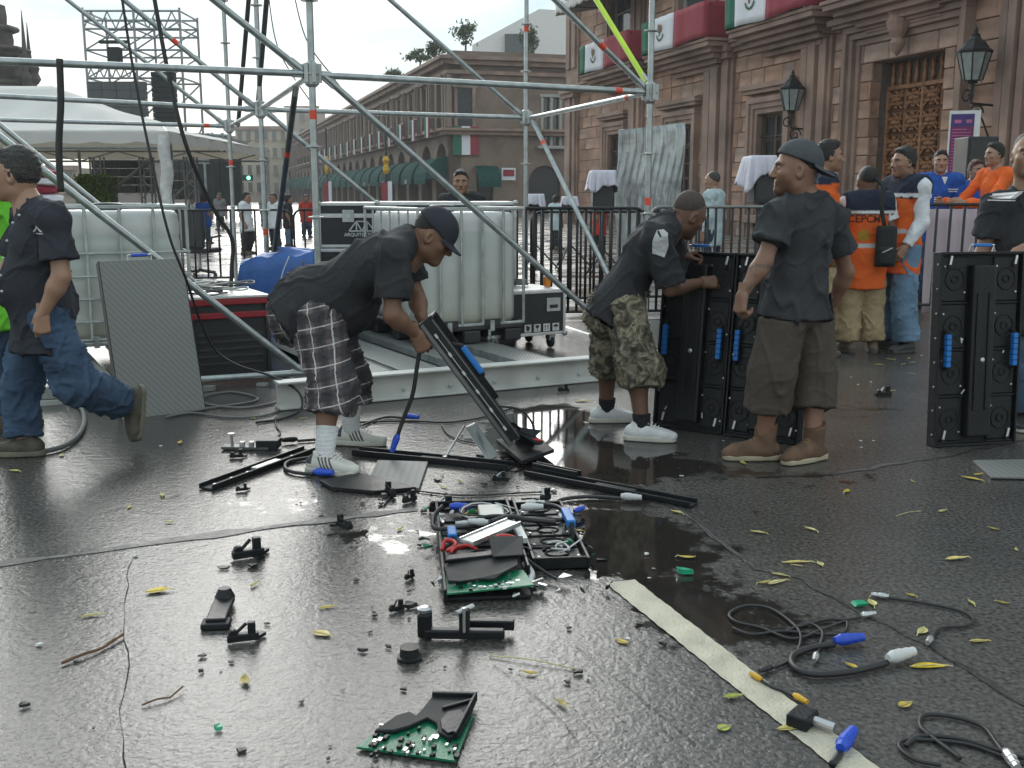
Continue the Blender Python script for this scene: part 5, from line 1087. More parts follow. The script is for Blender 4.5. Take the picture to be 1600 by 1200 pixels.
for p in (A0, A1, B0, B1, C0):
    mb = MB(); mb.lathe([(.028, -.09), (.05, -.07), (.052, .07), (.028, .09)], V(p.x, p.y, ZJ), seg=10); 
    for k in range(6): a = k * 1.047; mb.box(p.x + .055 * math.cos(a) - .014, p.x + .055 * math.cos(a) + .014, p.y + .055 * math.sin(a) - .014, p.y + .055 * math.sin(a) + .014, ZJ - .06, ZJ + .07)
    mb.build('wedge_head', zinc, scaf, world=True)
e1 = (A1 - A0).to_2d().to_3d().normalized(); e2 = V(-e1.y, e1.x, 0); RZ = math.atan2(e1.y, e1.x)
# cables hanging through the scaffold
rub = mat('black_rubber', (.018, .018, .019), .5, var=.2); rubg = mat('grey_cable', (.13, .135, .135), .55, var=.2)
def catm(pts, n=8):
    out_ = []; P_ = [pts[0]] + list(pts) + [pts[-1]]
    for i in range(1, len(P_) - 2):
        p0, p1, p2, p3 = P_[i - 1:i + 3]
        for k in range(n):
            t = k / n; out_.append(.5 * ((2 * p1) + (-p0 + p2) * t + (2 * p0 - 5 * p1 + 4 * p2 - p3) * t * t + (-p0 + 3 * p1 - 3 * p2 + p3) * t ** 3))
    out_.append(pts[-1]); return out_
def cable(name, pts, r, m, label, cat='cable', group=None):
    pts = catm([Vector(q) for q in pts]); root = thing(name, V(pts[0].x, pts[0].y, min(q.z for q in pts)), 0, label, cat, group)
    MB().tube(pts, r, 8).build('sheath', m, root, world=True, smooth=True); return root, pts
cable('hanging_strap', [P(93, 92, 6.6), P(95, 160, 6.6), P(92, 230, 6.6), P(95, 300, 6.6)], .022, rub, 'thick black strap hanging from the upper ledger at left', 'strap')
cable('hanging_cable', [P(188, -20, 6.2), P(205, 90, 6.2), P(228, 210, 6.2), P(262, 360, 6.2), P(292, 440, 6.3), P(312, 500, 6.6), P(335, 545, 6.8), P(370, 570, 6.8), P(425, 588, 6.7), P(466, 612, 6.6), P(470, 640, 6.5), G(440, 654, .01), G(400, 660, .01)], .008, rub, 'thin black cable sagging down across the water tank at left')
cable('hanging_cable', [P(238, -20, 8.0), P(262, 110, 8.0), P(290, 225, 8.0), P(330, 320, 8.2), P(362, 372, 8.3), P(362, 420, 8.3), P(358, 500, 8.3)], .016, rub, 'thick black cable hanging beside the inner left scaffold post')
cable('hanging_wire', [P(418, -20, 16), P(430, 60, 16), P(452, 110, 16), P(490, 165, 16)], .008, rub, 'thin wire running down behind the near scaffold post', 'wire')
cable('hanging_wire', [P(455, -30, 15), P(478, 60, 15), P(520, 120, 15), P(535, 140, 15)], .008, rub, 'thin wire slanting right of the near scaffold post', 'wire')
# ---- base beam
beamm = mat('white_beam', (.50, .51, .48), .5, var=.18, scale=3, bump=.15, bscale=40, c2=(.36, .35, .31), c2at=.6)
b0, b1 = G(437, 643), G(1062, 585); bd = (b1 - b0).normalized(); bn = V(-bd.y, bd.x, 0)
bm_ = thing('base_beam', b0, 0, 'long white steel I-beam lying along the foot of the scaffold', 'beam')
prof = [(0, 0), (.13, 0), (.13, .014), (.075, .02), (.075, .16), (.13, .166), (.13, .18), (0, .18), (0, .166), (.055, .16), (.055, .02), (0, .014)]
o = MB().prism([b0 + bn * x + V(0, 0, z + .004) for x, z in prof], b1 - b0).build('section', beamm, bm_, world=True, bevel=.004)
mb = MB()
for k in range(9): mb.lathe([(.014, 0), (.014, .008), (.008, .012)], b0.lerp(b1, (k + .5) / 9) + bn * .052 + V(0, 0, .06), -bn, 6)
mb.build('bolts', zinc, bm_, world=True)
c0_, c1_ = R0(-120, 640), R0(432, 608); fb = thing('base_bar', V(c1_.x, c1_.y, 0), 0, 'narrow white flat bar under the left base tube of the scaffold', 'bar')
MB().bar(c0_ - e2 * .05, c1_ - e2 * .05, .03, .05).build('bar', beamm, fb, world=True, bevel=.004)
for t in (.55, .78, .95):
    q = c0_.lerp(c1_, t) - e2 * .05; MB().box(q.x - .04, q.x + .04, q.y - .03, q.y + .03, 0.004, q.z + .06).build('foot', zinc, fb, world=True)
# ---- perforated deck planks
def deck_mat():
    m = bpy.data.materials.new('perforated_deck'); m.use_nodes = True; t = m.node_tree; b = t.nodes['Principled BSDF']; tcn = nn(t, 'ShaderNodeTexCoord'); sx = nn(t, 'ShaderNodeSeparateXYZ'); t.links.new(tcn.outputs['Object'], sx.inputs[0])
    def fr(o_, per):
        a = nn(t, 'ShaderNodeMath', operation='MULTIPLY'); t.links.new(o_, a.inputs[0]); a.inputs[1].default_value = 1 / per; f = nn(t, 'ShaderNodeMath', operation='FRACT'); t.links.new(a.outputs[0], f.inputs[0]); s = nn(t, 'ShaderNodeMath', operation='SUBTRACT'); t.links.new(f.outputs[0], s.inputs[0]); s.inputs[1].default_value = .5
        q = nn(t, 'ShaderNodeMath', operation='MULTIPLY'); t.links.new(s.outputs[0], q.inputs[0]); t.links.new(s.outputs[0], q.inputs[1]); return q.outputs[0]
    ad = nn(t, 'ShaderNodeMath', operation='ADD'); t.links.new(fr(sx.outputs[0], .032), ad.inputs[0]); t.links.new(fr(sx.outputs[1], .045), ad.inputs[1])
    l = nn(t, 'ShaderNodeMath', operation='LESS_THAN'); t.links.new(ad.outputs[0], l.inputs[0]); l.inputs[1].default_value = .075
    mx = nn(t, 'ShaderNodeMixRGB'); t.links.new(l.outputs[0], mx.inputs[0]); mx.inputs[1].default_value = (.40, .41, .39, 1); mx.inputs[2].default_value = (.05, .05, .05, 1); t.links.new(mx.outputs[0], b.inputs['Base Color'])
    b.inputs['Metallic'].default_value = .5; b.inputs['Roughness'].default_value = .42
    bp = nn(t, 'ShaderNodeBump'); bp.invert = True; bp.inputs['Distance'].default_value = .006; t.links.new(l.outputs[0], bp.inputs['Height']); t.links.new(bp.outputs[0], b.inputs['Normal']); return m
dm = deck_mat()
for i, (px, py, L, lab) in enumerate(((662, 579, 2.4, 'perforated steel deck plank left of the white tank, nearest the bent man'), (772, 577, 2.4, 'perforated steel deck plank under the middle of the white tank'), (856, 568, 2.3, 'perforated steel deck plank at the right end under the road case'), (590, 585, 2.4, 'perforated steel deck plank partly behind the plaid shorts'), (150, 607, 2.2, 'perforated steel deck plank under the left water tank'), (60, 612, 2.2, 'perforated steel deck plank behind the walking man'))):
    p = G(px, py, .11) + e2 * .10; o = thing('deck_plank', p, RZ, lab, 'plank', 'perforated planks in the scaffold base')
    MB().box(-.145, .145, 0, L, -.012, 0).build('deck', dm, o)
    mb = MB(); mb.box(-.152, -.146, 0, L, -.05, .006); mb.box(.146, .152, 0, L, -.05, .006); mb.box(-.145, .145, -.006, -.001, -.07, .004); mb.build('side_rail', zinc, o)
    for y in (.05, L - .1): MB().box(-.13, .13, y, y + .06, -.106, -.0125).build('bearer', zinc, o)
# ================================================================== WATER TANKS
def tank_mat():
    m = bpy.data.materials.new('tank_plastic'); m.use_nodes = True; t = m.node_tree; b = t.nodes['Principled BSDF']; tcn = nn(t, 'ShaderNodeTexCoord'); sx = nn(t, 'ShaderNodeSeparateXYZ'); t.links.new(tcn.outputs['Object'], sx.inputs[0])
    r = nn(t, 'ShaderNodeValToRGB'); e = r.color_ramp.elements; e[0].position = .2; e[0].color = (.50, .50, .42, 1); e[1].position = .35; e[1].color = (.62, .64, .585, 1); q = e.new(.93); q.color = (.60, .65, .615, 1); q = e.new(.955); q.color = (.74, .75, .73, 1)
    t.links.new(sx.outputs[2], r.inputs[0]); n = nn(t, 'ShaderNodeTexNoise'); n.inputs['Scale'].default_value = 4; n.inputs['Detail'].default_value = 5; t.links.new(tcn.outputs['Object'], n.inputs['Vector'])
    ml = nn(t, 'ShaderNodeMixRGB', blend_type='MULTIPLY'); ml.inputs[0].default_value = .35; t.links.new(r.outputs[0], ml.inputs[1]); t.links.new(n.outputs[0], ml.inputs[2]); t.links.new(ml.outputs[0], b.inputs['Base Color']); b.inputs['Roughness'].default_value = .35
    b.inputs['Subsurface Weight'].default_value = .25; b.inputs['Subsurface Radius'].default_value = (.05, .05, .05); return m
tkm = tank_mat(); plast = mat('black_plastic', (.022, .023, .024), .45, var=.25, scale=12)
def rounded_box(mb, x0, x1, y0, y1, z0, z1, r, nseg=5, wav=None):
    prof = []
    for (cx, cy, a0) in ((x1 - r, y0 + r, -90), (x1 - r, y1 - r, 0), (x0 + r, y1 - r, 90), (x0 + r, y0 + r, 180)):
        for k in range(nseg + 1): a = R(a0 + 90 * k / nseg); prof.append((cx + r * math.cos(a), cy + r * math.sin(a)))
    cx, cy = (x0 + x1) / 2, (y0 + y1) / 2; n = len(prof); levels = [(z0, .94), (z0 + .03, .985)] + [(z0 + .06 + (z1 - z0 - .12) * k / 24, 1.0 + (wav(k / 24) if wav else 0)) for k in range(25)] + [(z1 - .03, .985), (z1, .94)]
    vs = [V(cx + (x - cx) * s, cy + (y - cy) * s, z) for z, s in levels for x, y in prof]
    mb.add(vs, [(i * n + k, i * n + (k + 1) % n, (i + 1) * n + (k + 1) % n, (i + 1) * n + k) for i in range(len(levels) - 1) for k in range(n)] + [tuple(range(n))[::-1], tuple((len(levels) - 1) * n + k for k in range(n))]); return mb
def ibc(loc, rz, label, horiz, w=1.0, d=1.2, top=1.04):
    o = thing('water_tank', loc, rz, label, 'tank', 'caged water tanks used as scaffold ballast')
    t_ = rounded_box(MB(), .03, w - .03, .03, d - .03, .15, top - .03, .12, 6, (lambda q: -.012 * (math.cos(q * math.pi * 12) > .75)) if horiz else None).build('tank', tkm, o); sharp_smooth(t_, 50)
    MB().lathe([(.11, 0), (.11, .05), (.09, .06)], (w / 2, d / 2, top - .03), seg=18).build('lid', plast, t_)
    mb = MB(); mb.tube([(x, y, .16) for x, y in ((0, 0), (w, 0), (w, d), (0, d))], .013, 8, closed=True); mb.build('bottom_ring', zinc, o)
    mb = MB(); mb.tube([(x, y, top) for x, y in ((0, 0), (w, 0), (w, d), (0, d))], .016, 8, closed=True); mb.build('top_ring', zinc, o)
    nv = 4 if horiz else 5
    for k in range(nv + 1):
        for (x, y) in ((w * k / nv, 0), (w * k / nv, d)): MB().tube([(x, y, .16), (x, y, top)], .013, 8).build('cage_bar', zinc, o)
    for k in range(1, nv + 1):
        for x in (0, w): MB().tube([(x, d * k / (nv + 1), .16), (x, d * k / (nv + 1), top)], .010, 8).build('cage_bar', zinc, o)
    for z in ((.30, .47, .64, .81) if horiz else ()): mb = MB(); mb.tube([(x, y, z) for x, y in ((-.012, -.012), (w + .012, -.012), (w + .012, d + .012), (-.012, d + .012))], .009, 8, closed=True); mb.build('cage_hoop', zinc, o)
    # pallet
    MB().box(0, w, 0, d, .11, .145).build('pallet_deck', plast if not horiz else zinc, o, bevel=.01)
    for x in (.02, w / 2 - .08, w - .18):
        for y in (.0, d / 2 - .08, d - .16): MB().box(x, x + .16, y, y + .16, .0, .11).build('pallet_foot', plast, o, bevel=.015)
    if not horiz:
        for x in (.2, .6): MB().box(x, x + .15, -.016, .0, .145, .20).build('sump_step', plast, o)
    for x in (.25, .65): MB().box(x, x + .04, -.018, -.004, .10, .19).build('clip', zinc, o)
    return o
fl_ = vplane(A0 + e2 * .45, A1 + e2 * .45, 655, 500); ibc(V(fl_.x, fl_.y, .117), RZ, 'white water tank in a steel cage behind the bent man in plaid shorts', False, w=.98, top=1.125)
fl_ = P(88, 500, 7.75); ibc(V(fl_.x, fl_.y, .117), RZ, 'greenish ribbed water tank in a steel cage behind the walking man', True, w=.98, top=1.15)
# ================================================================== CASES
casem = mat('case_black', (.020, .021, .022), .55, var=.2, bump=.1, bscale=150)
def flight_case(name, loc, rz, w, d, h, label, lid=.12, casters=False, latches=2, topm=None, grp=None):
    o = thing(name, loc, rz, label, 'case', grp); z0 = .13 if casters else .0
    bd_ = MB().box(.006, w - .006, .006, d - .006, z0 + .006, z0 + h - .006).build('panel', casem, o)
    if topm: MB().box(.02, w - .02, .02, d - .02, z0 + h - .006, z0 + h + .004).build('lid_sheet', topm, o)
    t = .028; zs = [z0, z0 + h]
    for x in (0, w - t):
        for y in (0, d - t): MB().box(x, x + t, y, y + t, z0 + t, z0 + h - t).build('edge_trim', alu, o, bevel=.004)
    for z in (z0, z0 + h - t):
        for y in (0, d - t): MB().box(0, w, y, y + t, z, z + t).build('edge_trim', alu, o, bevel=.004)
        for x in (0, w - t): MB().box(x, x + t, t, d - t, z + .0005, z + t - .0005).build('edge_trim', alu, o, bevel=.004)
    if lid: 
        mb = MB(); zl = z0 + h - lid; mb.box(-.003, w + .003, -.004, 0.004, zl - .02, zl + .02); mb.build('lid_joint', alu, o, bevel=.003)
        for k in range(latches):
            x = w * (k + .5) / latches; l_ = MB().box(x - .055, x + .055, -.009, -.003, zl - .06, zl + .055).build('latch', zinc, o, bevel=.004); MB().lathe([(.022, 0), (.02, .006)], (x, -.009, zl), (0, -1, 0), 10).build('turn_key', alu, l_)
    for x in (0, w):
        for z in zs: MB().lathe([(.002, -.028), (.02, -.02), (.028, 0), (.02, .02), (.002, .028)], (x + (.008 if x == 0 else -.008), .008, z + (.008 if z == z0 else -.008)), seg=8).build('ball_corner', zinc, o)
    if casters:
        for x in (.1, w - .1):
            for y in (.1, d - .1):
                c = MB().box(x - .03, x + .03, y - .035, y + .035, .07, .129).build('caster', zinc, o); MB().lathe([(.02, -.016), (.05, -.016), (.055, -.008), (.055, .008), (.05, .016), (.02, .016)], (x, y, .0555), (1, 0, 0), 16).build('wheel', rub, c)
    return o
white_al = mat('pale_aluminium', (.58, .59, .58), .4, metal=.35, var=.12)
# stack at the back: low silver-topped case, logo case on it, long case to the right
Y1 = 10.0; q = P(498, 388, Y1); q2 = P(592, 388, Y1); wq = (q2 - q).length
flight_case('road_case', V(q.x - .1, Y1 - .05, 0), R(4), wq + .3, .8, q.z - .006, 'silver-topped road case underneath the black logo case', casters=False, topm=white_al, lid=0)
lc = flight_case('logo_case', V(q.x, Y1, q.z + .006), R(4), wq, .7, P(505, 318, Y1).z - q.z, 'black road case with white truss logo left of the long case', latches=1, topm=white_al)
wp = mat('print_white', (.62, .62, .62), .6)
LM = wm(lc) @ frame(V(wq * .72, -.006, (P(505, 318, Y1).z - q.z) * .42), (1, 0, 0), (0, -1, 0))
text_part('ARQUITECTURA', .045, LM @ Matrix.Translation((.0, -.055, 0)), wp, lc, 'lettering', bold=True)
mb = MB()
for (x0, y0, x1, y1) in ((-.12, -.02, -.05, .07), (-.05, .07, .0, -.02), (.0, -.02, .05, .07), (.05, .07, .12, -.02), (-.05, .07, .05, .07), (-.12, -.02, .12, -.02), (-.05, -.02, -.05, .07), (.05, -.02, .05, .07)): mb.bar(LM @ V(x0, y0, .002), LM @ V(x1, y1, .002), .012, .002, LM.to_3x3() @ V(0, 0, 1))
mb.build('truss_logo', wp, lc, world=True)
q = P(588, 330, 9.75); q2 = P(800, 330, 10.1); wq = (q2 - q).length; flight_case('long_case', V(q.x, q.y, 0), R(6), wq, .75, P(600, 316, 9.75).z, 'long black equipment case with pale aluminium lid behind the white tank', latches=3, topm=white_al)
# small road case on wheels with shipping symbols
q = P(884, 505, 9.35); rc_ = flight_case('road_case', V(q.x - .78 * e1.x, q.y - .78 * e1.y, 0), RZ, .78, .6, .40, 'small black wheeled road case with white shipping symbols right of the tank', casters=True, lid=0, topm=white_al)
mb = MB(); mb.box(.58, .72, -.006, .0, .34, .46); d_ = mb.build('recess_dish', zinc, rc_, bevel=.01); MB().box(.61, .69, -.012, -.007, .37, .40).build('handle', rub, d_)
def icon(cx, kind):
    x = V(1, 0, 0); par = rc_; s = .034; z = .20; bgd = MB().box(cx - s, cx + s, -.0035, -.001, z - s, z + s).build('symbol_plate', wp, par)
    mb = MB(); y = -.0045
    def poly(pts): mb.prism([V(cx + a * s, y, z + b * s) for a, b in pts], (0, .001, 0))
    if kind == 0: poly([(-.6, .6), (-.2, .75), (.6, .3), (.3, -.7), (-.4, -.6)])
    elif kind == 1: poly([(-.6, .7), (.6, .7), (.35, 0), (.08, -.1), (.08, -.6), (.4, -.7), (-.4, -.7), (-.08, -.6), (-.08, -.1), (-.35, 0)])
    elif kind == 2:
        for c in (-.4, .4): poly([(c - .1, -.7), (c + .1, -.7), (c + .1, .2), (c + .28, .2), (c, .75), (c - .28, .2), (c - .1, .2)])
    else: poly([(-.75, .05)] + [(-.75 * math.cos(k * .314), .05 + .65 * math.sin(k * .314)) for k in range(1, 10)] + [(.75, .05)]); poly([(-.06, .05), (.06, .05), (.06, -.6), (.2, -.7), (.0, -.75), (-.06, -.6)])
    mb.build('symbol', casem, bgd)
for k in range(4): icon(.39 + k * .095, k)
cp = P(855, 446, 9.55); cu = thing('drink_cup', V(cp.x, cp.y, .538), 0, 'orange cup standing on the small road case', 'cup'); MB().lathe([(.03, 0), (.04, .08), (.038, .085)], seg=14).build('cup', mat('orange_plastic', (.75, .24, .02), .4), cu); MB().lathe([(.041, .084), (.041, .095), (.02, .1)], seg=14).build('lid', wp, cu)
cable('cable_coil', [V(cp.x - .28 + .1 * math.cos(a) * (1 + .1 * math.sin(a * .3)), cp.y + .03 + .08 * math.sin(a), .55 + .002 * a) for a in [k * .6 for k in range(40)]], .008, rubg, 'grey cable coil lying on the small road case')
# ---- red and black power rack with cables on top
q = P(300, 588, 7.62); rk = thing('power_rack', V(q.x, q.y, 0), RZ, 'black and red power rack with cables on top, behind the grey panel', 'rack')
redp = mat('red_enamel', (.26, .012, .02), .4, var=.15); hw, hd_, hh = .60, .6, .655
MB().box(.02, hw - .02, .02, hd_, .03, hh - .05).build('housing', casem, rk)
for z in (.0, hh - .10, hh - .20): MB().box(0, hw, -.006, hd_ + .006, z, z + .03 + (.015 if z > .3 else 0)).build('red_rail', redp, rk, bevel=.006)
for x in (0, hw - .03):
    for y in (0, hd_ - .03): MB().box(x, x + .03, y - .004, y + .03, .03, hh - .05).build('corner_post', casem, rk, bevel=.005)
for k in range(5): MB().box(.06, hw - .06, .012, .02, .1 + k * .055, .125 + k * .055).build('louvre', plast, rk, bevel=.004)
MB().box(0.0, hw, .0, hd_, hh - .05, hh - .035).build('top_tray', white_al, rk)
rs = random.Random(4)
for i in range(7):
    cx, cy = rs.uniform(.12, .42), rs.uniform(.12, .4); r0 = rs.uniform(.10, .17); ph = rs.uniform(0, 6)
    pts = [wm(rk) @ V(min(.6, max(-.03, cx + r0 * math.cos(a + ph))), cy + r0 * .8 * math.sin(a + ph), hh - .02 + .012 * i + .006 * math.sin(3 * a)) for a in [k * .5 for k in range(15)]]
    cable('loose_cable', pts, .007, (rubg, rub, zinc)[i % 3], ('lowest second third fourth fifth sixth topmost'.split()[i]) + ' ' + ('grey', 'black', 'silver')[i % 3] + ' cable loop of the pile on the power rack', 'cable', 'cables piled on the power rack')
# ---- blue tarpaulin bundle
q = P(372, 462, 9.2); tp_ = thing('tarpaulin_bundle', V(q.x, q.y, 0), R(8), 'bright blue tarpaulin draped over boxes behind the power rack', 'tarpaulin')
blue = mat('blue_tarp', (.035, .12, .38), .5, var=.2, scale=6, bump=.25, bscale=26)
tw, td_, th_ = .68, .6, P(440, 398, 9.2).z
def tarp(u, v):
    a = u * 2 * math.pi; c, s = math.cos(a), math.sin(a); k = max(abs(c), abs(s)); x, y = c / k, s / k; rr_ = min(1, v * 1.55); zz = th_ * (1 if v < .6 else 1 - ((v - .6) / .4) ** .9) + .02 * math.sin(9 * a + 3 * v)
    fl2 = 1 + (.10 * max(0, v - .6) * (1 + math.sin(7 * a + 1) + .6 * math.sin(17 * a)))
    dip = -.05 * (1 - rr_) * math.sin(3 * x + 1); lo2 = -.10 * max(0, -x - .15) * (1 if v < .9 else .2)
    return V(tw / 2 + x * tw / 2 * rr_ * fl2, td_ / 2 + y * td_ / 2 * rr_ * fl2, max(.006, zz + dip + lo2))
o = MB().grid(tarp, 72, 20).build('sheet', blue, tp_, smooth=True); MB().box(.06, tw - .06, .06, td_ - .06, 0, th_ - .22).build('boxes', casem, tp_)
cable('hanging_wire', [P(452, 400, 9.02), P(442, 425, 9.0), P(436, 450, 8.98), P(431, 470, 8.96)], .005, wp, 'thin white cord hanging over the blue tarpaulin', 'cord')
# ---- office chair behind the left barrier
q = P(312, 412, 17.5); oc = thing('office_chair', V(q.x, q.y, 0), R(-20), 'black high-backed office chair seen from behind beyond the left barrier', 'chair')
MB().box(-.29, .29, -.28, -.20, .48, 1.12).build('backrest', casem, oc, bevel=.05); MB().box(-.27, .27, -.24, .28, .40, .49).build('seat', casem, oc, bevel=.04)
for s in (-1, 1): MB().tube([(s * .31, -.15, .45), (s * .33, -.1, .66), (s * .33, .15, .68)], .022, 8).build('armrest', plast, oc)
MB().lathe([(.03, .09), (.03, .4)], seg=10).build('column', zinc, oc)
for k in range(5):
    a = k * 1.2566; l_ = MB().tube([(0, 0, .12), (.3 * math.cos(a), .3 * math.sin(a), .07)], [.03, .018], 8).build('leg', plast, oc); MB().lathe([(.025, -.02), (.03, 0), (.025, .02)], (.3 * math.cos(a), .3 * math.sin(a), .031), (math.sin(a), -math.cos(a), 0), 10).build('wheel', rub, l_)
# ================================================================== BARRIERS
barm = mat('barrier_dark_steel', (.026, .028, .03), .5, metal=.5, var=.25); bargal = mat('barrier_top_steel', (.20, .21, .205), .45, metal=.6, var=.2)
bar_me = MB().tube([(0, 0, 0), (0, 0, 1)], .0145, 8).mesh('bar'); bar_me.materials.append(barm); bar_me.polygons.foreach_set('use_smooth', np.ones(len(bar_me.polygons), bool))
def barrier(a, b, label, h=1.15, n=15, topm=None, zb=.16, grp='crowd barriers round the work area', r=.017):
    d = (b - a); L = d.length; rz = math.atan2(d.y, d.x); o = thing('crowd_barrier', V(a.x, a.y, 0), rz, label, 'barrier', grp); c = .12
    path = [(0, 0, zb), (0, 0, h - c)] + [(c - c * math.cos(t), 0, h - c + c * math.sin(t)) for t in (.4, .8, 1.2)] + [(c, 0, h), (L - c, 0, h)] + [(L - c + c * math.sin(t), 0, h - c + c * math.cos(t)) for t in (.4, .8, 1.2)] + [(L, 0, h - c), (L, 0, zb)]
    MB().tube(path, r, 10).build('frame', topm or barm, o, smooth=True); MB().tube([(0, 0, zb), (L, 0, zb)], r * .9, 8).build('bottom_rail', barm, o, smooth=True)
    for k in range(1, n):
        q = bpy.data.objects.new('bar', bar_me); COL.objects.link(q); q.parent = o; q.location = (L * k / n, 0, zb); q.scale = (1, 1, h - zb - .01)
    for x in (.25, L - .25): MB().tube([(x, -.3, .012), (x, -.22, .09), (x, 0, zb), (x, .22, .09), (x, .3, .012)], .014, 8).build('foot', barm, o)
    return o
barrier(P(268, 430, 15.2), P(458, 430, 15.6), 'dark crowd barrier on the left in front of the office chair', h=1.13, n=10)
barrier(P(462, 430, 15.7), P(640, 430, 16.3), 'dark crowd barrier beyond the logo case, mostly hidden', h=1.13, n=11)
barrier(P(660, 480, 10.75), P(1006, 480, 10.9), 'dark crowd barrier behind the white tank and the small road case', h=1.22, n=26)
barrier(P(830, 440, 12.2), P(1100, 440, 12.6), 'second dark crowd barrier just behind the one at the road case', h=1.16, n=18)
barrier(P(1012, 480, 10.95), P(1335, 480, 11.35), 'crowd barrier with pale top rail between the two bending crew and the capped man', h=1.23, n=26, topm=bargal)
barrier(P(1345, 485, 11.4), P(1600, 485, 11.75), 'crowd barrier with pinkish banner in front of the blue polo shirt', h=1.25, n=12)
barrier(P(1610, 485, 11.8), P(1900, 485, 12.2), 'crowd barrier continuing past the right edge of the picture', h=1.25, n=14)
bq0, bq1 = P(1440, 485, 11.62), P(1620, 485, 11.9); bw_ = (bq1 - bq0).length; bnr = thing('barrier_banner', V(bq0.x, bq0.y, 0), math.atan2((bq1 - bq0).y, (bq1 - bq0).x), 'pale pinkish cloth banner hung behind the right barrier', 'banner')
MB().grid(lambda u, v: V(bw_ * u, .03 * math.sin(u * 17) + .015 * math.sin(u * 41 + v * 3), .06 + 1.14 * v), 60, 8).build('cloth', mat('banner_pink', (.52, .42, .46), .8, var=.12, scale=2.5), bnr, smooth=True, solid=.004)
# ================================================================== THINGS BY THE PALACE
def dark_box(name, px0, px1, py0, py1, Y, label, cat, clothc=None):
    a = P(px0, py1, Y); b = P(px1, py0, Y); z0 = max(0, a.z); o = thing(name, V((a.x + b.x) / 2, Y, 0), 0, label, cat); hx = (b.x - a.x) / 2
    MB().box(-hx, hx, 0, .5, z0, b.z).build('cabinet', casem, o, bevel=.02); MB().box(-hx * .85, hx * .85, -.012, -.002, z0 + .06, b.z - .06).build('grille', plast, o)
    if z0 > .3:
        MB().lathe([(.025, .05), (.025, z0)], (0, .25, 0), seg=8).build('pole', plast, o)
        for k in range(3): a_ = k * 2.094; MB().tube([(0, .25, .5), (.45 * math.cos(a_), .25 + .45 * math.sin(a_), .02)], .015, 6).build('leg', plast, o)
    return o, hx, b.z
wcl = cloth('white_sheet', (.60, .59, .66), var=.08)
def sheet(px0, px1, py0, py1, Y, label, seed, corner=0):
    a = P(px0, py1, Y); b = P(px1, py0, Y); o = thing('white_cover', V((a.x + b.x) / 2, Y - .05, a.z), 0, label, 'cloth'); hx = (b.x - a.x) / 2; hz = b.z - a.z; rs = random.Random(seed)
    def fn(u, v):
        a_ = u * 2 * math.pi; c, s = math.cos(a_), math.sin(a_); k = max(abs(c), abs(s)); x, y = c / k, s / k; rr_ = min(1, v * 2.2); z = hz if v < .45 else hz * (1 - ((v - .45) / .55) * (1 + .18 * math.sin(3 * a_ + seed) + .10 * math.sin(7 * a_ + 2 * seed) + corner * .5 * max(0, -x)))
        fl = 1 + .24 * max(0, v - .45) * (1 + math.sin(13 * a_ + seed) + .7 * math.sin(23 * a_ + 2 * seed)) + corner * .5 * max(0, -x) * max(0, v - .45); return V(x * hx * rr_ * fl, .28 + y * .32 * rr_ * fl, z)
    MB().grid(fn, 64, 16).build('sheet', wcl, o, smooth=True, solid=.004); return o
dark_box('covered_speaker', 926, 960, 285, 330, 17, 'black loudspeaker box under a white cloth by the palace', 'speaker'); sheet(924, 962, 266, 294, 17, 'white cloth over the loudspeaker left of the silver plastic sheet', 2)
dark_box('covered_speaker', 1178, 1214, 262, 318, 15.5, 'black loudspeaker under a white cloth left of the grey cap', 'speaker'); sheet(1172, 1212, 243, 276, 15.5, 'white cloth over the loudspeaker left of the grey-capped man', 3, 1)
dark_box('low_speaker', 826, 850, 305, 330, 18, 'low dark box under a white cloth behind the barrier', 'speaker'); sheet(826, 850, 303, 322, 17.9, 'small white cloth over a low box beside the rear scaffold post', 4)
dark_box('low_speaker', 880, 902, 308, 330, 18.5, 'low dark box under a small white cloth in the arcade gap', 'speaker'); sheet(880, 902, 307, 322, 18.4, 'small white cloth over a low box left of the leaning scaffold brace', 5)
dark_box('loudspeaker', 1505, 1562, 213, 330, 15.2, 'large black loudspeaker behind the orange jacket', 'speaker')
# silver plastic sheet over a frame
q0, q1 = P(962, 330, 18), P(1064, 330, 18); zt = P(1010, 200, 18).z; ps = thing('plastic_cover', V(q0.x, 18, 0), R(-4), 'wrinkled silver plastic sheet covering a tall frame by the palace', 'sheet'); pw = (q1 - q0).length
plm = mat('silver_plastic', (.34, .36, .36), .18, metal=.35, var=.35, scale=3, bump=.5, bscale=9)
_ph = lambda u, v: float(fbm(np.array([[u * 1.0, v * .28, 0.0]]), 4, 5, 26)[0])
MB().grid(lambda u, v: V(pw * u + .03 * math.sin(v * 9), -.05 + .030 * _ph(u, v) * (.4 + .6 * v) + .012 * math.sin(u * 60 + 3 * math.sin(v * 5)), .12 + (zt - .12) * v + (.12 * u - .04) * v), 110, 26).build('sheet', plm, ps, smooth=True, solid=.004)
for x in (.05, pw - .05): MB().tube([(x, .12, 0), (x, .12, zt - .02)], .025, 8).build('post', zinc, ps)
MB().tube([(.05, .12, zt - .04), (pw - .05, .12, zt - .04)], .025, 8).build('rail', zinc, ps)
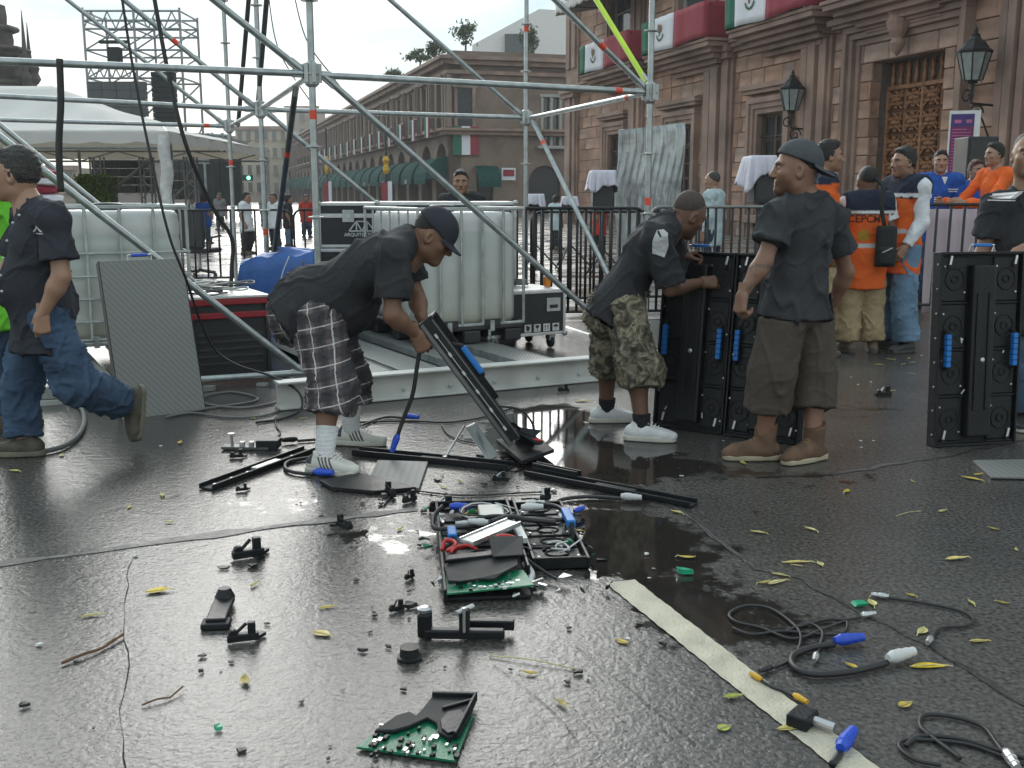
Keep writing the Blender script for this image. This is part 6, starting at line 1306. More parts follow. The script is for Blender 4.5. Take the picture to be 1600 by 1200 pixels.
# purple poster board
q0, q1 = P(1482, 262, 19.5), P(1522, 178, 19.5); pb = thing('poster_board', V((q0.x + q1.x) / 2, 19.5, 0), R(-20), 'tall purple printed notice board beside the carved door', 'sign'); hx = (q1.x - q0.x) / 2; z0, z1 = q0.z - .7, q1.z
MB().box(-hx - .03, hx + .1, .0, .06, z0 - .1, z1 + .06).build('board', white_al, pb); MB().box(-hx, hx, -.004, -.001, z0, z1).build('poster', mat('poster_purple', (.16, .015, .10), .6, var=.15), pb); MB().box(-hx, hx, -.007, -.0045, z1 - .22, z1).build('heading', mat('poster_violet', (.05, .03, .16), .6), pb)
rs = random.Random(1); pkm = mat('poster_pink', (.45, .12, .25), .6)
for k in range(26): z = z1 - .28 - k * .055; MB().box(-hx * .85, -hx * .85 + hx * rs.uniform(1.2, 1.7), -.007, -.0045, z, z + .016).build('printed_line', pkm, pb)
for x0_, x1_ in ((-.7, -.1), (.3, .8)): MB().box(hx * x0_, hx * x1_, -.009, -.0075, z1 - .16, z1 - .1).build('printed_mark', pkm, pb)
for x in (-hx * .7, hx * .7): MB().tube([(x, .08, 0), (x, .08, z0)], .025, 8).build('post', iron, pb)
# camera bag on the vest man
bg_ = thing('camera_bag', P(1381, 416, 8.95), R(-10), 'black sling camera bag hanging on the orange vest', 'bag'); mb = MB(); rounded_box(mb, -.085, .085, -.09, .02, 0, .34, .05); mb.build('bag', cloth('bag_black', (.028, .03, .03)), bg_, smooth=True)
rounded_box(MB(), -.065, .065, -.125, -.085, .02, .17, .025).build('pocket', cloth('bag_black'), bg_, smooth=True); MB().tube([(-.04, -.125, .12), (.04, -.125, .16)], .006, 6).build('zip', zinc, bg_)
MB().tube(catm([V(-.02, -.05, .33), V(-.06, -.07, .5), V(-.05, -.03, .66), V(-.10, .10, .74)]), .018, 6).build('strap', cloth('bag_black'), bg_)
# ================================================================== STAGE AND TENT FAR LEFT
stg = mat('far_truss', (.30, .32, .33), .5, metal=.5); ledg = mat('led_grey', (.075, .082, .085), .5, var=.1, scale=1); drap = mat('black_drape', (.02, .024, .025), .8, var=.3)
def far_tube(par, nm, a, b, r=.04, m=stg): return MB().tube([a, b], r, 5).build(nm, m, par, world=True)
tw0 = P(215, 302, 45); tw_ = thing('stage_tower', V(tw0.x, 45, 0), 0, 'tall grey scaffold stage tower rising behind the white tent', 'tower')
lx = [P(139, 160, 45).x, P(217, 160, 45).x, P(288, 160, 45).x]; zt = P(215, 12, 45).z
for x in lx:
    for y in (45, 47.5): far_tube(tw_, 'standard', V(x, y, 0), V(x, y, zt - (.5 if y > 46 else 0) * 0), .055)
for py in (17, 32, 45, 78, 122): 
    z = P(215, py, 45).z
    for y in (45, 47.5): far_tube(tw_, 'ledger', V(lx[0], y, z), V(lx[2], y, z), .045)
    for x in lx: far_tube(tw_, 'ledger', V(x, 45, z), V(x, 47.5, z), .04)
z1_, z2_, z3_, z4_ = (P(215, q, 45).z for q in (32, 78, 122, 190))
for (xa, xb, za, zb) in ((0, 1, z2_, z1_), (1, 2, z2_, z1_), (0, 1, z3_, z2_), (1, 2, z3_, z2_), (1, 2, z4_, z3_), (0, 1, z4_, z3_), (1, 2, .2, z4_)):
    for y in (45, 47.5): far_tube(tw_, 'brace', V(lx[xa], y, za), V(lx[xb], y, zb), .035)
zb0, zb1 = P(215, 18, 45).z, P(215, 45, 45).z
for k in range(12):
    xa = lx[0] + (lx[2] - lx[0]) * k / 12; xb = lx[0] + (lx[2] - lx[0]) * (k + 1) / 12; far_tube(tw_, 'truss_web', V(xa, 45, zb0 if k % 2 else zb1), V(xb, 45, zb1 if k % 2 else zb0), .03)
    xa = lx[0] + (lx[1] - lx[0]) * k / 12; xb = lx[0] + (lx[1] - lx[0]) * (k + 1) / 12; zc0, zc1 = P(215, 107, 45).z, P(215, 122, 45).z; far_tube(tw_, 'truss_web', V(xa, 45, zc0 if k % 2 else zc1), V(xb, 45, zc1 if k % 2 else zc0), .03)
def screen(px0, px1, py0, py1, Y, label, m=ledg, nx=4, ny=4, th=.3, tilt=0):
    a = P(px0, py1, Y); b = P(px1, py0, Y); zb = max(0.0, a.z); o = thing('led_screen', V((a.x + b.x) / 2, Y, zb), tilt, label, 'screen', 'dark screens and drapes of the stage'); hx = (b.x - a.x) / 2; hz = (b.z - zb)
    for i in range(nx):
        for j in range(ny): MB().box(-hx + 2 * hx * i / nx + .01, -hx + 2 * hx * (i + 1) / nx - .01, -.04, th, hz * j / ny + .01, hz * (j + 1) / ny - .01).build('panel', m, o)
    return o
screen(140, 226, 127, 182, 44, 'grey screen hung on the left half of the stage tower')
screen(240, 272, 112, 192, 43.5, 'tall dark speaker array hung on the right half of the stage tower', drap, 1, 10)
screen(146, 234, 250, 302, 33, 'grey screen seen under the right part of the white tent')
screen(263, 300, 252, 312, 35, 'dark grey screen right of the wrapped tent leg')
screen(300, 330, 256, 322, 52, 'dark drape beside the distant stage, left one', drap, 1, 1)
screen(331, 374, 222, 322, 55, 'tall dark drape at the distant stage, right one', drap, 3, 1)
sp_ = P(180, 88, 44.5); sb = thing('hung_speaker', sp_, 0, 'small dark speaker hung inside the stage tower', 'light'); MB().box(-.25, .25, -.2, .2, -.35, .35).build('speaker_box', drap, sb, bevel=.03); MB().box(-.6, .6, -.1, .1, .5, .62).build('bracket', drap, sb)  # dark box standing for a hung speaker, not a lamp
# distant stage roof
st_ = P(300, 302, 58); stt = thing('distant_stage', V(st_.x, 58, 0), 0, 'distant open stage frame with flat roof behind the tent', 'stage')
for px in (262, 297, 330, 352): x = P(px, 302, 58).x; far_tube(stt, 'standard', V(x, 58, 0), V(x, 58, P(px, 208, 58).z), .09)
for py in (208, 222, 248): far_tube(stt, 'ledger', P(258, py, 58), P(356, py + 4, 58), .08)
for (a, b) in (((262, 300), (297, 250)), ((297, 250), (330, 222)), ((262, 222), (297, 208)), ((330, 208), (352, 222))): far_tube(stt, 'brace', P(a[0], a[1], 58), P(b[0], b[1], 58), .07)
MB().box(P(256, 214, 58).x, P(330, 214, 58).x, 57, 66, P(300, 216, 58).z, P(300, 210, 58).z).build('roof', mat('stage_roof', (.2, .2, .19), .7), stt, world=True)
# barriers of the stage front with truss legs
for i, (px, lab) in enumerate(((155, 'grey truss post under the tent by the hedge'), (232, 'grey truss post beside the wrapped tent leg'), (300, 'grey truss post right of the dark grey screen'))):
    b_ = P(px, 302, 31); o = thing('truss_post', V(b_.x, 31, 0), 0, lab, 'truss', 'truss posts of the stage')
    zt_ = P(px, 245, 31).z
    for (x, y) in ((-.15, -.15), (.15, -.15), (.15, .15), (-.15, .15)): MB().tube([(x, y, 0), (x, y, zt_)], .03, 6).build('chord', stg, o)
    for k in range(8): z = zt_ * k / 8; MB().tube([(-.15 * (-1) ** k, -.15, z), (.15 * (-1) ** k, -.15, z + zt_ / 8)], .018, 5).build('lacing', stg, o)
for (a, b, lab) in (((160, 310), (232, 252), 'slanting grey tube under the tent'), ((262, 318), (300, 282), 'slanting grey tube right of the wrapped leg')):
    o = thing('stage_tube', P(a[0], a[1], 31), 0, lab, 'tube'); MB().tube([P(*a, 31), P(*b, 31)], .05, 8).build('tube', stg, o, world=True)
# white tent
tn = P(262, 206, 24); tent = thing('white_tent', V(tn.x, 24, 0), 0, 'large white marquee roof with frame at the left', 'tent'); ez = tn.z; x1 = tn.x; x0 = x1 - 12; yd = 10
can = mat('tent_canvas', (.80, .80, .79), .7, var=.06, scale=1.5); apz = P(20, 132, 26).z
_t = can.node_tree; _b = _t.nodes['Principled BSDF']; _tr = nn(_t, 'ShaderNodeBsdfTranslucent'); _tr.inputs[0].default_value = (.78, .74, .66, 1); _ms = nn(_t, 'ShaderNodeMixShader'); _ms.inputs[0].default_value = .42; _t.links.new(_b.outputs[0], _ms.inputs[1]); _t.links.new(_tr.outputs[0], _ms.inputs[2]); _t.links.new(_ms.outputs[0], _t.nodes['Material Output'].inputs[0])
def roof(u, v):      # hip roof towards ridge
    x = x0 + (x1 - x0) * u; y = 24 + yd * v; k = min(min(u, 1 - u) * 12 / 4.6, min(v, 1 - v) * 2.0 * 1.0, 1); k = max(0, k); sag = -.18 * math.sin(math.pi * min(1, k)) * (.6 + .4 * math.sin(u * 24) ** 2); return V(x, y, ez + (apz - ez + .25) * k + sag)
MB().grid(roof, 60, 30).build('canopy', can, tent, world=True, smooth=True, solid=.01)
MB().grid(lambda u, v: V(x0 + (x1 - x0) * u, 24 - .02 + .02 * math.sin(u * 70), ez - .28 * v * (.8 + .2 * abs(math.sin(u * 40))) + .02), 120, 2).build('valance', can, tent, world=True, solid=.006)
MB().grid(lambda u, v: V(x1 + .02 * math.sin(u * 50), 24 + yd * u, ez - .28 * v * (.8 + .2 * abs(math.sin(u * 40))) + .02), 80, 2).build('valance', can, tent, world=True, solid=.006)
MB().grid(lambda u, v: V(x0 + (x1 - x0) * u, 24 + yd, ez - .28 * v), 60, 2).build('valance', can, tent, world=True, solid=.006)
for k in range(7):
    x = x0 + (x1 - x0) * k / 6; far_tube(tent, 'rafter', V(x, 24.05, ez - .05), V(x + (x0 + 6 - x) * .3, 29, ez + .5), .03)
for z in (ez - .04, ez - .35): far_tube(tent, 'eave_tube', V(x0, 24.1, z), V(x1, 24.1, z), .03); far_tube(tent, 'eave_tube', V(x0, 24 + yd - .1, z), V(x1, 24 + yd - .1, z), .03)
for k in range(10): xa, xb = x0 + 12 * k / 10, x0 + 12 * (k + 1) / 10; far_tube(tent, 'brace', V(xa, 33.9, ez - (.35 if k % 2 else .04)), V(xb, 33.9, ez - (.04 if k % 2 else .35)), .02)
for (x, y) in ((x1 - .06, 24.06), (x1 - .06, 24 + yd - .1), (x1 - 6, 24.06), (x1 - 6, 24 + yd - .1)): far_tube(tent, 'leg', V(x, y, 0), V(x, y, ez), .05)
MB().grid(lambda u, v: V(x1 - .1 + (.10 + .05 * v + .03 * math.sin(v * 17 + u * 9)) * math.cos(u * 6.283), 24.06 + (.10 + .05 * v) * math.sin(u * 6.283), .1 + (ez - .15) * v), 24, 20).build('leg_wrap', mat('plastic_wrap', (.55, .55, .55), .25, var=.2), tent, world=True, smooth=True)
# traffic signal far down the street
tl = P(385, 302, 95); o = thing('traffic_signal', V(tl.x, 95, 0), 0, 'distant traffic signal showing green down the street', 'signal'); zt = P(385, 278, 95).z
MB().tube([(-.8, 0, 0), (-.8, 0, zt + 1)], .09, 8).build('pole', iron, o); MB().box(-.6, .6, -.2, .2, zt - .25, zt + .25).build('housing', iron, o)
gl = bpy.data.materials.new('green_lamp'); gl.use_nodes = True; gl.node_tree.nodes['Principled BSDF'].inputs['Emission Color'].default_value = (.1, 1, .5, 1); gl.node_tree.nodes['Principled BSDF'].inputs['Emission Strength'].default_value = 2.0
MB().lathe([(.17, 0), (.12, .08)], (.3, -.2, zt), (0, -1, 0), 12).build('lamp', gl, o)
# red and white parade banner pole on the street, street lamp poles
for (px, Y, lab, nm) in ((604, 66, 'tall dark pole wrapped in yellow and red bunting before the arcade', 'decorated_pole'), (512, 90, 'slim dark pole with yellow bunting farther down the arcade', 'decorated_pole')):
    b_ = P(px, 302, Y); o = thing(nm, V(b_.x, Y, 0), 0, lab, 'pole'); zt = P(px, 200, Y).z
    MB().tube([(0, 0, 0), (0, 0, zt)], [.12, .06], 8).build('pole', iron, o)
    MB().box(-.3, .1, -.16, -.13, .1, P(px, 285, Y).z).build('red_cloth', fcol['red_stripe'], o); MB().box(.1, .36, -.15, -.12, .1, P(px, 283, Y).z).build('white_cloth', fcol['white_stripe'], o)
    MB().lathe([(.1, P(px, 272, Y).z), (.22, P(px, 266, Y).z), (.13, P(px, 256, Y).z), (.24, P(px, 250, Y).z), (.1, P(px, 244, Y).z)], seg=8).build('bunting', mat('bunting_yellow', (.55, .32, .02), .7, var=.5, scale=9), o)
# red and white thing behind the walking man
q = P(74, 290, 8.6); o = thing('wrapped_bundle', q - V(0, 0, .2), 0, 'red and white wrapped bundle on the left tank behind the walking man', 'bundle')
for k in range(5): MB().lathe([(.05, 0), (.11, .02), (.12, .05), (.05, .07)], (-.02 + .02 * (k % 2), 0, .0 + k * .065), seg=12).build('wrap', (fcol['red_stripe'], fcol['white_stripe'])[k % 2] if k else mat('bright_red', (.6, .03, .05), .6), o)

# ================================================================== HAZE in the damp air
hz_ = MB().box(-330, 330, -12, 420, -1.0, 24).build('haze', None); tag(hz_, kind='stuff')
hm = bpy.data.materials.new('HAZE'); hm.use_nodes = True; t = hm.node_tree; t.nodes.clear(); o_ = nn(t, 'ShaderNodeOutputMaterial'); v_ = nn(t, 'ShaderNodeVolumePrincipled'); v_.inputs['Density'].default_value = .0008; v_.inputs['Color'].default_value = (.9, .93, .95, 1); v_.inputs['Anisotropy'].default_value = .2
t.links.new(v_.outputs[0], o_.inputs['Volume']); hz_.data.materials.append(hm)
# ================================================================== LED CABINETS
cab = mat('cabinet_black', (.010, .0115, .013), .42, spec=.3, var=.3, scale=9, bump=.15, bscale=60)
cabd = mat('cabinet_matt', (.014, .0155, .017), .6, spec=.3, var=.3, scale=14)
bluep = mat('blue_handle', (.012, .16, .50), .45, var=.15); bluec = mat('blue_connector', (.015, .07, .50), .4, var=.12); whitec = mat('white_connector', (.55, .55, .54), .45, var=.1)
pcb = mat('green_pcb', (.006, .16, .075), .35, var=.25, scale=30, bump=.2, bscale=120)
pin = mat('silver_pin', (.55, .55, .55), .3, metal=.8)
def led_face_mat():
    m = bpy.data.materials.new('led_face'); m.use_nodes = True; t = m.node_tree; b = t.nodes['Principled BSDF']; tcn = nn(t, 'ShaderNodeTexCoord'); mp = nn(t, 'ShaderNodeMapping'); mp.inputs['Rotation'].default_value = (0, R(38), 0); t.links.new(tcn.outputs['Object'], mp.inputs[0])
    wv = nn(t, 'ShaderNodeTexWave'); wv.inputs['Scale'].default_value = 11; wv.inputs['Distortion'].default_value = 1.2; wv.inputs['Detail'].default_value = 1; t.links.new(mp.outputs[0], wv.inputs['Vector'])
    r = nn(t, 'ShaderNodeValToRGB'); e = r.color_ramp.elements; e[0].color = (.17, .172, .163, 1); e[1].color = (.215, .217, .207, 1); t.links.new(wv.outputs['Color'], r.inputs[0]); t.links.new(r.outputs[0], b.inputs['Base Color']); b.inputs['Roughness'].default_value = .55
    n2 = nn(t, 'ShaderNodeTexVoronoi'); n2.inputs['Scale'].default_value = 260; t.links.new(tcn.outputs['Object'], n2.inputs['Vector']); bp = nn(t, 'ShaderNodeBump'); bp.inputs['Strength'].default_value = .35; bp.inputs['Distance'].default_value = .002; t.links.new(n2.outputs[0], bp.inputs['Height']); t.links.new(bp.outputs[0], b.inputs['Normal']); return m
ledf = led_face_mat()
def handle_grip(o, x, z0, z1, y):
    h_ = MB().tube([(x, y, z0), (x, y - .028, z0 + .012), (x, y - .028, z1 - .012), (x, y, z1)], .010, 8).build('side_handle', cabd, o)
    for k in range(6): zz = z0 + .016 + (z1 - z0 - .032) * k / 6; MB().box(x - .014, x + .014, y - .043, y - .014, zz + .001, zz + (z1 - z0 - .032) / 6 - .0015).build('grip_segment', bluep, h_, bevel=.003)
def led_back(o, w=.5, h=1.0, seed=1, right=True):
    """cabinet seen from its back: x 0..w, z 0..h, back side towards -y"""
    rs = random.Random(seed)
    MB().box(.012, w - .012, -.010, .03, .012, h - .012).build('back_plate', cabd, o)
    MB().box(0, w, .031, .042, 0, h).build('led_face', ledf, o)
    for (x0, x1, z0, z1) in ((0, .012, 0, h), (w - .012, w, 0, h)): MB().box(x0, x1, -.045, .03, z0, z1).build('side_rail', cab, o, bevel=.003)
    for z0 in (0, h - .014): MB().box(.012, w - .012, -.045, .03, z0, z0 + .014).build('end_rail', cab, o, bevel=.003)
    cx = w / 2; bx = MB().box(cx - .07, cx + .07, -.07, -.01, .05, h - .07).build('power_housing', cab, o, bevel=.012)
    for x in (-.035, .035): MB().box(cx + x - .012, cx + x + .012, -.078, -.070, .2, h - .22).build('cooling_rib', cab, bx, bevel=.004)
    MB().lathe([(.014, 0), (.012, .006), (.006, .008)], (cx, -.07, h * .45), (0, -1, 0), 14).build('badge', pin, bx)
    n = 4
    for side in (0, 1):
        x0 = .016 if side == 0 else cx + .075; x1 = cx - .075 if side == 0 else w - .016; xm = (x0 + x1) / 2
        for k in range(n):
            z0 = .02 + (h - .04) * k / n; z1 = .02 + (h - .04) * (k + 1) / n; zm = (z0 + z1) / 2
            md = MB().box(x0 + .004, x1 - .004, -.026, -.011, z0 + .008, z1 - .008).build('module', cab, o, bevel=.006)
            mb = MB(); mb.tube([(xm + .055 * math.cos(a), -.028, zm + .06 * math.sin(a)) for a in [q * .628 for q in range(10)]], .004, 6, closed=True); mb.build('ring', cabd, md)
            mb = MB(); mb.tube([(xm + .02 * math.cos(a), -.029, zm + .02 * math.sin(a)) for a in [q * .785 for q in range(8)]], .004, 6, closed=True); mb.build('ring', cabd, md)
            MB().box(x0, x1, -.034, -.027, z0 - .004, z0 + .006).build('cross_rib', cab, o, bevel=.002)
            for (dx, dz) in ((-.06, .07), (.06, -.07)): MB().lathe([(.006, 0), (.005, .004)], (xm + dx, -.026, zm + dz), (0, -1, 0), 8).build('screw', pin, md)
    for x in (.05, w - .05): handle_grip(o, x, h * .40, h * .60, -.03)
    t_ = MB().tube([(cx - .07, -.02, h), (cx - .07, -.03, h + .035), (cx + .07, -.03, h + .035), (cx + .07, -.02, h)], .006, 8).build('top_handle', pin, o); MB().box(cx - .055, cx + .055, -.04, -.02, h + .026, h + .044).build('grip', bluep, t_, bevel=.005)
    for (x, z) in ((.055, .06), (w - .055, .06), (.055, h - .05), (w - .055, h - .05)):
        l_ = MB().bar((x, -.036, z - .03), (x + .012, -.036, z + .03), .014, .012, (0, 1, 0)).build('latch', pin, o, bevel=.003); MB().lathe([(.011, 0), (.011, .006)], (x, -.038, z - .028), (0, -1, 0), 10).build('pivot', cabd, l_)
    for k in range(8):
        z = h * (k + .5) / 8; MB().lathe([(.006, 0), (.006, .004), (.003, .006)], (-.0, -.02, z), (-1, 0, 0), 8).build('peg', pin, o)
    for k in range(5):
        x, z = rs.uniform(.04, w - .04), rs.uniform(.08, h - .08); MB().bar((x, -.045, z), (x + rs.uniform(-.02, .02), -.045, z + rs.uniform(.01, .04)), .006, .004, (0, 1, 0)).build('clip', pin, o)
def panel_M(bl, br, tl):
    x = (br - bl).normalized(); z = (tl - bl); z = (z - x * z.dot(x)).normalized(); y = z.cross(x); return Matrix(((x.x, y.x, z.x, bl.x), (x.y, y.y, z.y, bl.y), (x.z, y.z, z.z, bl.z), (0, 0, 0, 1)))
# pair upright in front of the camo-shorts man
bl, br = G(1024, 664), G(1250, 694); M = panel_M(bl, br, bl + V(.01, .12, 1)); hp = 1.04; wp_ = (br - bl).length / 2 - .004
pa = thingM('led_cabinet', M, 'upright black screen cabinet, left of the joined pair, in front of camouflage shorts', 'cabinet', 'upright screen cabinets'); led_back(pa, wp_, hp, 1)
pa2 = thingM('led_cabinet', M @ Matrix.Translation((wp_ + .008, 0, 0)), 'upright black screen cabinet, right of the joined pair, partly behind brown shorts', 'cabinet', 'upright screen cabinets'); led_back(pa2, wp_, hp, 2)
bl, br = G(1452, 697), G(1596, 690); M = panel_M(bl, br, bl + V(.12, .08, 1)); pa3 = thingM('led_cabinet', M, 'upright black screen cabinet with blue grips held by the man at the right edge', 'cabinet', 'upright screen cabinets'); led_back(pa3, .5, 1.06, 3)
# grey-faced panel leaning by the water tank
bl, br = G(190, 656), G(322, 641); tl_ = P(165, 408, bl.y + .30); x = (br - bl).normalized(); L = (tl_ - bl).length; M = panel_M(bl, br, tl_); gp = thingM('leaning_panel', M, 'grey screen panel leaning on the scaffold diagonal, face towards us', 'panel')
wv_ = (br - bl).length; MB().box(0, wv_, 0, .012, 0, L).build('led_face', ledf, gp, bevel=.002); MB().box(.006, wv_ - .006, .0125, .07, .006, L - .006).build('cabinet', cab, gp)
for (x0, x1, z0, z1) in ((-.001, .004, -.001, L + .001), (wv_ - .004, wv_ + .001, -.001, L + .001)): MB().box(x0, x1, -.001, .072, z0, z1).build('edge_strip', cab, gp)
t_ = MB().tube([(wv_ * .36, .04, L), (wv_ * .36, .03, L + .04), (wv_ * .64, .03, L + .04), (wv_ * .64, .04, L)], .007, 8).build('top_handle', pin, gp); MB().box(wv_ * .40, wv_ * .60, .02, .04, L + .03, L + .05).build('grip', bluec, t_, bevel=.005)
# broken panel held edge-on by the plaid-shorts man
bt = G(822, 722); tp2 = P(661, 506, 5.30); ax = (tp2 - bt).normalized(); L = (tp2 - bt).length
wd_ = V(.09, .98, -.19); wd_ = (wd_ - ax * wd_.dot(ax)).normalized(); nr = ax.cross(wd_).normalized(); M = Matrix(((wd_.x, -nr.x, ax.x, bt.x), (wd_.y, -nr.y, ax.y, bt.y), (wd_.z, -nr.z, ax.z, bt.z + .012), (0, 0, 0, 1)))
if M.determinant() < 0: M = Matrix(((wd_.x, nr.x, ax.x, bt.x), (wd_.y, nr.y, ax.y, bt.y), (wd_.z, nr.z, ax.z, bt.z + .012), (0, 0, 0, 1)))
hb = thingM('broken_cabinet', M, 'broken black screen cabinet tilted edge-on in the hands of the man in plaid shorts', 'cabinet')
MB().box(0, .016, -.05, .03, .12, L).build('side_rail', cab, hb, bevel=.004); MB().box(.03, .46, -.02, .01, .2, L - .02).build('back_plate', cabd, hb); MB().box(.016, .02, .0, .036, .1, L).build('face_edge', mat('brushed_edge', (.13, .135, .135), .35, metal=.4), hb)
MB().box(.40, .416, -.05, .03, .3, L).build('side_rail', cab, hb, bevel=.004); MB().box(.016, .40, -.05, .03, L - .016, L).build('end_rail', cab, hb, bevel=.004)
for k in range(6):
    z = .2 + (L - .3) * k / 5; MB().box(-.006, .0, -.016, -.004, z - .012, z + .012).build('peg', whitec, hb)
MB().box(-.003, .0, -.012, -.009, .2, L - .1).build('white_seal', whitec, hb); MB().box(-.004, .0, .008, .026, .12, L - .01).build('metal_strip', mat('brushed_edge'), hb); MB().box(-.002, .0, -.046, -.040, .12, L - .02).build('metal_strip', mat('brushed_edge'), hb)
h_ = MB().tube([(.02, -.05, L * .52), (.01, -.085, L * .55), (.01, -.085, L * .76), (.02, -.05, L * .79)], .012, 8).build('side_handle', cabd, hb); MB().box(-.008, .028, -.10, -.07, L * .56, L * .75).build('grip', bluep, h_, bevel=.008)
mb = MB(); rs = random.Random(8)
for (x0, x1) in ((0.0, .14), (.15, .30), (.31, .42)):
    mb = MB(); n = 5; vs = [V(x0 + (x1 - x0) * k / n, -.03 + rs.uniform(-.015, .015), .10 + rs.uniform(-.02, .06)) for k in range(n + 1)]; vs2 = [V(x0 + (x1 - x0) * k / n + .02, -.03 + rs.uniform(-.1, .09), .008 + rs.uniform(-.004, .02)) for k in range(n + 1)]
    mb.add(vs + vs2, [(k, k + 1, n + 2 + k, n + 1 + k) for k in range(n)]); mb.build('torn_skin', cab, hb, solid=.006)
mb = MB(); mb.tube(catm([V(.1, -.04, .3), V(.1, -.12, .22), V(.12, -.13, .12), V(.1, -.09, .03)]), .006, 6); mb.build('loose_wire', rub, hb); MB().tube(catm([V(.05, -.08, .06), V(.06, -.11, .03), V(.09, -.10, .015)]), .010, 6).build('red_wire', mat('red_wire', (.45, .02, .02), .5), hb)
# ================================================================== DEBRIS
def flat_piece(name, px, th, m, label, cat, z=.004, edge=None, grp=None):
    ps = [G(*q) for q in px]; c = sum(ps, V(0, 0, 0)) / len(ps); o = thing(name, c, 0, label, cat, grp); MB().prism([q + V(0, 0, z) for q in ps], (0, 0, th)).build('plate', m, o, world=True, bevel=.002)
    if edge: MB().prism([c + (q - c) * 1.01 + V(0, 0, z - .003) for q in ps], (0, 0, th * .6)).build('rim', edge, o, world=True)
    return o
flat_piece('screen_tile', [(574, 760), (590, 724), (669, 726), (655, 768)], .014, ledf, 'grey screen tile lying flat beside the white striped shoe', 'tile', edge=cab)
flat_piece('screen_tile', [(1520, 724), (1640, 722), (1660, 752), (1548, 750)], .014, ledf, 'grey screen tile cut by the right edge of the picture', 'tile', edge=cab)
flat_piece('black_plate', [(500, 757), (560, 745), (600, 752), (650, 768), (585, 774), (520, 768)], .018, cab, 'torn flat black plastic plate in front of the grey tile', 'plate')
flat_piece('cabinet_flap', [(775, 700), (830, 690), (866, 716), (815, 735)], .02, cabd, 'folded black cabinet flap at the foot of the tilted panel', 'plate', z=.03)
def rail(a, b, w, h, label, wide=None, tip=False):
    p, q = G(*a), G(*b); d = (q - p).normalized(); n = V(-d.y, d.x, 0); o = thing('frame_rail', (p + q) / 2, 0, label, 'rail', 'broken cabinet rails on the asphalt'); wide = wide or w
    MB().prism([p - n * w + V(0, 0, .004), p + n * w + V(0, 0, .004), p + n * w + V(0, 0, .012), p - n * w + V(0, 0, .012)], q - p).build('web', cabd, o, world=True)
    for s in (-1, 1): MB().prism([p + n * s * w + V(0, 0, .0045), p + n * s * (w - .009) + V(0, 0, .0045), p + n * s * (w - .009) + V(0, 0, h), p + n * s * w + V(0, 0, h)], q - p).build('flange', cab, o, world=True, bevel=.002)
    L = (q - p).length
    for k in range(int(L / .12)): c = p + d * (.06 + k * .12); MB().lathe([(.008, 0), (.007, .006)], c + V(0, 0, .0115), seg=8).build('rivet', pin, o, world=True)
    MB().obox(p + d * L * .55 + V(0, 0, .018), d * L * .12, n * w * .5, V(0, 0, .007)).build('insert', zinc if tip else cabd, o, world=True, bevel=.003)
    return o
rail((322, 766), (484, 706), .042, .03, 'black frame rail slanting behind the near striped shoe', tip=True)
rail((556, 710), (798, 734), .045, .035, 'long black frame rail between grey tile and tilted panel')
rail((826, 742), (1084, 792), .04, .03, 'long black frame rail right of the tilted panel in the puddle')
rail((835, 737), (905, 752), .02, .05, 'short upright black rail offcut on the long right rail')
# heatsink-like plate and steel rod under the tilted panel
p, q = G(735, 700), G(770, 722); o = thing('finned_plate', p, 0, 'grey finned metal plate leaning under the tilted panel', 'plate')
a_, b_, c_ = P(728, 668, 5.45), P(742, 662, 5.5), P(778, 712, 5.4); d_ = P(762, 720, 5.3)
MB().prism([a_, b_, c_, d_], V(.0, .02, .004)).build('plate', zinc, o, world=True)
for k in range(7): s = a_.lerp(b_, k / 6); e = d_.lerp(c_, k / 6); MB().bar(s - V(0, .004, 0), e - V(0, .004, 0), .003, .008, V(0, 1, 0)).build('fin', alu, o, world=True)
o = thing('steel_rod', G(695, 722), 0, 'thin steel rod propped from the rail up to the tilted panel', 'rod'); MB().tube([G(695, 722) + V(0, 0, .02), P(726, 665, 5.45)], .006, 8).build('rod', pin, o, world=True); MB().lathe([(.011, 0), (.011, .02)], G(695, 722) + V(0, 0, .012), seg=8).build('tip', pin, o, world=True)
# ---- wrecked cabinet lying open, back upwards
O = G(697, 946); yd_ = G(683, 802) - O; Lc = yd_.length; zd = V(0, 0, 1); yv = yd_.normalized(); xd = yv.cross(zd); M = Matrix(((xd.x, yv.x, 0, O.x), (xd.y, yv.y, 0, O.y), (0, 0, 1, .006), (0, 0, 0, 1)))
wk = thingM('wrecked_cabinet', M, 'wrecked open screen cabinet with green board, blue grips and cables on the asphalt', 'cabinet')
Wl, Wm, Wr = .295, .335, .535
MB().box(0, Wl, 0.02, Lc, 0, .012).build('left_tray', cabd, wk, bevel=.003); MB().box(Wm, Wr, .30, Lc - .02, 0, .014).build('right_tray', cabd, wk, bevel=.003)
for (x0, x1, y0, y1, h) in ((-.008, .004, .0, Lc, .05), (Wl, Wl + .012, .18, Lc, .06), (Wm - .012, Wm, .25, Lc, .06), (Wr - .004, Wr + .008, .28, Lc - .03, .045)): MB().box(x0, x1, y0, y1, 0, h).build('side_rail', cab, wk, bevel=.003)
for (x0, x1, y0, h) in ((0.004, Wl, Lc - .012, .05), (Wm, Wr, Lc - .04, .045), (Wm, Wr, .29, .045), (Wl + .012, Wm - .012, Lc - .02, .05)): MB().box(x0, x1, y0, y0 + .012, .001, h).build('end_rail', cab, wk, bevel=.003)
MB().box(Wl + .012, Wm - .012, .22, Lc - .02, .0, .01).build('spine_floor', cab, wk)
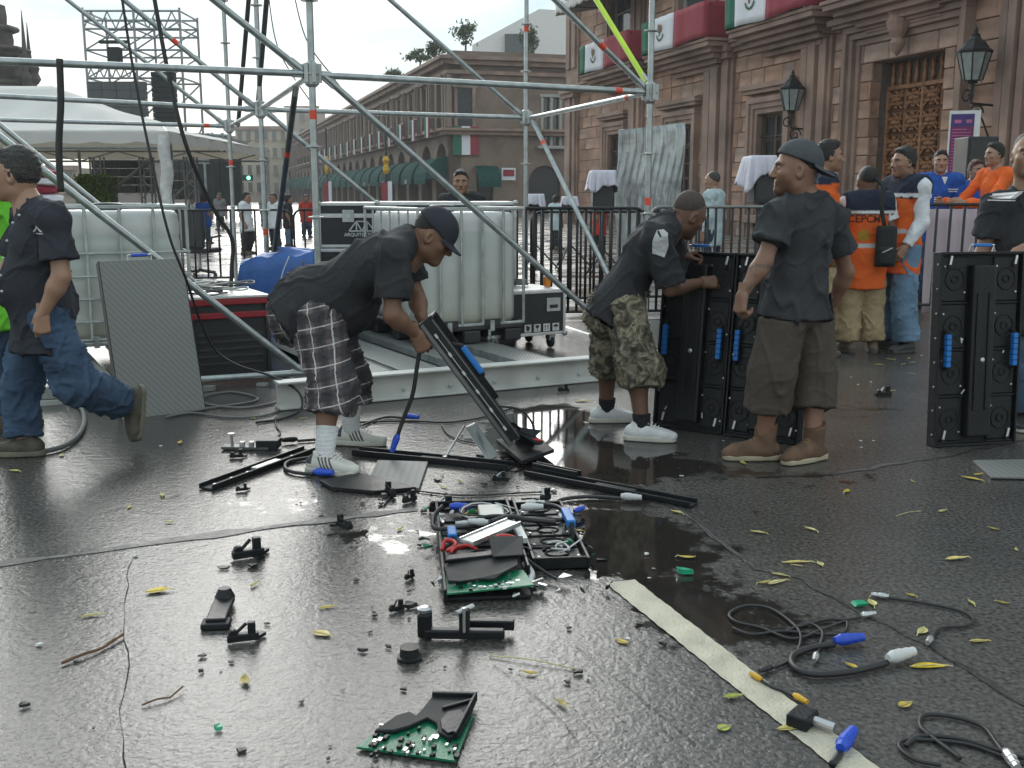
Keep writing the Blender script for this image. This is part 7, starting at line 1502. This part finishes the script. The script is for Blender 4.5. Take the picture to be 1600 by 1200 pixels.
for (x0, x1, ys) in ((.01, Wl - .01, (.36, .52, .68, .84)), (Wm + .01, Wr - .01, (.34, .48, .62, .76, .9))):
    for y in ys:
        if y + .12 < Lc: 
            md = MB().box(x0, x1, y, y + .115, .013, .022).build('module', cab, wk, bevel=.005); mb = MB(); xm = (x0 + x1) / 2; mb.tube([(xm + .045 * math.cos(a), y + .06 + .035 * math.sin(a), .0235) for a in [q * .628 for q in range(10)]], .004, 6, closed=True); mb.build('ring', cabd, md)
            for s in (x0 + .015, x1 - .015): MB().lathe([(.006, 0), (.005, .006)], (s, y + .02, .022), seg=8).build('screw', pin, md)
g_ = MB().prism([V(.0, .0, .03), V(.30, .015, .045), V(.28, .16, .045), (.0, .14, .04)], (0, 0, .006)).build('circuit_board', pcb, wk)
rs = random.Random(6)
for k in range(34): x, y = rs.uniform(.015, .28), rs.uniform(.012, .14); s = rs.uniform(.003, .008); MB().box(x - s, x + s, y - s * .7, y + s * .7, .038 + .045 * x * .3, .046 + .05 * x * .3).build('chip', (pin, cab, wp)[k % 3], g_)
def skin(pts, z, th, nm='torn_skin', m=cabd): return MB().prism([V(x, y, z + zz) for x, y, zz in pts], (0, 0, th)).build(nm, m, wk, bevel=.003)
skin([(.01, .06, .0), (.05, .05, 0), (.12, .07, 0), (.17, .06, .0), (.20, .09, .01), (.26, .15, .015), (.27, .24, .02), (.18, .25, .02), (.1, .24, .01), (.0, .23, 0)], .052, .008)
skin([(.01, .22, 0), (.28, .25, .01), (.285, .30, .01), (.02, .27, 0)], .065, .012, m=cab); skin([(.175, .20, 0), (.285, .21, .0), (.30, .36, .02), (.17, .34, .03)], .085, .005)
brs = mat('brushed_bar', (.36, .37, .37), .4, metal=.6, var=.5, scale=40); bp0, bp1 = V(.09, .36, .09), V(.285, .55, .10); dd = (bp1 - bp0).normalized(); br_ = MB().obox((bp0 + bp1) / 2, dd * (bp1 - bp0).length / 2, V(-dd.y, dd.x, 0) * .036, V(0, 0, .008)).build('aluminium_bar', brs, wk, bevel=.004); 
for s in (-1, 1): MB().obox((bp0 + bp1) / 2 + V(-dd.y, dd.x, 0) * .034 * s + V(0, 0, .009), dd * (bp1 - bp0).length / 2, V(-dd.y, dd.x, 0) * .003, V(0, 0, .004)).build('lip', pin, br_)
redw = mat('red_wire', (.45, .02, .02), .5)
MB().tube(catm([V(.0, .40, .05), V(.015, .45, .07), V(.045, .44, .07), (V(.05, .39, .07)), V(.02, .365, .06), V(.06, .36, .07), V(.10, .38, .075)]), .008, 8).build('red_strap', redw, wk, smooth=True); MB().tube(catm([V(.18, .38, .08), V(.22, .40, .095), V(.27, .39, .09), V(.29, .36, .08)]), .012, 8).build('red_strap', redw, wk, smooth=True); MB().tube(catm([V(.03, .31, .07), V(.05, .34, .08), V(.09, .345, .085), V(.13, .34, .07)]), .006, 6).build('red_strap', redw, wk, smooth=True)
MB().box(.165, .265, .70, .86, .022, .085).build('power_supply', mat('psu_white', (.56, .55, .50), .5, var=.1), wk, bevel=.006); MB().box(.13, .17, .72, .82, .022, .05).build('terminal', mat('psu_cream', (.45, .40, .26), .5), wk, bevel=.004)
for k in range(6): MB().tube([(.19 + (.075 + .006 * k) * math.cos(a), .80 + (.085 + .004 * k) * math.sin(a), .05 + .006 * k + .006 * math.sin(2 * a + k)) for a in [q * .449 + .3 * k for q in range(12 if k % 2 else 14)]], .0035, 6).build('wire_loop', (mat('wire_tan', (.35, .22, .08), .5), mat('wire_yellow', (.5, .38, .05), .5), rub, mat('wire_violet', (.12, .08, .13), .5), whitec, rub)[k], wk, smooth=True)
def grip_on(x, y0, y1, m=bluep, hh=.06):
    h_ = MB().tube([(x, y0 - .02, .03), (x, y0, hh), (x, y1, hh), (x, y1 + .02, .03)], .009, 8).build('side_handle', cab, wk); MB().box(x - .018, x + .018, y0 + .005, y1 - .005, hh - .014, hh + .016).build('grip', m, h_, bevel=.006)
grip_on(.045, .50, .62); grip_on(Wr - .02, .55, .74, hh=.085)
def connector(p, d, m=bluec, sc=1.0, par=None, label=None, cat='connector', up=.016):
    d = Vector(d).normalized(); sc *= .78
    mb = MB(); mb.lathe([(.009 * sc, 0), (.012 * sc, .012 * sc), (.0145 * sc, .016 * sc), (.0145 * sc, .04 * sc), (.0125 * sc, .043 * sc), (.0125 * sc, .062 * sc), (.0105 * sc, .066 * sc), (.0105 * sc, .08 * sc)], p, d, 14); return mb.build('plug', m, par, world=True, smooth=False)
wmk = lambda x, y, z: M @ V(x, y, z)
for (pts, r) in (([(.02, .93, .06), (-.02, .82, .05), (-.015, .66, .05), (.1, .64, .06), (.2, .63, .07)], .009), ([(.10, .70, .06), (.22, .69, .085), (.36, .67, .075), (.5, .66, .07)], .009), ([(.20, .60, .09), (.28, .63, .1), (.34, .62, .09), (.46, .60, .08)], .011), ([(.42, .93, .06), (.50, .88, .06), (.53, .78, .06), (.55, .72, .07)], .009), ([(.26, .36, .08), (.31, .26, .05), (.37, .2, .02), (.40, .16, .012)], .006)): MB().tube(catm([V(*q) for q in pts]), r, 8).build('cable', rub, wk, smooth=True)
connector(wmk(.05, .94, .055), xd + yv * -.1, bluec, 1.5, wk); connector(wmk(.35, .88, .06), xd, whitec, 1.5, wk); connector(wmk(.38, .97, .05), xd, whitec, 1.3, wk); connector(wmk(.19, .61, .085), xd * -1 + yv * .3, whitec, 1.3, wk); connector(wmk(.12, .69, .06), xd * -1, whitec, .9, wk); connector(wmk(.58, .9, .03), xd + yv, bluec, 1.1, wk)
MB().tube(catm([V(.3, .28, .03), V(.315, .2, .02), V(.30, .12, .02), V(.33, .08, .015)]), .013, 6).build('white_strip', whitec, wk); MB().bar(V(.29, .12, .02), V(.35, .06, .02), .012, .02).build('bracket', pin, wk); MB().bar(V(.345, .13, .02), V(.30, .07, .03), .01, .02).build('bracket', pin, wk); MB().bar(V(.30, .62, .07), V(.31, .42, .07), .03, .02).build('white_strip', whitec, wk)
rs = random.Random(77)     # splintered plastic, clips and wires in and round the wreck
for k in range(70):
    x, y = rs.uniform(-.06, .60), rs.uniform(.02, Lc + .06); z = rs.uniform(.012, .05) if (0 < x < .28 or .35 < x < .55) and y > .25 else .002
    a = rs.uniform(0, 6.28); s_ = rs.uniform(.008, .032); n = rs.randint(3, 5); pts = [V(x + math.cos(a + q * 6.283 / n) * s_ * rs.uniform(.3, 1.2), y + math.sin(a + q * 6.283 / n) * s_ * rs.uniform(.3, 1.2), z + rs.uniform(0, .02)) for q in range(n)]
    MB().prism(pts, V(rs.uniform(-.01, .01), rs.uniform(-.01, .01), rs.uniform(.002, .016))).build('wreck_shard', rs.choice([cab, cab, cabd, cabd, pin, pcb]), wk)
for k in range(14):
    x, y = rs.uniform(.03, .5), rs.uniform(.25, .95); pts = [V(x, y, .05)]
    for q in range(4): pts.append(pts[-1] + V(rs.uniform(-.09, .09), rs.uniform(-.08, .08), rs.uniform(-.02, .02)))
    for q in pts: q.z = max(.03, q.z)
    MB().tube(catm(pts, 5), rs.choice([.002, .003, .0045]), 6).build('loose_wire', rs.choice([rub, rub, redw, whitec, rubg]), wk, smooth=True)
# ---- green circuit board piece in the foreground
O2 = G(557, 1170); xd2 = (G(712, 1192) - O2).normalized(); yv2 = V(-xd2.y, xd2.x, 0); M2 = Matrix(((xd2.x, yv2.x, 0, O2.x), (xd2.y, yv2.y, 0, O2.y), (0, 0, 1, .006), (0, 0, 0, 1)))
gb = thingM('circuit_board', M2, 'broken green circuit board with black plastic shell in the foreground', 'board'); loc = lambda px, py: M2.inverted() @ G(px, py, .006)
pl_ = [loc(*q) for q in ((557, 1170), (600, 1138), (650, 1118), (722, 1135), (740, 1120), (712, 1192))]; g2 = MB().prism([V(q.x, q.y, 0) for q in pl_], (0, 0, .006)).build('board', pcb, gb)
rs = random.Random(11)
for k in range(60):
    q = loc(rs.uniform(575, 715), rs.uniform(1138, 1188)); s = rs.uniform(.002, .005)
    MB().box(q.x - s, q.x + s, q.y - s * 1.8, q.y + s * 1.8, .006, .010 + rs.uniform(0, .006)).build('component', (cab, cab, pin)[k % 3], g2)
def sh(nm, pts, z, th, m=cabd): ps = [loc(*q) for q in pts]; return MB().prism([V(q.x, q.y, z) for q in ps], (0, 0, th)).build(nm, m, gb, bevel=.003)
sh('shell', ((585, 1152), (620, 1128), (640, 1122), (650, 1128), (660, 1118), (675, 1098), (746, 1100), (735, 1128), (718, 1160), (700, 1162), (686, 1155), (682, 1140), (668, 1132), (640, 1145), (615, 1152)), .010, .010)
sh('shell_edge', ((746, 1100), (742, 1098), (708, 1162), (714, 1164)), .012, .022, cab); sh('shell_edge', ((675, 1099), (746, 1101), (746, 1097), (676, 1096)), .012, .02, cab); sh('shell_rib', ((690, 1118), (740, 1104), (741, 1107), (692, 1121)), .02, .008, cab); sh('shell_lobe', ((688, 1138), (700, 1125), (722, 1122), (728, 1132), (715, 1156), (700, 1160), (690, 1152)), .020, .006, cab)
def clamp_part(par, p, s, rot, seed, m=cab):
    rs = random.Random(seed); c, sn = math.cos(rot), math.sin(rot); X = V(c, sn, 0); Yv = V(-sn, c, 0); Z = V(0, 0, 1)
    MB().obox(p + Z * s * .22, X * s * .8, Yv * s * .22, Z * s * .2).build('body', m, par, world=True, bevel=s * .06)
    MB().obox(p + X * s * .45 + Z * s * .62, X * s * .2, Yv * s * .2, Z * s * .38).build('upright', m, par, world=True, bevel=s * .06)
    MB().lathe([(s * .2, -s * .2), (s * .24, -s * .1), (s * .24, s * .1), (s * .2, s * .2)], p - X * s * .5 + Z * s * .45, Yv, 12).build('boss', m, par, world=True)
    MB().tube([p - X * s * .3 + Z * s * .5, p + X * s * .2 + Yv * s * .3 + Z * s * .8], s * .09, 8).build('pin', pin if seed % 3 == 0 else m, par, world=True)
    MB().prism([p + X * s * .8, p + X * s * 1.2 + Yv * s * .4, p + X * s * 1.0 + Yv * s * .6, p + X * s * .6 + Yv * s * .2], Z * s * .12 + V(0, 0, .004)).build('shard', m, par, world=True)
for (px, py, s, rot, lab) in ((388, 872, .075, .5, 'jagged upright black bracket left, nearest the asphalt seam'), (538, 826, .055, 2.4, 'black broken bracket below the asphalt seam at centre'), (380, 1003, .06, .3, 'black bracket with silver pin beside the long black hinge'), (690, 800, .07, .2, 'black corner bracket at the upper left of the wrecked cabinet'), (852, 785, .06, 1.2, 'black corner bracket at the upper right of the wrecked cabinet'), (610, 775, .06, 2.0, 'cluster of black clamp pieces before the grey tile'), (640, 785, .05, .9, 'small black clamp between grey tile and wrecked cabinet'), (378, 768, .035, .4, 'small black latch with pale pin behind the seam'), (780, 752, .045, .1, 'black bent clip with white edge above the wrecked cabinet'),
        (370, 716, .045, .2, 'small black broken bracket nearest the left cable coil'), (640, 905, .03, 1.0, 'tiny black bracket left of the green board edge'), (620, 955, .035, .7, 'small dark knob piece left of the double clamp'), (1380, 620, .07, .2, 'black bent bracket on the wet ground before the barrier'), (880, 612, .05, .4, 'small black bracket near the white base beam')):
    p = G(px, py); o = thing('broken_bracket', p, 0, lab, 'bracket', 'broken black brackets on the asphalt'); clamp_part(o, p + V(0, 0, .004), s, rot, int(px))
# distinctive larger pieces
p = G(716, 1000); o = thing('double_clamp', p, 0, 'long black double clamp lying before the wrecked cabinet', 'clamp'); X = V(1, -.03, 0).normalized(); Yv = V(.03, 1, 0)
MB().obox(p + V(.02, 0, .022), X * .125, Yv * .016, V(0, 0, .015)).build('bar', cab, o, world=True, bevel=.006); MB().obox(p + V(.09, .05, .03), X * .085, Yv * .012, V(0, 0, .016)).build('bar', cab, o, world=True, bevel=.004); MB().obox(p + V(-.105, .02, .045), X * .022, Yv * .024, V(0, 0, .04)).build('cheek', cab, o, world=True, bevel=.008); MB().obox(p + V(.02, .0, .065), X * .016, Yv * .022, V(0, 0, .04)).build('cheek', cabd, o, world=True, bevel=.006)
MB().tube([p + V(-.005, -.03, .10), p + V(.045, .03, .10)], .008, 8).build('pin', pin, o, world=True); MB().lathe([(.02, 0), (.024, .012), (.012, .018)], p + V(-.105, .02, .085), seg=12).build('cap', pin, o, world=True); MB().tube([p + V(.02, -.032, .04), p + V(.02, -.034, .12)], .005, 6).build('bolt', pin, o, world=True)
p = G(338, 980); q = G(352, 945); o = thing('broken_strut', p, 0, 'long black hinged strut on the left asphalt', 'strut'); d = (q - p).normalized(); n = V(-d.y, d.x, 0); L = (q - p).length
MB().obox((p + q) / 2 + V(0, 0, .02), d * L * .55, n * .032, V(0, 0, .012)).build('arm', cab, o, world=True, bevel=.005); MB().lathe([(.03, 0), (.034, .02), (.02, .05)], q + V(0, 0, .01), seg=12).build('knuckle', cab, o, world=True); MB().obox(p + V(0, 0, .012), d * .03, n * .045, V(0, 0, .01)).build('flange', cabd, o, world=True, bevel=.004)
p = G(640, 1030); o = thing('rubber_foot', p, 0, 'small black ribbed rubber foot below the double clamp', 'foot'); MB().lathe([(.038, .004), (.038, .01), (.03, .013), (.027, .035), (.03, .04)], p, seg=16).build('foot', cab, o, world=True)
p = G(385, 703); o = thing('steel_latch', p, 0, 'grey metal latch plate with pins left of the near striped shoe', 'latch'); MB().obox(p + V(0, 0, .015), V(.13, -.01, 0), V(0, .035, 0), V(0, 0, .008)).build('plate', mat('dark_steel', (.10, .105, .105), .4, metal=.6), o, world=True, bevel=.003); MB().obox(p + V(.12, .01, .035), V(.06, 0, 0), V(0, .05, 0), V(0, 0, .025)).build('block', cab, o, world=True, bevel=.006); MB().tube([p + V(-.08, .02, .02), p + V(-.085, .02, .085)], .008, 8).build('pin', pin, o, world=True); MB().lathe([(.02, .0), (.02, .008)], p + V(-.085, .02, .08), seg=10).build('pin_head', pin, o, world=True)
for dx in (-.02, .03): MB().obox(p + V(dx, -.005, .035), V(.012, 0, 0), V(0, .015, 0), V(0, 0, .013)).build('lug', pin, o, world=True, bevel=.002)
# small chips, too many and too alike to describe one by one
rs = random.Random(21); chips = []
def chip(px, py, s, m, label, grp, nm='plastic_chip'):
    p = G(px, py); mb = MB(); n = rs.randint(4, 6); a0 = rs.uniform(0, 6); r = [rs.uniform(.4, 1.2) * s for _ in range(n)]
    mb.prism([p + V(math.cos(a0 + k * 6.283 / n) * r[k], math.sin(a0 + k * 6.283 / n) * r[k] * .8, .003 + rs.uniform(0, s * .2)) for k in range(n)], V(rs.uniform(-.3, .3) * s, rs.uniform(-.3, .3) * s, s * rs.uniform(.15, .5))); o = mb.build(nm, m); tag(o, label, 'chip', grp); 
    me = o.data; c = p.copy(); me.transform(Matrix.Translation(-c)); o.location = c; WM[o.name] = Matrix.Translation(c); return o
spots = [(318, 1050), (315, 1027), (365, 1040), (412, 978), (475, 1100), (578, 988), (590, 960), (640, 970), (610, 1010), (655, 960), (630, 1080), (530, 1080), (690, 1043), (725, 990), (800, 1048), (640, 925), (520, 905), (555, 910), (640, 880), (515, 1190), (520, 1165), (375, 1178), (505, 812), (470, 790), (590, 790), (660, 855), (700, 770), (745, 770), (810, 770), (900, 830), (890, 985), (890, 1070), (905, 1050), (560, 735), (450, 690), (690, 745), (720, 680), (880, 700), (915, 660), (860, 640), (1350, 612), (1400, 640), (1060, 735), (1120, 780), (1180, 800), (1040, 1010), (940, 930), (120, 1040), (150, 1140), (40, 1108), (560, 1020), (820, 700)]
for (px, py) in spots: chip(px + rs.uniform(-6, 6), py + rs.uniform(-4, 4), rs.choice([.006, .009, .012, .016]), rs.choice([cab, cabd, cab]), 'small broken black plastic chip on the wet asphalt', 'black plastic chips')
for (px, py) in [(252, 698), (210, 870), (1010, 868), (1015, 905), (1022, 890), (860, 690), (640, 1015), (345, 1048), (60, 1010), (1290, 1010), (1065, 745), (1130, 690), (1160, 722), (1345, 690), (1365, 690), (1345, 700), (980, 1000), (920, 1062), (1290, 625), (1330, 590), (1360, 598)]: chip(px, py, rs.choice([.008, .012]), whitec, 'tiny white plastic fragment on the wet asphalt', 'white plastic fragments')
gsh = mat('green_shard', (.01, .32, .16), .3, var=.2)
for (px, py, s, lab) in ((340, 1142, .022, 'small bright green shard on the left asphalt'), (1068, 898, .035, 'green plastic strip in the dark puddle'), (1340, 947, .035, 'bright green plastic strip near the seam at right')): o = chip(px, py, s, gsh, lab, None, 'green_shard')
# ---- cables on the ground
def gcable(pts, r, label, ends=(None, None), m=rub, z=None, lift=()):
    ps = [G(*q) + V(0, 0, (r + .003) + (lift[i] if i < len(lift) else 0)) for i, q in enumerate(pts)]; root, pp = cable('ground_cable', ps, r, m, label)
    for e, (p, d) in zip(ends, ((pp[0], pp[0] - pp[2]), (pp[-1], pp[-1] - pp[-3]))):
        if e is None: continue
        mt, sc = e; d = V(d.x, d.y, min(0, d.z) * .3); q = p.copy(); q.z = max(q.z, .016 * sc); connector(q, d, mt, sc, root)
    return root
blkc = cab
gcable([(1145, 985), (1175, 995), (1225, 990), (1310, 995), (1322, 975), (1290, 985), (1240, 1002), (1190, 985), (1150, 975), (1140, 962), (1165, 950), (1205, 955), (1245, 985), (1250, 1010), (1235, 1035), (1205, 1048)], .005, 'thin black looped cable beside the road line', (None, (rub, .8)))
gcable([(1228, 990), (1262, 978), (1284, 990), (1282, 1010), (1276, 1028)], .005, 'short thin black cable end with silver tip beside the loops', (None, (pin, .9)))
gcable([(1240, 985), (1290, 972), (1318, 972), (1345, 968)], .005, 'thin black cable end with two silver tips above the loops', (None, (pin, .9)))
gcable([(1303, 1013), (1270, 1018), (1240, 1030), (1240, 1048), (1270, 1060), (1330, 1056), (1386, 1042)], .010, 'thick black cable with one blue and one grey plug', ((bluec, 1.6), (whitec, 1.7)))
gcable([(1388, 938), (1440, 945), (1500, 958), (1522, 972), (1505, 982), (1470, 985), (1455, 1002)], .005, 'thin black cable with silver tips at right of the loops', ((pin, .9), (pin, .9)))
gcable([(1300, 1202), (1312, 1185)], .010, 'thick black cable with blue plug on the road line', (None, (bluec, 1.7)))
gcable([(1415, 1170), (1440, 1155), (1500, 1160), (1560, 1178), (1600, 1190)], .006, 'thin black cable in the bottom right corner, lower loop', (None, None))
gcable([(1500, 1190), (1460, 1160), (1438, 1140), (1445, 1122), (1490, 1125), (1535, 1140), (1556, 1165), (1570, 1185)], .006, 'thin black cable loop in the bottom right corner with grey plug', (None, (pin, 1.3)))
gcable([(1600, 1200), (1550, 1180), (1500, 1165), (1420, 1160), (1405, 1172), (1430, 1192), (1470, 1200)], .005, 'thin black cable curl at the very bottom right', (None, None))
yc = mat('yellow_collar', (.62, .36, .02), .45)
gcable([(1190, 1068), (1208, 1078), (1225, 1084), (1240, 1092)], .005, 'short black lead with two yellow-ringed plugs on the road line', ((yc, .75), (yc, .8)))
p = G(1255, 1132); o = thing('black_plug', p, R(-40), 'black square plug with metal tube at the road line', 'plug'); MB().box(-.03, .03, -.045, .03, .004, .04).build('body', cab, o, bevel=.006); MB().tube([(.03, 0, .022), (.085, 0, .02)], .012, 10).build('tube', pin, o)
gcable([(648, 542), (650, 570), (645, 610), (632, 650), (622, 682)], .011, 'thick black cable hanging from the hands of the bent man', (None, (bluec, 1.6)), lift=(.0, .0, .0, .0, .0)) if False else None
rt, pp = cable('dangling_cable', [P(656, 545, 5.33), P(652, 570, 5.33), P(645, 615, 5.33), P(632, 650, 5.33), P(622, 678, 5.32)], .011, rub, 'thick black cable with blue plug dangling from the bent man’s hands'); connector(pp[-1], pp[-1] - pp[-3], bluec, 1.6, rt)
gcable([(490, 745), (460, 742), (446, 735), (452, 725), (490, 718)], .010, 'black cable with blue plug under the near striped shoe', ((bluec, 1.7), None))
gcable([(465, 692), (490, 690), (520, 688), (560, 670), (600, 655), (632, 656)], .008, 'black cable running past the far striped shoe to a blue plug', ((cab, 1.4), (bluec, 1.6)))
gcable([(560, 662), (640, 660), (700, 662), (750, 655), (800, 640)], .006, 'thin black cable behind the tilted panel')
gcable([(690, 665), (700, 680), (720, 690), (745, 695)], .005, 'thin black wire curling under the tilted panel')
gcable([(600, 792), (618, 770), (640, 768), (720, 776), (820, 772), (870, 770)], .004, 'thin bare wire lying above the wrecked cabinet')
gcable([(860, 795), (880, 784), (920, 780), (970, 783)], .009, 'black cable with pale plug right of the wrecked cabinet', (None, (whitec, 1.5)))
gcable([(258, 655), (300, 648), (360, 655), (420, 650), (455, 630), (475, 618), (470, 600), (440, 588)], .008, 'grey cable trailing from the power rack over the asphalt', m=rubg)
gcable([(265, 652), (330, 640), (395, 630), (398, 622), (360, 615), (320, 622), (325, 634), (380, 640), (430, 632)], .008, 'grey coiled cable at the foot of the leaning panel', m=rubg)
gcable([(62, 712), (100, 702), (125, 682), (132, 655), (120, 630), (108, 618)], .015, 'thick grey hose curving on the ground behind the walking man', m=rubg)
gcable([(430, 655), (432, 668), (438, 678), (430, 688), (415, 698)], .005, 'thin black wire between grey cable and metal latch')
# ---- leaves and twigs
ly = mat('leaf_yellow', (.56, .40, .04), .5, var=.45, scale=40, rnd=.25); lp_ = mat('leaf_pale', (.55, .48, .20), .5, var=.35, scale=40, rnd=.2); lg = mat('leaf_green', (.30, .36, .04), .55, var=.2, scale=30)
def leaf(px, py, L, rot, m, curl, wd, label, grp=None, nm='fallen_leaf'):
    L *= .82; p = G(px, py); o = thing(nm, p, rot, label, 'leaf', grp); n = 8
    def fn(u, v): x = (u - .5) * L; w_ = wd * L * math.sin(math.pi * u ** .85) ** .8; y = (v - .5) * w_; return V(x, y + .08 * L * math.sin(u * 3), .005 + .55 * curl * L * ((u - .45) ** 2 * 1.6 + 2.5 * (v - .5) ** 2 * math.sin(math.pi * u) * .5))
    MB().grid(fn, n, 4).build('blade', m, o, smooth=True); MB().tube([fn(u / 6, .5) + V(0, 0, .0012) for u in range(7)] + [V(L * .62, .02 * L, .004)], .0012 + L * .006, 5).build('midrib', lp_, o); return o
big = [(247, 926, .105, .3, ly, .25, .55, 'bright yellow curled leaf on the left asphalt'), (502, 993, .085, -.5, ly, .2, .6, 'oval yellow leaf at the centre of the asphalt'), (385, 1066, .075, 1.9, ly, .5, .45, 'folded yellow leaf standing near the bracket with silver pin'), (143, 964, .09, .35, lp_, .1, .28, 'narrow pale yellow leaf on the far left asphalt'), (973, 1004, .06, 2.4, ly, .15, .5, 'small yellow leaf left of the road line'), (1146, 1092, .075, .2, lg, .35, .4, 'greenish leaf lying against the road line'), (1452, 1044, .14, .03, ly, .05, .3, 'long ragged yellow leaf touching the grey plug'), (1215, 912, .11, .5, lp_, .1, .3, 'long pale leaf lowest of the leaf cluster'), (1245, 881, .14, .05, ly, .1, .2, 'long yellow leaf topmost of the leaf cluster'), (1218, 900, .08, -.6, lp_, .1, .3, 'short pale leaf in the middle of the leaf cluster'), (1495, 876, .12, .2, ly, .3, .3, 'pale yellow leaf alone on the right asphalt'), (1518, 750, .13, -.9, ly, .2, .3, 'yellow leaf beside the grey tile at the right edge'), (910, 628, .13, .1, ly, .2, .4, 'bright yellow leaf behind the camouflage-shorts man’s shoe'), (1132, 1140, .05, .5, lg, .1, .8, 'small round green leaf near the bottom of the road line'), (1235, 1142, .09, .1, lp_, .2, .35, 'crumpled pale leaf on the road line by the black plug'), (1415, 1105, .06, .5, ly, .4, .6, 'small orange-yellow leaf right of the thick cable')]
for (px, py, L, rot, m, cu_, wd, lab) in big: leaf(px, py, L, rot, m, cu_, wd, lab)
rs = random.Random(33)
sm = [(282, 692), (22, 735), (98, 710), (250, 773), (262, 820), (205, 795), (398, 917), (510, 950), (630, 830), (690, 762), (720, 752), (1055, 800), (1160, 722), (1075, 870), (1180, 836), (1265, 828), (1320, 770), (1425, 755), (1525, 745), (1238, 884), (1190, 912), (1365, 946), (1420, 935), (1515, 946), (1570, 945), (1530, 1005), (1332, 1045), (1280, 880), (1440, 990), (1380, 935), (390, 655), (415, 650), (470, 655), (1345, 530), (1372, 545), (1395, 560), (1425, 558), (1440, 556), (1370, 572), (1412, 568), (1430, 570), (1422, 582), (1395, 610), (1352, 500), (1380, 466), (1360, 462), (1385, 480), (880, 480), (905, 495), (870, 560), (840, 545), (905, 830), (1345, 605), (1455, 545), (1330, 515), (700, 610), (590, 625), (880, 1105), (832, 1055), (1590, 860), (1550, 830), (1470, 800)]
for (px, py) in sm: leaf(px + rs.uniform(-5, 5), py + rs.uniform(-3, 3), rs.uniform(.05, .085), rs.uniform(0, 6.28), rs.choice([ly, lp_, ly]), rs.uniform(.05, .4), rs.uniform(.25, .5), 'one of the many small yellow leaves scattered over the wet ground', 'small scattered leaves')
tw = mat('twig_brown', (.16, .085, .045), .8, var=.3)
for (pts, r, lab) in (([(97, 1040), (130, 1028), (160, 1016), (193, 996)], .005, 'brown forked twig on the left asphalt'), ([(222, 1105), (245, 1098), (266, 1093)], .003, 'short brown twig below the forked twig'), ([(765, 1027), (830, 1035), (900, 1048)], .0018, 'thin pale stalk right of the rubber foot'), ([(1400, 808), (1420, 803), (1440, 800)], .0018, 'thin pale stalk on the right asphalt')):
    ps = [G(*q) + V(0, 0, r + .003 + .004 * (i % 2)) for i, q in enumerate(pts)]; o = thing('twig', ps[0], 0, lab, 'twig'); MB().tube(catm(ps, 4), r, 6).build('stem', tw if 'brown' in lab else lp_, o, world=True, smooth=True)
    if 'forked' in lab: MB().tube([ps[2], ps[2] + V(.02, .05, .008)], .003, 6).build('side_shoot', tw, o, world=True)

rs = random.Random(55)
for (cx, cy, n, sp) in ((800, 735, 16, 40), (620, 775, 18, 45), (700, 800, 10, 30), (540, 770, 8, 40), (850, 750, 8, 30), (640, 960, 8, 30), (390, 880, 6, 25)):
    for k in range(n): chip(cx + rs.gauss(0, sp), cy + rs.gauss(0, sp * .28), rs.choice([.006, .010, .016, .026]), rs.choice([cab, cabd, cab]), 'small broken black plastic chip on the wet asphalt', 'black plastic chips')
